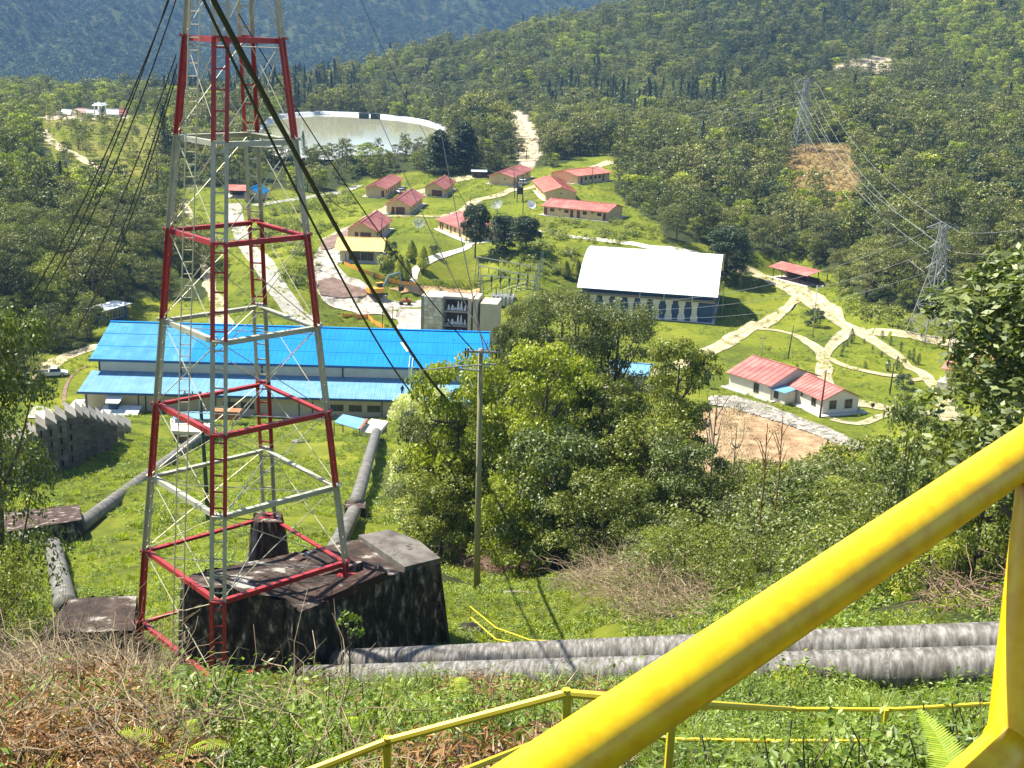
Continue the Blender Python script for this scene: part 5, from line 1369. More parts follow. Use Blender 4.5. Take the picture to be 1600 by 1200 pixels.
# orange safety netting on the grass behind the hall
net = PM('orange_net', (.85, .36, .05), 1, .7)
for lab, pts in (('orange safety netting along the gravel yard edge below the yellow roof', [(537, 414), (560, 424), (590, 434), (620, 444), (650, 448)]), ('low orange netting on the grass behind the blue roof', [(536, 496), (560, 498), (575, 497), (584, 506), (600, 514)])):
    P = [cast(u, v, 200) for u, v in pts]; c = P[0]; r = empty('safety_net', c, lab, 'safety net')
    for a, b_ in zip(P[:-1], P[1:]):
        G().hexa([a - c, b_ - c, b_ - c + [0, .04, 0], a - c + [0, .04, 0]], [a - c + [0, 0, .9], b_ - c + [0, 0, .9], b_ - c + [0, .04, .9], a - c + [0, .04, .9]]).obj('net_panel', net, r)
        G().bar(a - c, a - c + [0, 0, 1.1], .06).obj('stake', mt['dark_wood'], r)
# parapet beside the lake: dark outlet tower
ot = empty('outlet_tower', pl(577, 193, -48.0) * 1.0, 'small dark outlet house on the far rim of the reservoir', 'outlet house')
for x0, x1 in ((-5.2, -.6), (.6, 5.0)): G().box(x0, x1, 0, 4, -2, 4.6).obj('chamber', PM('dark_green_wall', (.03, .05, .035), 1, .8) if x0 < -1 else bpy.data.materials['dark_green_wall'], ot)
G().box(-5.6, 5.4, -.3, 4.3, 4.61, 4.9).obj('roof', mt['black'], ot)
# hamlet at the far left
HG = 'small roofs of the far hamlet'
for (u, v, w_, col, lab) in [(32, 172, 16, 'white_roof', 'white roof farthest left in the distant hamlet'), (97, 182, 12, 'white_roof', 'small white roof left of the red one in the distant hamlet'), (121, 180, 15, 'red_roof', 'red roof in the middle of the distant hamlet'), (137, 184, 15, 'white_roof', 'wide white roof right of the middle red roof in the hamlet'),
                            (168, 183, 14, 'white_roof', 'white roof below the water tank in the hamlet'), (184, 182, 10, 'salmon_roof', 'pink roof at the right end of the distant hamlet'), (382, 152, 7, 'salmon_roof', 'single tiny red roof seen through the tower against the woods')]:
    b_ = cast(u, v, 300); s = np.linalg.norm(b_) / 2000
    pt = dict(o=b_, ang=random.uniform(-.2, .2), W=w_ * s, D=w_ * s * .7, z=b_[2]); 
    house(lab, pt, 1.8, 1.7, 'x', wall=mt['white_wall'], roof=mt[col], over=.6, group=HG, slab=.3, name='distant_house', ops=[dr('f', .5), win('f', .25), win('f', .75)])
b_ = cast(157, 184, 300); s = np.linalg.norm(b_) / 2000
wt = empty('water_tank_tower', b_, 'white roofed platform on tall legs in the distant hamlet', 'tank tower')
for x in (-5, 5):
    for y in (-3, 3): G().bar((x * s * 1.1, y, 0), (x * s, y, 22 * s), .5).obj('leg', mt['white_metal'], wt)
G().hexa([(-8 * s, -4, 18 * s), (8 * s, -4, 18 * s), (8 * s, 4, 18 * s), (-8 * s, 4, 18 * s)], [(-5 * s, -2, 21 * s), (5 * s, -2, 21 * s), (5 * s, 2, 21 * s), (-5 * s, 2, 21 * s)]).obj('roof', mt['white_roof'], wt)
# red roof behind the near right tree
prt = plot((1505, 590), (1560, 612), (1590, 590), z=-60)
house('salmon-red roof glimpsed behind the leafy tree at the right edge', prt, 2.6, 1.8, 'x', wall=mt['white_wall'], roof=mt['salmon_roof'], ops=[win('f', .3), win('f', .7)])
# tiny blue and white hut beyond the dark conifers, signboard near the junction, stone in the field
b_ = cast(756, 206, 300); s = np.linalg.norm(b_) / 2000
house('tiny pale blue hut beyond the dark conifers', dict(o=b_, ang=.1, W=13 * s, D=3, z=b_[2]), 2.0, .8, 'x', wall=mt['white_wall'], roof=mt['annex_roof'], ops=[dr('f', .5)], slab=.2, name='field_hut', cat='hut', over=.3)
b_ = cast(738, 278, 300); house('dark flat shelter at the head of the village road', dict(o=b_, ang=.1, W=4.5, D=3, z=b_[2]), 2.0, .3, 'x', wall=mt['dark_wood'], roof=mt['zinc'], ops=[dr('f', .5)], slab=.2, name='field_shelter', cat='shelter', over=.4)
b_ = cast(1362, 650, 100); r = empty('road_sign', b_, 'small dark sign on a thin post beside the road near the bungalow', 'sign'); G().bar((0, 0, -.2), (0, 0, 2.0), .06).obj('post', mt['galv'], r); G().box(-.3, .3, -.03, .03, 1.6, 2.2).obj('panel', mt['black'], r)
# river-stone bank in front of the bungalow
rgs = np.random.default_rng(8)
protos = []
def stone_mesh(name, m_, seed, flat=.6):
    import bmesh
    bm = bmesh.new(); bmesh.ops.create_icosphere(bm, subdivisions=1, radius=1)
    r_ = random.Random(seed)
    for v_ in bm.verts: v_.co *= r_.uniform(.75, 1.2); v_.co.z *= flat
    me = bpy.data.meshes.new(name); bm.to_mesh(me); bm.free(); me.materials.append(m_); return me
mt['bank_stone'] = PM('bank_stone', [(.3, (.17, .155, .125)), (.7, (.36, .33, .28))], 1, .9, island=.9)
sm = [stone_mesh('stone', mt['bank_stone'], k) for k in range(5)]
bank = empty('stone_bank', pl(1230, 655, -60), 'pale river-stone bank between the bungalow and the bare soil', 'stone bank', kind=None)
BK = [(1112, 618), (1150, 620), (1200, 634), (1245, 652), (1290, 668), (1350, 696), (1334, 704), (1290, 684), (1240, 666), (1190, 650), (1140, 636), (1108, 632)]
bk0 = np.array(bank.location); cnt = 0; extra = G()
drape('stone_bank_bed', BK, PM('bank_bed', [(.35, (.16, .13, .09)), (.65, (.30, .26, .19))], .8, .95, bump=.6), .10)
icov = np.array([v_.co[:] for v_ in sm[0].vertices]); icof = [tuple(p_.vertices) for p_ in sm[0].polygons]
pts_ = []
while len(pts_) < 2600:
    u, v = rgs.uniform(1094, 1348), rgs.uniform(618, 714)
    if inpoly([u], [v], BK)[0]: pts_.append((u, v))
for k, (u, v) in enumerate(pts_):
    p = pl(u, v, -59.85); s = rgs.uniform(.28, .6)
    if k < 290:
        s = rgs.uniform(.6, 1.0)
        o = link('stone', sm[k % 5], bank, p - bk0); o.scale = (s * .8, s * .8, s * .5); o.rotation_euler = (0, 0, rgs.uniform(0, 6))
    else:
        a_ = rgs.uniform(0, 6); R2 = np.array([[math.cos(a_), -math.sin(a_), 0], [math.sin(a_), math.cos(a_), 0], [0, 0, 1]])
        extra.raw((icov * [s * .8, s * .7, s * .45]) @ R2.T + (p - bk0), icof)
o = extra.obj('small_stones', mt['bank_stone'], bank); o['kind'] = 'stuff'
# two people on the lower roof
def person(label, base, cloth, legs, pose=0, rz=0, h=1.7):
    r = empty('person', base, label, 'person', rz=rz)
    V = [(0, 0, .95), (0, 0, 1.2), (0, 0, 1.42), (0, -.02, 1.52), (0, -.03, 1.62), (-.20, 0, 1.40), (-.27, -.05, 1.12), (-.25, -.2 - .1 * pose, .9), (.20, 0, 1.40), (.27, -.02, 1.12), (.26, -.1, .88), (-.10, 0, .88), (-.12, -.03, .48), (-.13, 0, .06), (-.13, -.12, .03), (.10, 0, .88), (.13, .03, .48), (.15, .05, .06), (.15, -.07, .03)]
    E = [(0, 1), (1, 2), (2, 3), (3, 4), (2, 5), (5, 6), (6, 7), (2, 8), (8, 9), (9, 10), (0, 11), (11, 12), (12, 13), (13, 14), (0, 15), (15, 16), (16, 17), (17, 18)]
    Rr = [.15, .15, .14, .06, .10, .08, .055, .04, .08, .055, .04, .10, .075, .05, .04, .10, .075, .05, .04]
    me = bpy.data.meshes.new('body'); me.from_pydata(V, E, []); o = link('body', me, r)
    me.materials.append(cloth)
    md = o.modifiers.new('skin', 'SKIN'); sk = me.skin_vertices[0].data
    for k_, q_ in enumerate(Rr): sk[k_].radius = (q_, q_)
    sk[0].use_root = True
    sb_ = o.modifiers.new('s', 'SUBSURF'); sb_.levels = 1; sb_.render_levels = 1
    G().tube([(0, -.03, 1.56), (0, -.03, 1.62), (0, -.03, 1.72), (0, -.03, 1.76)], [.07, .11, .11, .05], 10).obj('helmet', mt['white_metal'] if pose else mt['black'], r, smooth=True)
    return r
person('worker in dark blue standing on the lower roof left of the ladder foot', in_ph(49.2, .6, AH + .35), PM('navy_cloth', (.02, .03, .07), 3, .9), None, 0, ang)
person('worker in brown standing on the lower roof right of the ladder foot', in_ph(51.6, .6, AH + .35), PM('brown_cloth', (.10, .06, .035), 3, .9), None, 1, ang + .4)

# ---------------------------------------------------------------- trees
def tree_geo(seed, h=8, cr=3, cb=.3, nleaf=1500, leaf=.4, lobes=14, flat=.7, aspect=.6, top_bias=.5, limbs=7, up=.35, trunk_r=None, lr=(.30, .50)):
    rg = np.random.default_rng(seed)
    tr_, cr_ = G(), G()
    trunk_r = trunk_r or h * .018
    lean = rg.normal(size=2) * h * .03
    tp = np.array([[0, 0, -.5], [lean[0] * .3, lean[1] * .3, h * .3], [lean[0], lean[1], h * .62], [lean[0] * 1.2, lean[1] * 1.2, h * .86]])
    tr_.tube(resample(tp, h * .12), np.linspace(trunk_r * 1.3, trunk_r * .3, len(resample(tp, h * .12))), 7)
    cz0 = h * cb; C = []
    for k in range(lobes):
        t = (k + .5) / lobes
        z = cz0 + (h - cz0) * (t ** (1 - top_bias * .5))
        rr = cr * math.sqrt(max(.05, 1 - ((z - (cz0 + (h - cz0) * .45)) / ((h - cz0) * .62)) ** 2)) * (rg.uniform(.45, .85) if lobes < 40 else rg.uniform(.3, .98))
        a = k * 2.4 + rg.uniform(-.5, .5)
        C.append((rr * math.cos(a) + lean[0], rr * math.sin(a) + lean[1], min(z, h * .93)))
    C = np.array(C)
    if lobes >= 40: C[:, 2] = np.minimum(C[:, 2] + rg.normal(size=lobes) * h * .04, h * .93)
    for k in range(min(limbs, lobes)):
        c = C[int(k * lobes / limbs)]
        z0 = max(h * .15, c[2] - h * rg.uniform(.15, .35)); s = np.array([lean[0] * z0 / h, lean[1] * z0 / h, z0])
        mid = (s + c) / 2 + [0, 0, -.05 * h] + rg.normal(size=3) * .03 * h
        P = resample([s, mid, c], h * .08); tr_.tube(P, np.linspace(trunk_r * .5, trunk_r * .12, len(P)), 5)
    per = rg.dirichlet(np.full(lobes, 6.0)) * nleaf
    for c, n in zip(C, per):
        n = int(n)
        if n < 3: continue
        R0 = cr * rg.uniform(*lr)
        d = rg.normal(size=(n, 3)); d[:, 2] = np.abs(d[:, 2]) * .9 - .25; d /= np.linalg.norm(d, axis=1, keepdims=True)
        rad = R0 * rg.uniform(.35, 1.0, (n, 1)) ** .5 * (1 + .25 * np.sin(d[:, :1] * 5 + c[0]) * np.cos(d[:, 1:2] * 6))
        p = c + d * rad * [1, 1, flat]
        N = d * .7 + rg.normal(size=(n, 3)) * .55 + [0, 0, up]
        cr_.leaves(p, N, leaf, aspect, rg=rg, fold=0)
    return tr_, cr_
def conifer_geo(seed, h=16, r=3, nleaf=4000, leaf=.5, pw=.75):
    rg = np.random.default_rng(seed); tr_, cr_ = G(), G()
    tr_.tube([(0, 0, -.5), (0, 0, h * .5), (0, 0, h * .97)], [h * .022, h * .015, .03], 7)
    t = rg.uniform(0, 1, nleaf) ** .7; z = h * (.10 + .9 * t); br = np.floor(t * 22) * 2.4
    k = rg.integers(0, 7, nleaf); a = k * 2 * math.pi / 7 + br + rg.normal(size=nleaf) * .16
    R = r * (1 - t) ** pw * rg.uniform(.15, 1.05, nleaf) * (1 + .3 * np.sin(k * 3 + br)) + .12
    p = np.stack([R * np.cos(a), R * np.sin(a), z - R * .22 + rg.normal(size=nleaf) * .18], -1)
    N = np.stack([np.cos(a) * .5, np.sin(a) * .5, np.ones(nleaf)], -1) + rg.normal(size=(nleaf, 3)) * .5
    cr_.leaves(p, N, leaf, .45, rg=rg); return tr_, cr_
def cypress_geo(seed, h=4, r=1, nleaf=1800, leaf=.22, pw=.8):
    rg = np.random.default_rng(seed); tr_, cr_ = G(), G()
    tr_.tube([(0, 0, -.2), (0, 0, h * .3), (0, 0, h * .6)], [.10, .08, .03], 6)
    t = rg.uniform(0.0, 1, nleaf); a = rg.uniform(0, 2 * math.pi, nleaf)
    prof = np.minimum(1, (t * 5) ** .7) * (1 - np.clip(t, 0, 1) ** 1.8) ** pw
    R = r * prof * (rg.uniform(.75, 1.03, nleaf)) * (1 + .10 * np.sin(a * 5 + t * 9)) + .03
    p = np.stack([R * np.cos(a), R * np.sin(a), h * (.07 + .93 * t)], -1)
    N = np.stack([np.cos(a), np.sin(a), np.full(nleaf, .5)], -1) + rg.normal(size=(nleaf, 3)) * .45
    cr_.leaves(p, N, leaf, .45, rg=rg); return tr_, cr_
def merged(name, tc, leafm, barkm=None):
    g = G(); t, c = tc
    for src, mi in ((t, 0), (c, 1)):
        off = g.n
        for v in src.v: g.v.append(v)
        for fa, _ in src.f: g.f.append((fa + off, mi))
        g.n += src.n
    return g.mesh(name, [barkm or mt['bark'], leafm])

FOREST = [merged('forest_tree', tree_geo(11, 9, 3.6, .15, 900, .55, 13, .75), mt['leaf_forest']),
          merged('forest_tree', tree_geo(12, 10, 3.3, .25, 850, .50, 16, .6), mt['leaf_forest2']),
          merged('forest_tree', tree_geo(13, 8, 4.0, .2, 950, .50, 15, .5, top_bias=.8), mt['leaf_forest']),
          merged('forest_tree', tree_geo(14, 11, 3.0, .12, 850, .55, 17, .9), mt['leaf_forest2']),
          merged('forest_tree', tree_geo(15, 7, 3.0, .1, 750, .50, 10, .8), mt['leaf_mid']),
          merged('forest_tree', conifer_geo(16, 13, 2.6, 1100, .55), mt['leaf_dark']),
          merged('forest_tree', tree_geo(17, 8, 3.6, .1, 850, .5, 12, .7), mt['leaf_bright']),
          merged('forest_tree', tree_geo(18, 10, 3.4, .15, 900, .5, 15, .7), mt['leaf_dark'])]
FINE = [merged('forest_tree', tree_geo(21 + k, *a), m_) for k, (a, m_) in enumerate([
    ((9, 3.5, .12, 4200, .27, 18, .7), mt['leaf_forest']), ((10, 3.2, .2, 4200, .25, 20, .6), mt['leaf_forest2']),
    ((8.5, 4.0, .18, 4400, .26, 20, .42, .6, .85), mt['leaf_forest']), ((7, 3.0, .08, 3600, .25, 14, .75), mt['leaf_mid'])])]
mt['leaf_far_shade'] = LM('leaf_far_shade', (.008, .016, .012), (.018, .034, .024), (.036, .058, .036), .004, trans=.2)  # cloud shade over the far mountain is put into this darker leaf colour
FAR = [merged('far_tree', tree_geo(31 + k, 10, 4.2, .05, 260, 1.1, 12, .8, limbs=3), mt['leaf_far_shade']) for k in range(3)]

def scatter_gn(name, pts, rots, scls, idx, protos, kind='stuff', label=None):
    me = bpy.data.meshes.new(name); n = len(pts)
    me.vertices.add(n); me.vertices.foreach_set('co', np.asarray(pts, np.float32).ravel())
    for nm, typ, arr in (('rot', 'FLOAT_VECTOR', rots), ('scl', 'FLOAT_VECTOR', scls)):
        a = me.attributes.new(nm, typ, 'POINT'); a.data.foreach_set('vector', np.asarray(arr, np.float32).ravel())
    a = me.attributes.new('idx', 'INT', 'POINT'); a.data.foreach_set('value', np.asarray(idx, np.int32))
    o = link(name, me); tag(o, label, None, None, kind)
    ng = bpy.data.node_groups.new(name + '_nodes', 'GeometryNodeTree')
    ng.interface.new_socket('Geometry', in_out='INPUT', socket_type='NodeSocketGeometry'); ng.interface.new_socket('Geometry', in_out='OUTPUT', socket_type='NodeSocketGeometry')
    gi = ng.nodes.new('NodeGroupInput'); go = ng.nodes.new('NodeGroupOutput'); jn = ng.nodes.new('GeometryNodeJoinGeometry')
    def na(nm, ty):
        x = ng.nodes.new('GeometryNodeInputNamedAttribute'); x.data_type = ty; x.inputs[0].default_value = nm; return x.outputs[0]
    ix, rt, sc = na('idx', 'INT'), na('rot', 'FLOAT_VECTOR'), na('scl', 'FLOAT_VECTOR')
    for k, m_ in enumerate(protos):
        po = bpy.data.objects.new(m_.name + '_source', m_) if isinstance(m_, bpy.types.Mesh) else m_
        oi = ng.nodes.new('GeometryNodeObjectInfo'); oi.inputs[0].default_value = po; oi.transform_space = 'ORIGINAL'
        ip = ng.nodes.new('GeometryNodeInstanceOnPoints')
        cmp_ = ng.nodes.new('FunctionNodeCompare'); cmp_.data_type = 'INT'; cmp_.operation = 'EQUAL'
        ng.links.new(ix, cmp_.inputs[2]); cmp_.inputs[3].default_value = k
        ng.links.new(gi.outputs[0], ip.inputs['Points']); ng.links.new(cmp_.outputs[0], ip.inputs['Selection']); ng.links.new(oi.outputs['Geometry'], ip.inputs['Instance'])
        ng.links.new(rt, ip.inputs['Rotation']); ng.links.new(sc, ip.inputs['Scale']); ng.links.new(ip.outputs[0], jn.inputs[0])
    ng.links.new(jn.outputs[0], go.inputs[0])
    md = o.modifiers.new('scatter', 'NODES'); md.node_group = ng
    return o
def sector(az0, az1, d0, d1, spacing, rg):
    n = int((az1 - az0) * (d1 ** 2 - d0 ** 2) / 2 / spacing ** 2)
    d = np.sqrt(rg.uniform(d0 ** 2, d1 ** 2, n)); a = rg.uniform(az0, az1, n)
    return d * np.sin(a), d * np.cos(a), d
rg = np.random.default_rng(5)
# candidate positions of forest trees
x, y, d = sector(-.62, .62, 215, 640, 5.0, rg)
x2, y2, d2 = sector(-.62, .62, 640, 1500, 6.6, rg)
x = np.r_[x, x2]; y = np.r_[y, y2]; d = np.r_[d, d2]
z = H(x, y); U_, V_ = proj(np.stack([x, y, z], -1))
_out = [((x_ - _cx) * 1.03 + _cx, (y_ - _cy) * 1.02 + _cy) for x_, y_ in _lp]
clear = inpoly(U_, V_, CLEAR) | inpoly(U_, V_, FIELD) | (inpoly(U_, V_, FARTOWN) & (rg.uniform(size=len(x)) < .6)) | inpoly(U_, V_, TAN) | inpoly(U_, V_, SCAR) | inpoly(U_, V_, CUT) | inpoly(x, y, _out)
clear |= nearpath(U_, V_, [(62, 202), (75, 215), (95, 232), (120, 244), (150, 260), (175, 278), (200, 296)], 5)
clear |= nearpath(U_, V_, [(862, 284), (890, 276), (925, 264), (960, 245)], 8) | nearpath(U_, V_, [(400, 322), (470, 310), (560, 290)], 7)
for p_ in PLOTS.values(): clear |= np.hypot(x - p_['c'][0], y - p_['c'][1]) < max(p_['W'], p_['D']) * .6 + 3
for b_ in (b1, b2, b4): clear |= np.hypot(x - b_[0], y - b_[1]) < 6
clear |= (d < 290) & (U_ > 1600) & (V_ > 470)
scrub = inpoly(U_, V_, SCRUB)
clear |= scrub & (rg.uniform(size=len(x)) < .55)
keep = ~clear
x, y, z, d, U_, V_, scrub = [q_[keep] for q_ in (x, y, z, d, U_, V_, scrub)]
size = np.clip(np.exp(rg.normal(size=len(x)) * .28) * .82, .4, 1.6) * np.where(scrub, .45, 1) * (.75 + .5 * vnoise(x, y, 40, 21))
low = inpoly(U_, V_, [(380, 262), (700, 262), (700, 285), (560, 285), (380, 300)]); size = np.where(low, size * .7, size); size = np.where((V_ > 232) & (V_ < 262) & (U_ > 400) & (U_ < 720), np.clip(size, .5, .7), size)
conif = (inpoly(U_, V_, [(850, 150), (1130, 150), (1130, 185), (850, 185)]) & (rg.uniform(size=len(x)) < .6)) | (inpoly(U_, V_, [(250, 120), (560, 130), (560, 172), (250, 172)]) & (rg.uniform(size=len(x)) < .5)) | (rg.uniform(size=len(x)) < .012)
kind = rg.choice(5, len(x), p=[.26, .26, .2, .16, .12]); kind = np.where(conif, 5, kind)
kind = np.where(inpoly(U_, V_, [(1370, -50), (1700, -50), (1700, 190), (1500, 130), (1420, 60)]) & (rg.uniform(size=len(x)) < .55) & (kind < 5), 6, kind)
kind = np.where(inpoly(U_, V_, [(870, 60), (930, 70), (920, 110), (840, 110)]) & (rg.uniform(size=len(x)) < .6), 6, kind)
kind = np.where((rg.uniform(size=len(x)) < .13) & (kind < 5), 6, kind)
kind = np.where(inpoly(U_, V_, [(1080, 0), (1300, 0), (1370, 70), (1280, 130), (1080, 130)]) & (rg.uniform(size=len(x)) < .45) & (kind < 5), 7, kind)  # extra dark-leaved trees here stand in for cloud shade on the hillside
kind = np.where((d < 520) & (rg.uniform(size=len(x)) < .08) & (kind < 5), 7, kind)
kind = np.where((U_ < 300) & (V_ < 330) & (rg.uniform(size=len(x)) < .3) & (kind < 5), 6, kind)
vis = (U_ > -20) & (U_ < 1620) & (V_ > 0)
# the individual trees: the nearest 280 in view
order = np.argsort(np.where(vis, d, 1e9))[:280]
TREE_LABELS = [
    (lambda u, v: u < 330 and v > 420, 'leafy green tree low on the left slope above the dark blue shed', 'forest trees above the dark blue shed'),
    (lambda u, v: u < 170, 'leafy green tree at the far left of the valley woods', 'forest trees at the far left'),
    (lambda u, v: u < 340, 'leafy green tree on the left slope beside the dirt path', 'forest trees on the left slope by the dirt path'),
    (lambda u, v: u < 720, 'leafy tree in the woods between village and reservoir', 'trees between village and reservoir'),
    (lambda u, v: u < 1180, 'green forest tree behind the white arched hall', 'forest trees behind the white arched hall'),
    (lambda u, v: u < 1340, 'green forest tree on the slope above the red-roofed shelter', 'forest trees above the red shelter'),
    (lambda u, v: u < 1470, 'green forest tree at the wood edge behind the lawn pylon', 'forest trees behind the lawn pylon'),
    (lambda u, v: True, 'green forest tree on the slope at the right edge', 'forest trees at the right edge')]
def ZONE(u, v):
    if u < 330:
        if v > 480: return 'by the dark blue shed'
        if u > 255: return 'along the dirt path left of the tower'
        if v > 440: return 'just above the dark blue shed' if u > 110 else 'low at the left edge behind the near tree'
        if v > 390: return 'halfway up the left slope' if u > 130 else 'halfway up at the left edge'
        return 'high on the left slope' if u > 130 else 'high at the left edge'
    if u < 720: return 'between the village and the reservoir'
    if u < 1000: return 'beside the back of the village'
    if u < 1060: return 'right of the long low house'
    if u < 1180: return 'close behind the white arched hall' if v > 370 else 'higher behind the white arched hall'
    if u < 1300: return 'directly behind the red-roofed shelter' if v > 370 else 'below the tan knoll'
    if u < 1390: return 'above the lawn left of the near pylon'
    if u < 1480: return 'right behind the near pylon' if v > 410 else 'on the slope above the near pylon'
    return 'right of the near pylon, low' if v > 410 else 'right of the near pylon, higher up'
for i in order:
    k = {4: 3, 6: 3, 7: 1}.get(int(kind[i]), int(kind[i]))
    me = FINE[k] if k < 4 else FOREST[5]
    o = link('forest_tree', me); o.location = (float(x[i]), float(y[i]), float(z[i]) - .2)
    s = float(size[i]) * 1.05; o.scale = (s * rg.uniform(.9, 1.15), s * rg.uniform(.9, 1.15), s); o.rotation_euler = (rg.normal() * .04, rg.normal() * .04, rg.uniform(0, 6.3))
    look = {0: 'rounded green', 1: 'olive, loose-crowned', 2: 'flat-topped green', 3: 'small mid-green', 5: 'dark pointed'}[k]
    zone = ZONE(U_[i], V_[i])
    tag(o, look + ' tree ' + zone, 'tree', 'forest trees ' + zone)
rest = np.ones(len(x), bool); rest[order] = False
ux = rg.uniform(.85, 1.2, (len(x), 2)); S = np.stack([size * ux[:, 0], size * ux[:, 1], size], -1); Rt = np.stack([rg.normal(size=len(x)) * .05, rg.normal(size=len(x)) * .05, rg.uniform(0, 6.3, len(x))], -1)
scatter_gn('hillside_forest', np.stack([x, y, z - .3], -1)[rest], Rt[rest], S[rest], kind[rest], FOREST)
print('forest', len(x))
# far mountain woods
x, y, d = sector(-.5, .5, 1500, 3000, 11.5, rg); z = H(x, y); U_, V_ = proj(np.stack([x, y, z], -1))
k_ = (V_ > -60) & (V_ < 240); x, y, z = x[k_], y[k_], z[k_]; n_ = len(x); s_ = rg.uniform(.9, 1.7, n_)
scatter_gn('far_mountain_forest', np.stack([x, y, z - 1], -1), np.stack([np.zeros(n_), np.zeros(n_), rg.uniform(0, 6.3, n_)], -1), np.stack([s_, s_, s_ * .8], -1), rg.integers(0, 3, n_), FAR)
print('far', n_)

# ---- trees placed one by one
def plant(name, label, u, vb, vt, wpx, geo, leafm, cat='tree', barkm=None, dmin=60, group=None, rot=None, base=None, h0=None):
    b_ = cast(u, vb, dmin) if base is None else base
    dd = math.hypot(b_[0], b_[1]); ht = at(u, vt, dd)[2] - b_[2]
    r = empty(name, b_, label, cat, group, rz=rot if rot is not None else random.uniform(0, 6))
    t, c, h, cr = geo
    wid = wpx * np.linalg.norm(b_) / 2000 / 2
    sx = wid / cr; sz = ht / h
    for gg, nm, m_ in ((t, 'trunk', barkm or mt['bark']), (c, 'crown', leafm)):
        key = (id(gg), m_.name)
        if key not in _mc: _mc[key] = gg.mesh(nm, m_)
        o = link(nm, _mc[key], r); o.scale = (sx, sx, sz)
    return r
_mc = {}; _keep = []
def geo(fn, h, cr, *a, **k):
    t, c = fn(*a[:1], h, cr, *a[1:], **k); _keep.append((t, c)); return (t, c, h, cr)
g_round = geo(tree_geo, 10, 4, 41, .18, 5200, .34, 22, .55)
g_round2 = geo(tree_geo, 10, 3.6, 42, .28, 11000, .36, 34, .75)
g_tall = geo(tree_geo, 12, 3.4, 43, .06, 12000, .36, 36, .85)
g_con = geo(conifer_geo, 20, 5, 44, 12000, .7, pw=.42)
g_con2 = geo(conifer_geo, 20, 4.5, 45, 12000, .7, pw=.42)
g_cyp = geo(cypress_geo, 5, 1.4, 46, 5200, .24)
g_slim = geo(cypress_geo, 4, .6, 47, 700, .2)
plant('round_tree', 'dark round-crowned tree with a bare trunk in front of the half hidden house', 742, 403, 321, 44, g_round2, mt['leaf_dark'], barkm=mt['bark'])
plant('round_tree', 'broad dark tree, left of the pair above the switchyard', 787, 404, 338, 46, g_tall, mt['leaf_dark'])
plant('round_tree', 'broad dark tree, right of the pair above the switchyard', 822, 396, 340, 52, g_round2, mt['leaf_dark'])
plant('conifer', 'tall dark conifer, left of the pair below the reservoir', 686, 270, 203, 52, g_con, mt['leaf_dark'], dmin=200)
plant('conifer', 'tall dark conifer, right of the pair below the reservoir', 724, 268, 190, 58, g_con2, mt['leaf_dark'], dmin=200)
for u, vb, vt, w_, lab in [(643, 408, 375, 20, 'yellow-green cone cypress farthest back in the garden group'), (661, 424, 384, 21, 'yellow-green cone cypress beside the crossarm pole'), (625, 436, 397, 18, 'yellow-green cone cypress at the left of the garden group'), (635, 441, 404, 20, 'yellow-green cone cypress nearest in the garden group'),
                           (884, 434, 407, 16, 'yellow-green cone cypress farther from the white hall'), (902, 436, 406, 16, 'yellow-green cone cypress touching the white hall')]:
    plant('cone_cypress', lab, u, vb, vt, w_, g_cyp, mt['leaf_cypress'], 'cypress')
for u, vb, vt, w_, m_, lab in [(611, 404, 380, 24, 'leaf_dark', 'dark spiky bush right of the yellow-roofed building'), (678, 398, 384, 18, 'leaf_dark', 'dark bush above the white garden footpath'), (600, 418, 400, 28, 'leaf_mid', 'low green bush at the corner of the yellow-roofed building'), (1272, 510, 484, 32, 'leaf_dark', 'big grey-green agave-like bush on the lawn triangle'),
                           (1411, 608, 586, 30, 'leaf_dark', 'round dark bush beside the diagonal dirt road'), (1104, 606, 580, 14, 'leaf_dark', 'small dark bush at the left of the bungalow'), (786, 433, 426, 16, 'leaf_olive', 'low bush in front of the switchyard')]:
    plant('round_bush', lab, u, vb, vt, w_, geo(tree_geo, 3, 2, 50 + u, .05, 1600, .28, 12, .8, limbs=3), mt[m_], 'bush')
SL = 'small slim cypresses planted in the road loop'
for u, vb, vt, w_ in [(1330, 536, 513, 9), (1317, 549, 534, 5), (1323, 541, 530, 5), (1314, 557, 545, 5), (1350, 536, 529, 4), (1363, 546, 540, 4), (1377, 557, 549, 5), (1352, 575, 566, 6), (1378, 529, 516, 6), (1391, 539, 525, 6), (1407, 549, 535, 5), (1420, 559, 547, 6), (1426, 564, 543, 6), (1435, 569, 551, 6), (1387, 580, 561, 8), (1401, 578, 556, 7), (1245, 576, 568, 5)]:
    where = 'between the fork and the curved road' if u < 1370 else ('right of the diagonal road' if vb < 572 else 'beside the lamp pole')
    plant('slim_cypress', 'slim dark cypress on the lawn ' + where, u, vb, vt, w_ * 1.25, g_slim, mt['leaf_thuja'], 'cypress', group='slim cypresses ' + where, dmin=200)
plant('bare_tree', 'spreading thin-leaved tree beside the right end of the white hall', 1157, 447, 385, 62, geo(tree_geo, 8, 3.5, 61, .35, 900, .3, 14, .5), mt['leaf_olive'], barkm=mt['bark_pale'])
plant('dark_tree', 'dark tree right behind the corner of the white hall', 1132, 432, 355, 70, g_tall, mt['leaf_dark'], dmin=200)
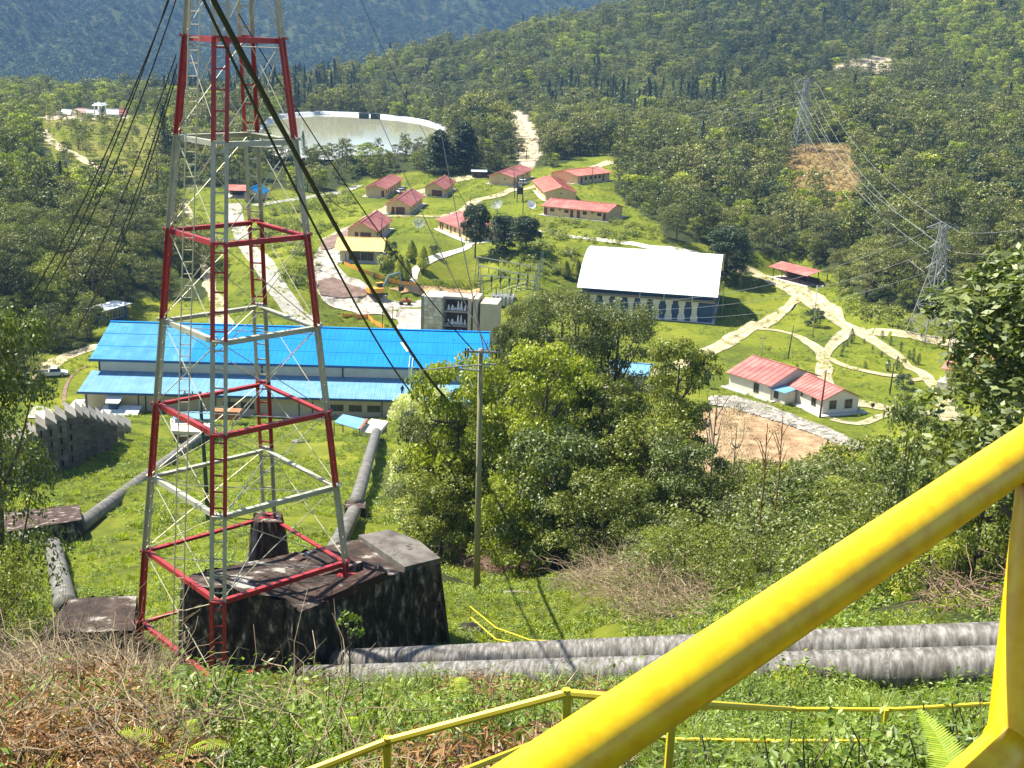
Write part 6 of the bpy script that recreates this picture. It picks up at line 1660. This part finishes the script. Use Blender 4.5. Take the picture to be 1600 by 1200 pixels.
# hedge along the yard
hr = np.random.default_rng(4); cnt = 0
for k in range(16):
    u = 650 + k * 6.2
    plant('hedge_shrub', 'small yellow-green shrub in the hedge row above the orange soil bank', u, 446, 437, 9, geo(tree_geo, 2, 1.4, 70 + k % 3, .02, 500, .22, 7, .9, limbs=2) if k < 3 else _hs[k % 3], mt['leaf_bright'], 'shrub', group='hedge row above the orange soil bank') if k >= 3 else None
    if k < 3:
        if k == 0: _hs = []
        _hs.append(geo(tree_geo, 2, 1.4, 70 + k, .02, 500, .22, 7, .9, limbs=2))
        plant('hedge_shrub', 'small yellow-green shrub in the hedge row above the orange soil bank', u, 446, 437, 9, _hs[k], mt['leaf_bright'], 'shrub', group='hedge row above the orange soil bank')

# ---- the big clump of trees in the middle
def big(seed, h, cr, cb, n, leaf, lobes, flat, **k): return geo(tree_geo, h, cr, seed, cb, n, leaf, lobes, flat, **k)
B1 = big(81, 18, 6, .22, 25000, .25, 90, .6, aspect=.42, lr=(.15, .30), limbs=16)
B2 = big(82, 15, 5, .15, 21000, .27, 70, .62, aspect=.55, lr=(.17, .32), limbs=14)
B3 = big(83, 11, 4.5, .06, 16000, .27, 56, .65, aspect=.6, lr=(.18, .34), limbs=12)
B4 = big(84, 8, 4, .02, 17000, .22, 50, .7, aspect=.5, lr=(.18, .34), limbs=10)
def gb(u, d): p = at(u, 800, d); return np.array([p[0], p[1], ground(p[0], p[1])])
for lab, u, d_, vt, w_, gg, m_ in [
    ('tall feathery olive tree rising highest in the middle clump', 868, 96, 448, 195, B1, 'leaf_olive'),
    ('feathery dark tree beside the highest one, under the white hall', 945, 100, 462, 185, B1, 'leaf_olive'),
    ('dark glossy tree with crooked trunk at the right of the middle clump', 1036, 84, 528, 135, B2, 'leaf_mid'),
    ('bright yellow-green tree in the centre of the middle clump', 832, 80, 535, 175, B2, 'leaf_bright'),
    ('olive tree on the left edge of the clump against the blue roof', 778, 92, 498, 105, B2, 'leaf_olive'),
    ('grey-olive feathery tree between the switchyard and the highest tree', 818, 102, 462, 120, B1, 'leaf_olive'),
    ('yellow-green bushy tree behind the wooden pole', 705, 84, 558, 165, B3, 'leaf_bright'),
    ('pale flowering bushy tree at the left end of the clump', 655, 96, 606, 105, B3, 'flower'),
    ('dark tree with whitish glinting leaves low in the middle clump', 868, 76, 665, 175, B3, 'leaf_glossy'),
    ('brownish green bushy tree left of the wooden pole', 672, 86, 652, 140, B4, 'leaf_olive'),
    ('light green bushy tree right of the wooden pole', 778, 84, 640, 150, B3, 'leaf_mid'),
    ('yellowish tree with thin trunks between the two tall trees', 915, 82, 590, 160, B2, 'leaf_mid'),
    ('shaded round tree below the crooked glossy tree', 990, 78, 650, 180, B3, 'leaf_mid'),
    ('dark leafy tree on the lower right of the middle clump', 1060, 74, 690, 140, B4, 'leaf_glossy'),
    ('low dark tree at the foot of the wooden pole', 690, 82, 735, 160, B4, 'leaf_mid'),
    ('low yellow-green tree at the bottom of the clump', 815, 76, 745, 140, B4, 'leaf_bright'),
    ('low round tree at the bottom right of the clump', 950, 68, 745, 170, B4, 'leaf_mid')]:
    plant('broadleaf_tree', lab, u, 0, vt, w_, gg, mt[m_], base=gb(u, d_), rot=(u * .37) % 6.28)
plant('thin_tree', 'small silvery twiggy tree against the bare soil', 1148, 0, 632, 62, geo(tree_geo, 6, 2.4, 88, .35, 2600, .12, 18, .7, aspect=.3), mt['leaf_olive'], base=gb(1140, 76), barkm=mt['bark_pale'])
plant('thin_tree', 'bare pale-branched tree left of the silvery one', 1110, 0, 598, 80, geo(tree_geo, 8, 3.0, 89, .3, 700, .14, 22, .7, limbs=20), mt['leaf_olive'], base=gb(1106, 80), barkm=mt['bark_pale'])
# shrubs belt on the right slope and under the clump
SH_ = [big(91, 3, 2, .02, 2600, .15, 16, .75, aspect=.45, limbs=5), big(92, 2.6, 1.9, .02, 2300, .18, 14, .7, aspect=.6, limbs=5), big(93, 3.4, 1.8, .03, 2400, .15, 16, .9, aspect=.4, limbs=6), big(94, 2.2, 1.7, .0, 2000, .13, 14, .7, aspect=.5, limbs=4)]
BELT = [(1085, 742), (1200, 745), (1330, 725), (1400, 690), (1480, 650), (1640, 640), (1640, 905), (1500, 930), (1330, 945), (1150, 950), (1020, 930), (960, 880), (980, 800), (1040, 760)]
UNDER = [(620, 790), (700, 800), (1000, 790), (1000, 880), (900, 880), (820, 850), (720, 850), (640, 830)]
sr = np.random.default_rng(12); placed = []
mats_s = ['leaf_mid', 'leaf_mid', 'leaf_olive', 'leaf_glossy', 'leaf_bright']
def shrub_zone(poly, n, d0, d1, gap, label, group, hmin, hmax):
    k = 0; tries = 0
    while k < n and tries < 30000:
        tries += 1
        a = sr.uniform(-.2, .47); dd = math.sqrt(sr.uniform(d0 ** 2, d1 ** 2))
        p = np.array([dd * math.sin(a), dd * math.cos(a), 0]); p[2] = ground(p[0], p[1])
        uu, vv = proj(p)
        if not inpoly(uu, vv, poly)[0]: continue
        if dd < 76 and 640 < uu[0] < 850 and 'thicket' not in group: continue
        if any((p[0] - q_[0]) ** 2 + (p[1] - q_[1]) ** 2 < gap ** 2 for q_ in placed): continue
        placed.append(p); k += 1
        gg = SH_[sr.integers(0, 4)]; mm = mats_s[sr.integers(0, 5)]
        look = {'leaf_mid': 'mid-green', 'leaf_olive': 'olive-brown', 'leaf_glossy': 'dark glossy', 'leaf_bright': 'bright yellow-green'}[mm]
        if 'thicket' in group:
            pos = 'atop the right thicket' if vv[0] < 775 else ('within the right thicket' if vv[0] < 855 else 'low in the right thicket')
            pos += ', left end' if uu[0] < 1150 else (', central part' if uu[0] < 1330 else ', near the right edge')
        else: pos = 'under the middle trees, ' + ('left of the wooden pole' if uu[0] < 745 else 'right of the wooden pole' if uu[0] < 870 else 'at the right end')
        r = empty('shrub', p - [0, 0, .15], look + ' shrub ' + pos, 'shrub', look + ' shrubs ' + pos, rz=sr.uniform(0, 6.28))
        s = sr.uniform(hmin, hmax) / gg[2]
        for src, nm, m_ in ((gg[0], 'stem', mt['bark']), (gg[1], 'foliage', mt[mm])):
            key = (id(src), m_.name)
            if key not in _mc: _mc[key] = src.mesh(nm, m_)
            o = link(nm, _mc[key], r); o.scale = (s * sr.uniform(.95, 1.25), s * 1.1, s)
shrub_zone(BELT, 165, 42, 105, 2.1, 'green leafy shrub in the dense thicket on the right slope', 'shrubs of the right thicket', 1.5, 3.3)
shrub_zone([(610, 735), (1010, 735), (1030, 880), (900, 885), (820, 858), (720, 855), (640, 850)], 75, 60, 112, 1.9, 'green shrub in the undergrowth below the middle trees', 'undergrowth shrubs', 2.2, 4.6)
# near trees at the sides of the picture
N1 = big(101, 10, 2.6, .30, 15000, .24, 46, .8, aspect=.5, up=.5)
plant('broadleaf_tree', 'near glossy broad-leaved tree filling the right edge', 1640, 0, 388, 350, N1, mt['leaf_glossy'], base=gnd(1640, 41), rot=1.0)
plant('broadleaf_tree', 'young upright broad-leaved tree left of the near right tree', 1440, 0, 628, 90, big(102, 6, 1.8, .1, 5200, .18, 20, .9, aspect=.5, up=.5), mt['leaf_glossy'], base=gnd(1440, 52), rot=2.0)
plant('broadleaf_tree', 'leafy tree behind the yellow rail at the right edge', 1560, 0, 560, 190, B4, mt['leaf_mid'], base=gnd(1560, 44), rot=2.4)
plant('broadleaf_tree', 'near glossy broad-leaved tree cut by the left edge', -22, 0, 478, 165, big(103, 10, 2.6, .1, 14000, .17, 44, .8, aspect=.5, up=.5), mt['leaf_glossy'], base=gnd(-28, 30), rot=1.0)
plant('broadleaf_tree', 'low leafy green plant at the left edge above the dry twigs', -30, 0, 878, 130, big(104, 4, 2.0, .02, 5200, .14, 24, .8, aspect=.5, up=.5), mt['leaf_mid'], base=gnd(-30, 27), rot=1.0)
plant('sapling', 'single young plant with a leafy top in front of the big concrete block', 545, 0, 958, 52, geo(tree_geo, 2.2, .5, 105, .72, 130, .13, 7, .6, aspect=.55), mt['weed'], cat='sapling', base=gnd(548, 27), rot=.4)
for u, dd, vt, lab in [(1205, 58, 662, 'tall dry-headed weed standing before the bare soil, left of two'), (1228, 60, 650, 'tall dry-headed weed standing before the bare soil, right of two')]:
    b_ = gnd(u, dd); r = empty('dry_weed', b_, lab, 'weed'); hh = at(u, vt, dd)[2] - b_[2]
    g = G(); g.tube([(0, 0, 0), (.1, 0, hh * .6), (0, 0, hh)], [.05, .035, .02], 5)
    tips_ = []
    for k in range(7):
        a = k * .9; e_ = np.array([math.cos(a) * .6, math.sin(a) * .6, hh * (.80 + .03 * k)]); g.tube([(0.05, 0, hh * (.62 + .04 * k)), e_ * [.6, .6, .97], e_], [.02, .015, .01], 4); tips_.append(e_)
    g.obj('stem', mt['dead_leaf'], r)
    C = np.concatenate([t_ + sr.normal(size=(26, 3)) * [.16, .16, .05] for t_ in tips_]); G().leaves(C, sr.normal(size=C.shape) + [0, 0, 1], .08, .6, rg=sr).obj('seed_heads', mt['dead_leaf'], r)
    C = np.array([(math.cos(k) * .4, math.sin(k) * .4, hh * (.1 + .5 * k / 30)) for k in range(30)]); G().leaves(C, sr.normal(size=C.shape) * .4 + [0, 0, 1], .45, .35, rg=sr).obj('leaves', mt['leaf_mid'], r)

# ---------------------------------------------------------------- ground cover: weeds, grass, ferns, dead stalks, twigs
def herb(seed, n, h, r, leaf, m_, aspect=.5, name='herb'):
    q = np.random.default_rng(seed); g = G()
    for k in range(4):
        a = q.uniform(0, 6.3); e_ = np.array([math.cos(a) * r * .5, math.sin(a) * r * .5, h * .9]); g.tube([(0, 0, -.05), e_ * .5 + [0, 0, .05], e_], [.008, .006, .003], 3, m=1)
    t = q.uniform(.1, 1, n); a = q.uniform(0, 6.3, n); R = r * np.sqrt(q.uniform(0, 1, n)) * (.5 + .5 * t)
    C = np.stack([R * np.cos(a), R * np.sin(a), h * t], -1)
    N = np.stack([np.cos(a) * .5, np.sin(a) * .5, np.ones(n) * .9], -1) + q.normal(size=(n, 3)) * .35
    g.leaves(C, N, leaf, aspect, rg=q, fold=.08); return g.mesh(name, [m_, mt['bark']])
def tuft(seed, n, h, r, m_, w=.018, name='grass_tuft', droop=.5):
    q = np.random.default_rng(seed); V = []; F_ = []
    for k in range(n):
        a = q.uniform(0, 6.3); b_ = q.uniform(0, r * .6); hh = h * q.uniform(.6, 1.1); o_ = np.array([math.cos(a) * b_, math.sin(a) * b_, -.03])
        dr_ = np.array([math.cos(a + q.normal() * .6), math.sin(a + q.normal() * .6), 0]) * hh * droop * q.uniform(.3, 1.3)
        s_ = np.array([-dr_[1], dr_[0], 0]); s_ = s_ / (np.linalg.norm(s_) + 1e-9) * w
        p1 = o_ + dr_ * .35 + [0, 0, hh * .65]; p2 = o_ + dr_ + [0, 0, hh * .95]
        i = len(V); V += [o_ - s_ * .5, o_ + s_ * .5, p1 + s_ * .45, p1 - s_ * .45, p2]; F_ += [(i, i + 1, i + 2, i + 3), (i + 3, i + 2, i + 4)]
    return G().raw(V, F_).mesh(name, m_)
def frond_mesh(seed, L, m_, name='frond', n=26):
    q = np.random.default_rng(seed); g = G()
    P = np.array([(t * L * .85, 0, L * (.75 * t - .62 * t * t)) for t in np.linspace(0, 1, 12)])
    g.tube(P, np.linspace(.006, .002, 12) * L, 4)
    for k in range(n):
        t = .12 + .86 * k / n; c = np.array([t * L * .85, 0, L * (.75 * t - .62 * t * t)]); ln = L * .20 * math.sin(math.pi * min(1, t * .85 + .12)) ** .8; wd = L * .013
        for s in (-1, 1):
            e_ = c + np.array([ln * .35, s * ln, -.15 * ln]); i = np.array([wd * .5, 0, 0])
            m1 = c + (e_ - c) * .6
            g.raw([c - i, c + i, m1 + i * .8, e_, m1 - i * .8], [(0, 1, 2, 4), (4, 2, 3)])
    return g.mesh(name, m_)
HERBS = [herb(1, 240, .48, .34, .040, mt['weed']), herb(2, 240, .32, .34, .033, mt['weed']), herb(3, 120, .62, .30, .062, mt['weed'], .5), herb(4, 200, .26, .36, .036, mt['grass'], .3), tuft(5, 60, .50, .2, mt['grass'], .012)]
DEAD = [herb(6, 110, .45, .28, .085, mt['dead_leaf'], .28, 'dead_stalk'), herb(7, 90, .36, .35, .09, mt['dead_leaf'], .22, 'dead_stalk'), tuft(8, 40, .45, .25, mt['straw'], .012, 'straw_tuft', .9)]
def cover(name, az0, az1, d0, d1, sp, protos, s0, s1, test=None, probs=None, seed=1, sink=.02, dens=None):
    q = np.random.default_rng(seed)
    x, y, d = sector(az0, az1, d0, d1, sp, q); z = H(x, y)
    u, v = proj(np.stack([x, y, z], -1))
    k_ = np.ones(len(x), bool)
    if test is not None: k_ &= test(x, y, d, u, v, q)
    x, y, z = x[k_], y[k_], z[k_]; n = len(x)
    s = q.uniform(s0, s1, n) * (np.where(np.hypot(x, y) > 17, .62, 1) if name in ('foreground_weeds', 'dead_stalks') else 1) * (.55 + .9 * vnoise(x, y, 2.2, 77))
    print(name, n)
    return scatter_gn(name, np.stack([x, y, z - sink], -1), np.stack([q.normal(size=n) * .15, q.normal(size=n) * .15, q.uniform(0, 6.3, n)], -1), np.stack([s, s, s], -1), q.choice(len(protos), n, p=probs), protos)
NB = vnoise
brown = lambda x, y, u: (NB(x, y, 1.3, 31) > .56) & (u < 950) | (u < 300) & (NB(x, y, 2.0, 32) > .50)
cover('foreground_weeds', -.52, .52, 4.5, 30, .16, HERBS, .55, 1.15, lambda x, y, d, u, v, q: (NB(x, y, .9, 33) > .34) & ~(brown(x, y, u) & (q.uniform(size=len(x)) < .75)) & (q.uniform(size=len(x)) < np.clip(14 / d, .55, 1)), [.26, .24, .14, .20, .16], 2)
cover('dead_stalks', -.52, .35, 5, 30, .20, DEAD, .6, 1.2, lambda x, y, d, u, v, q: brown(x, y, u) & (q.uniform(size=len(x)) < .8), [.4, .35, .25], 3)
g_t = [tuft(15, 26, .34, .35, mt['grass'], .035), herb(16, 46, .28, .45, .12, mt['weed'], .5), herb(17, 40, .22, .5, .13, mt['grass'], .4)]
PATHS = [(p_, r_) for p_, r_ in (((590, 690), 14), ((560, 790), 16))]
cover('slope_grass', -.46, .46, 30, 75, .34, g_t, .5, 1.3, lambda x, y, d, u, v, q: (NB(x, y, 3, 35) > .18), [.4, .35, .25], 4)
cover('slope_grass', -.46, .02, 75, 200, .62, g_t, .5, 1.7, lambda x, y, d, u, v, q: (NB(x, y, 5, 36) > .30) & (u < 760), [.45, .3, .25], 5)
cover('lawn_tufts', -.40, .42, 200, 440, 1.3, g_t, .6, 2.0, lambda x, y, d, u, v, q: inpoly(u, v, CLEAR) & ~inpoly(u, v, SOIL) & ~inpoly(u, v, DIRT) & (NB(x, y, 9, 37) > .42), [.4, .3, .3], 6)
# rough growth on the banks of the village
rough = [[(835, 372), (980, 385), (1040, 378), (1030, 352), (960, 345), (850, 345)], [(760, 410), (905, 440), (910, 395), (835, 372), (800, 378)], [(420, 330), (545, 300), (560, 330), (480, 380), (440, 380)], [(400, 330), (400, 380), (440, 440), (500, 460), (500, 400), (450, 360)], [(1290, 440), (1440, 500), (1430, 520), (1340, 500), (1300, 470)], [(620, 400), (640, 445), (560, 440), (600, 418)]]
cover('bank_growth', -.40, .42, 200, 440, 1.5, [herb(18, 70, .8, .9, .30, mt['leaf_bright'], .5, 'bank_herb'), herb(19, 60, 1.1, 1.0, .34, mt['leaf_mid'], .5, 'bank_herb')], .5, 1.5, lambda x, y, d, u, v, q: np.any([inpoly(u, v, r_) for r_ in rough], axis=0) & (NB(x, y, 6, 38) > .35), None, 7)
cover('knoll_straw', .1, .4, 380, 520, 1.6, [herb(20, 60, .8, .9, .35, PM('tan_leaf', [(.3, (.20, .13, .05)), (.7, (.46, .33, .12))], 2, .9, island=.7), .3, 'tan_growth')], .5, 1.3, lambda x, y, d, u, v, q: inpoly(u, v, TAN), None, 8)
# twig tangles
def twigs(name, az0, az1, d0, d1, n, L, rad, seed, m_, test=None, hz=.6):
    q = np.random.default_rng(seed); g = G(); k = 0
    while k < n:
        a = q.uniform(az0, az1); d = q.uniform(d0, d1); p = np.array([d * math.sin(a), d * math.cos(a), 0]); p[2] = ground(p[0], p[1])
        if test is not None:
            uu, vv = proj(p)
            if not test(uu[0], vv[0]): continue
        k += 1
        th = q.uniform(0, 6.3); ln = L * q.uniform(.4, 1.3); dr_ = np.array([math.cos(th), math.sin(th), q.uniform(.0, .7)])
        P = [p + [0, 0, q.uniform(0, hz)]]
        for s in range(5): dr_ = dr_ + q.normal(size=3) * .32; dr_[2] -= .08; dr_ /= np.linalg.norm(dr_); P.append(P[-1] + dr_ * ln / 5)
        g.tube(P, np.linspace(rad, rad * .4, 6) * q.uniform(.5, 1.6), 4, cap=False)
    return tag(g.obj(name, m_), kind='stuff')
twigs('dry_twigs', -.44, -.24, 14, 30, 1900, 1.3, .006, 41, mt['straw'], lambda u, v: u < 250)
twigs('dry_twigs', -.44, 0, 7, 16, 520, .9, .0045, 42, mt['straw'], lambda u, v: u < 560)
twigs('dry_brushwood', -.05, .18, 46, 66, 1700, 2.0, .012, 43, mt['straw'], lambda u, v: inpoly([u], [v], [(850, 890), (1000, 880), (1110, 930), (1110, 975), (990, 980), (900, 940)])[0], 1.0)
twigs('dry_brushwood', -.06, .02, 60, 84, 1300, 1.8, .012, 44, PM('reddish_straw', [(.3, (.20, .12, .08)), (.7, (.42, .28, .20))], 3, .9, island=.6), lambda u, v: inpoly([u], [v], [(705, 850), (800, 845), (850, 880), (840, 905), (760, 900), (710, 885)])[0], 1.0)
twigs('dry_brushwood', .3, .42, 36, 46, 260, 1.5, .02, 45, PM('brown_brush', [(.3, (.14, .09, .06)), (.7, (.30, .20, .14))], 3, .9, island=.6), lambda u, v: u > 1440 and v < 965, .8)
# ferns, each a plant of its own
def fern(label, u, d, n, L, m_, dz=0.0, rz=0, spread=6.28, tilt=0):
    b_ = gnd(u, d); b_[2] += dz
    r = empty('fern', b_, label, 'fern', rz=rz)
    me = frond_mesh(int(u), L, m_)
    for k in range(n):
        o = link('frond', me, r); o.rotation_euler = (0, .05 - .25 * random.random() - tilt, spread * k / n + random.uniform(-.2, .2)); s = random.uniform(.75, 1.1); o.scale = (s, s, s)
    return r
for u, d, n, L, m_, lab in [(720, 11.8, 5, .75, 'fern', 'bright yellow-green fern in front of the upper bend of the small rail'), (285, 13.5, 6, .9, 'weed', 'green fern below the left legs of the tower'), (255, 8.3, 4, .6, 'fern', 'yellow-green fern at the bottom edge, left side'), (545, 8.6, 4, .55, 'fern', 'low yellow-green fern left of the small rail post'), (940, 12.2, 4, .6, 'fern', 'small yellow-green fern just right of the thin rail post'), (1085, 26, 5, .9, 'weed', 'green fern beside the big pipes')]:
    fern(lab, u, d, n, L, mt[m_], dz=.25)
# the big near frond at the lower right
p0 = at(1500, 1235, 2.55); p1 = at(1434, 1106, 2.75)
r = empty('near_fern_frond', p0, 'single large yellow-green fern frond standing up at the lower right', 'fern frond')
g = G(); P = resample([p0 - p0, (p1 - p0) * .5 + np.array([.012, 0, .0]), p1 - p0], .01); g.tube(P, np.linspace(.004, .001, len(P)), 5); g.obj('stalk', mt['fern'], r)
dv = p1 - p0; Ld = np.linalg.norm(dv); dn = dv / Ld; sv = np.cross(dn, -_F); sv /= np.linalg.norm(sv)
for k in range(34):
    t = .02 + .97 * k / 34; c = dv * t + np.array([.012, 0, 0]) * math.sin(math.pi * t); wl = Ld * .26 * (1 - t) ** .8 + .003; wd = Ld / 34 * .42
    for s in (-1, 1):
        e_ = c + s * sv * wl + dn * wl * .55 - _F * wl * .15; m1 = c + (e_ - c) * .6
        G().raw([c - dn * wd, c + dn * wd, m1 + dn * wd * .9, e_, m1 - dn * wd * .9], [(0, 1, 2, 4), (4, 2, 3)]).obj('leaflet', mt['fern'], r)
# rocks and a bleached log
for u, v, dm, s, lab in [(465, 691, 60, .9, 'pale boulder on the grass slope seen through the tower'), (444, 634, 60, .9, 'pale boulder near the hall seen through the tower'), (738, 985, 40, .8, 'dark mossy rock right of the big concrete block'), (1425, 957, 36, .35, 'rounded dark stone on the slope above the pipes'), (150, 985, 40, .4, 'small pale stone on the left concrete block')]:
    p = cast(u, v, dm); o = link('boulder', stone_mesh('boulder', mt['bank_stone'] if 'pale' in lab else mt['old_concrete'], int(u), .6)); o.location = p.tolist(); o.scale = (s, s * .8, s * .8); tag(o, lab, 'rock')
lg = G().tube([at(800, 928, 62) * 1.0, at(818, 931, 62)], .12, 8); p = cast(804, 930, 40); o = G().tube([(-.6, 0, .1), (.2, .05, .15), (.9, 0, .12)], [.13, .12, .1], 8).obj('cut_log', mt['bark_pale'], loc=p); tag(o, 'short pale cut log lying on the grass right of the wooden pole', 'log')
for pts, lab in (([(320, 1198, 8.2), (355, 1180, 8.8), (400, 1168, 9.3), (440, 1158, 9.7)], 'bleached branch lying in the dead leaves at the bottom left'), ([(408, 1146, 9.8), (440, 1141, 10), (468, 1150, 10.1)], 'short bleached stick in the dead leaves')):
    P = [gnd(u, d) + [0, 0, .22] for u, v, d in pts]; o = G().tube([p - P[0] for p in P], .025, 6).obj('dry_branch', mt['bark_pale'], loc=P[0]); tag(o, lab, 'branch')

# ---------------------------------------------------------------- yellow railings
mt['yellow'] = PM('yellow_paint', [(.36, (.67, .37, .002)), (.48, (.71, .43, .003)), (.56, (.75, .49, .006))], 34, .36, bump=.09, bdist=.002, detail=14, spec=.45, spots=((.30, .14, .01), 70, .74))
mt['yellow_thin'] = PM('yellow_rail_paint', [(.3, (.58, .44, .02)), (.7, (.70, .55, .04))], 3, .5, spots=((.25, .16, .04), 12, .66))
def above(u, v, cl, dmax=60):
    """range at which the sight line passes cl metres above the ground"""
    for d in np.arange(4.0, dmax, .05):
        p = at(u, v, d)
        if p[2] - ground(p[0], p[1]) < cl: return float(d)
    return dmax
def railing(name, label, rails, posts, rad=.022, cat='railing'):
    rails = [[(u, v, d if d > 0 else above(u, v, -d)) for u, v, d in q_] for q_ in rails]; posts = [(u, v, d if d > 0 else above(u, v, -d), L) for u, v, d, L in posts]
    c = at(*rails[0][0]); r = empty(name, c, label, cat)
    for pts in rails:
        P = [at(*q_) - c for q_ in pts]
        o = G()
        for a, b_ in zip(P[:-1], P[1:]): o.tube([a, b_], rad, 8)
        for m_ in P[1:-1]: o.tube([m_ - [0, 0, rad], m_ + [0, 0, rad]], rad * 1.0, 8)
        o.obj('rail', mt['yellow_thin'], r, smooth=False)
    for (u, v, d, L) in posts:
        a = at(u, v, d) - c; G().tube([a, a - [0, 0, L]], rad, 8).obj('post', mt['yellow_thin'], r)
    return r
railing('thin_railing', 'thin yellow handrail zigzagging through the foreground weeds',
        [[(380, 1245, -.95), (605, 1158, -.95), (885, 1083, -.95), (1100, 1101, -.8), (1240, 1108, -.72), (1390, 1109, -.72), (1570, 1098, -.72)],
         [(700, 1215, -.5), (885, 1140, -.5), (1052, 1155, -.42), (1200, 1158, -.4), (1388, 1158, -.4), (1570, 1142, -.4)]],
        [(605, 1158, -.95, .95), (887, 1083, -.95, 1.0), (1052, 1098, -.75, 1.0), (1385, 1109, -.72, 1.0)], .0155)
railing('thin_railing', 'second thin yellow handrail just below the lower big pipe', [[(1180, 1106, 21), (1270, 1098, 21), (1400, 1106, 21), (1575, 1110, 21)]], [(1270, 1098, 21, 1.0)], .02)
railing('thin_railing', 'small yellow handrail on the grass right of the big concrete block', [[(735, 948, 54), (775, 981, 51), (828, 1000, 49), (900, 1004, 47)], [(735, 964, 54), (775, 999, 51), (800, 1004, 49.5)]], [(735, 948, 54, .8), (776, 981, 51, .8)], .03)
railing('thin_railing', 'yellow handrail peeking over the upper big pipe at the right', [[(1340, 986, 38), (1450, 979, 37), (1600, 971, 36.5)], [(885, 1003, 47), (960, 998, 46.5)]], [(1450, 979, 37, .7)], .028)
c = at(1000, 1108, 1.10)
def sl(u, v, s): r_ = ray(u, v); return r_ / np.linalg.norm(r_) * s
hA, hB = sl(1000, 1110, 1.22), sl(1605, 703, 1.72)
hd = hB - hA
br = empty('stair_railing', hB, 'thick glossy yellow tubular stair railing close to the viewer', 'railing')
R1 = .030
G().tube(resample([hA - hd * .55 - hB, hA - hB, hB - hB, hd * .25], .05), R1, 40).obj('handrail', mt['yellow'], br, smooth=True)
pt, pb = sl(1622, 860, 1.70), sl(1590, 1150, 1.66)
pd_ = (pb - pt)
# post rises to the handrail and runs on down below the picture
G().tube(resample([pt - pd_ * .75 - hB, pt - hB, pb - hB, pb + pd_ * .6 - hB], .05), .034, 40).obj('post', mt['yellow'], br, smooth=True)
mA = sl(1583, 1163, 1.655)
G().tube(resample([mA - hB, mA - hd * .35 - hB], .05), .030, 40).obj('mid_rail', mt['yellow'], br, smooth=True)
G().tube([mA - hd * .012 - hB, mA + hd * .006 - hB], .034, 40).obj('weld', mt['yellow'], br, smooth=True)
G().box(-.03, .03, -.001, .001, 0, 0).mesh if False else None

# ---------------------------------------------------------------- labels of look-alikes: size first, then place in their own cluster
ORD = ['leftmost', 'second from the left', 'third from the left', 'fourth from the left', 'fifth from the left', 'sixth from the left', 'seventh from the left', 'eighth from the left', 'ninth from the left', 'tenth from the left']
same = {}
for o in bpy.data.objects:
    if o.get('category') in ('tree', 'shrub', 'cypress') and o.get('group') and o.parent is None: same.setdefault((o['label'], o['group']), []).append(o)
for (lab, grp), os_ in same.items():
    if len(os_) < 2: continue
    big_ = lambda o: (o.scale[2] if o.type == 'MESH' else max(c.scale[2] for c in o.children))
    os_.sort(key=big_); n_ = len(os_)
    cuts = [('', os_)] if n_ <= 4 else ([('small', os_[:n_ // 2]), ('large', os_[n_ // 2:])] if n_ <= 12 else [('small', os_[:n_ // 3]), ('medium-sized', os_[n_ // 3:2 * n_ // 3]), ('large', os_[2 * n_ // 3:])])
    for wd, part in cuts:
        part.sort(key=lambda o: proj(np.array(o.location))[0][0])
        for k, o in enumerate(part):
            l_ = (wd + ' ' + lab).strip()
            if len(part) > 1:
                pos_ = ORD[k] if k < len(ORD) and k < (len(part) + 1) // 2 + 1 else (ORD[len(part) - 1 - k].replace('left', 'right') if len(part) - 1 - k < len(ORD) else None)
                if pos_: l_ = l_ + ', ' + pos_
            if len(l_.split()) <= 16: o['label'] = l_
# ---------------------------------------------------------------- air
hz = G().box(-3300, 3300, -60, 3300, -175, 300).obj('haze', bpy.data.materials.new('haze'))
hm = hz.data.materials[0]; hm.use_nodes = True; hn = hm.node_tree; hn.nodes.clear()
ho = hn.nodes.new('ShaderNodeOutputMaterial'); hv = hn.nodes.new('ShaderNodeVolumePrincipled')
hv.inputs['Color'].default_value = (.30, .57, 1.0, 1); hv.inputs['Density'].default_value = .00010; hv.inputs['Anisotropy'].default_value = .0
hn.links.new(hv.outputs[0], ho.inputs['Volume'])
tag(hz, kind='stuff')
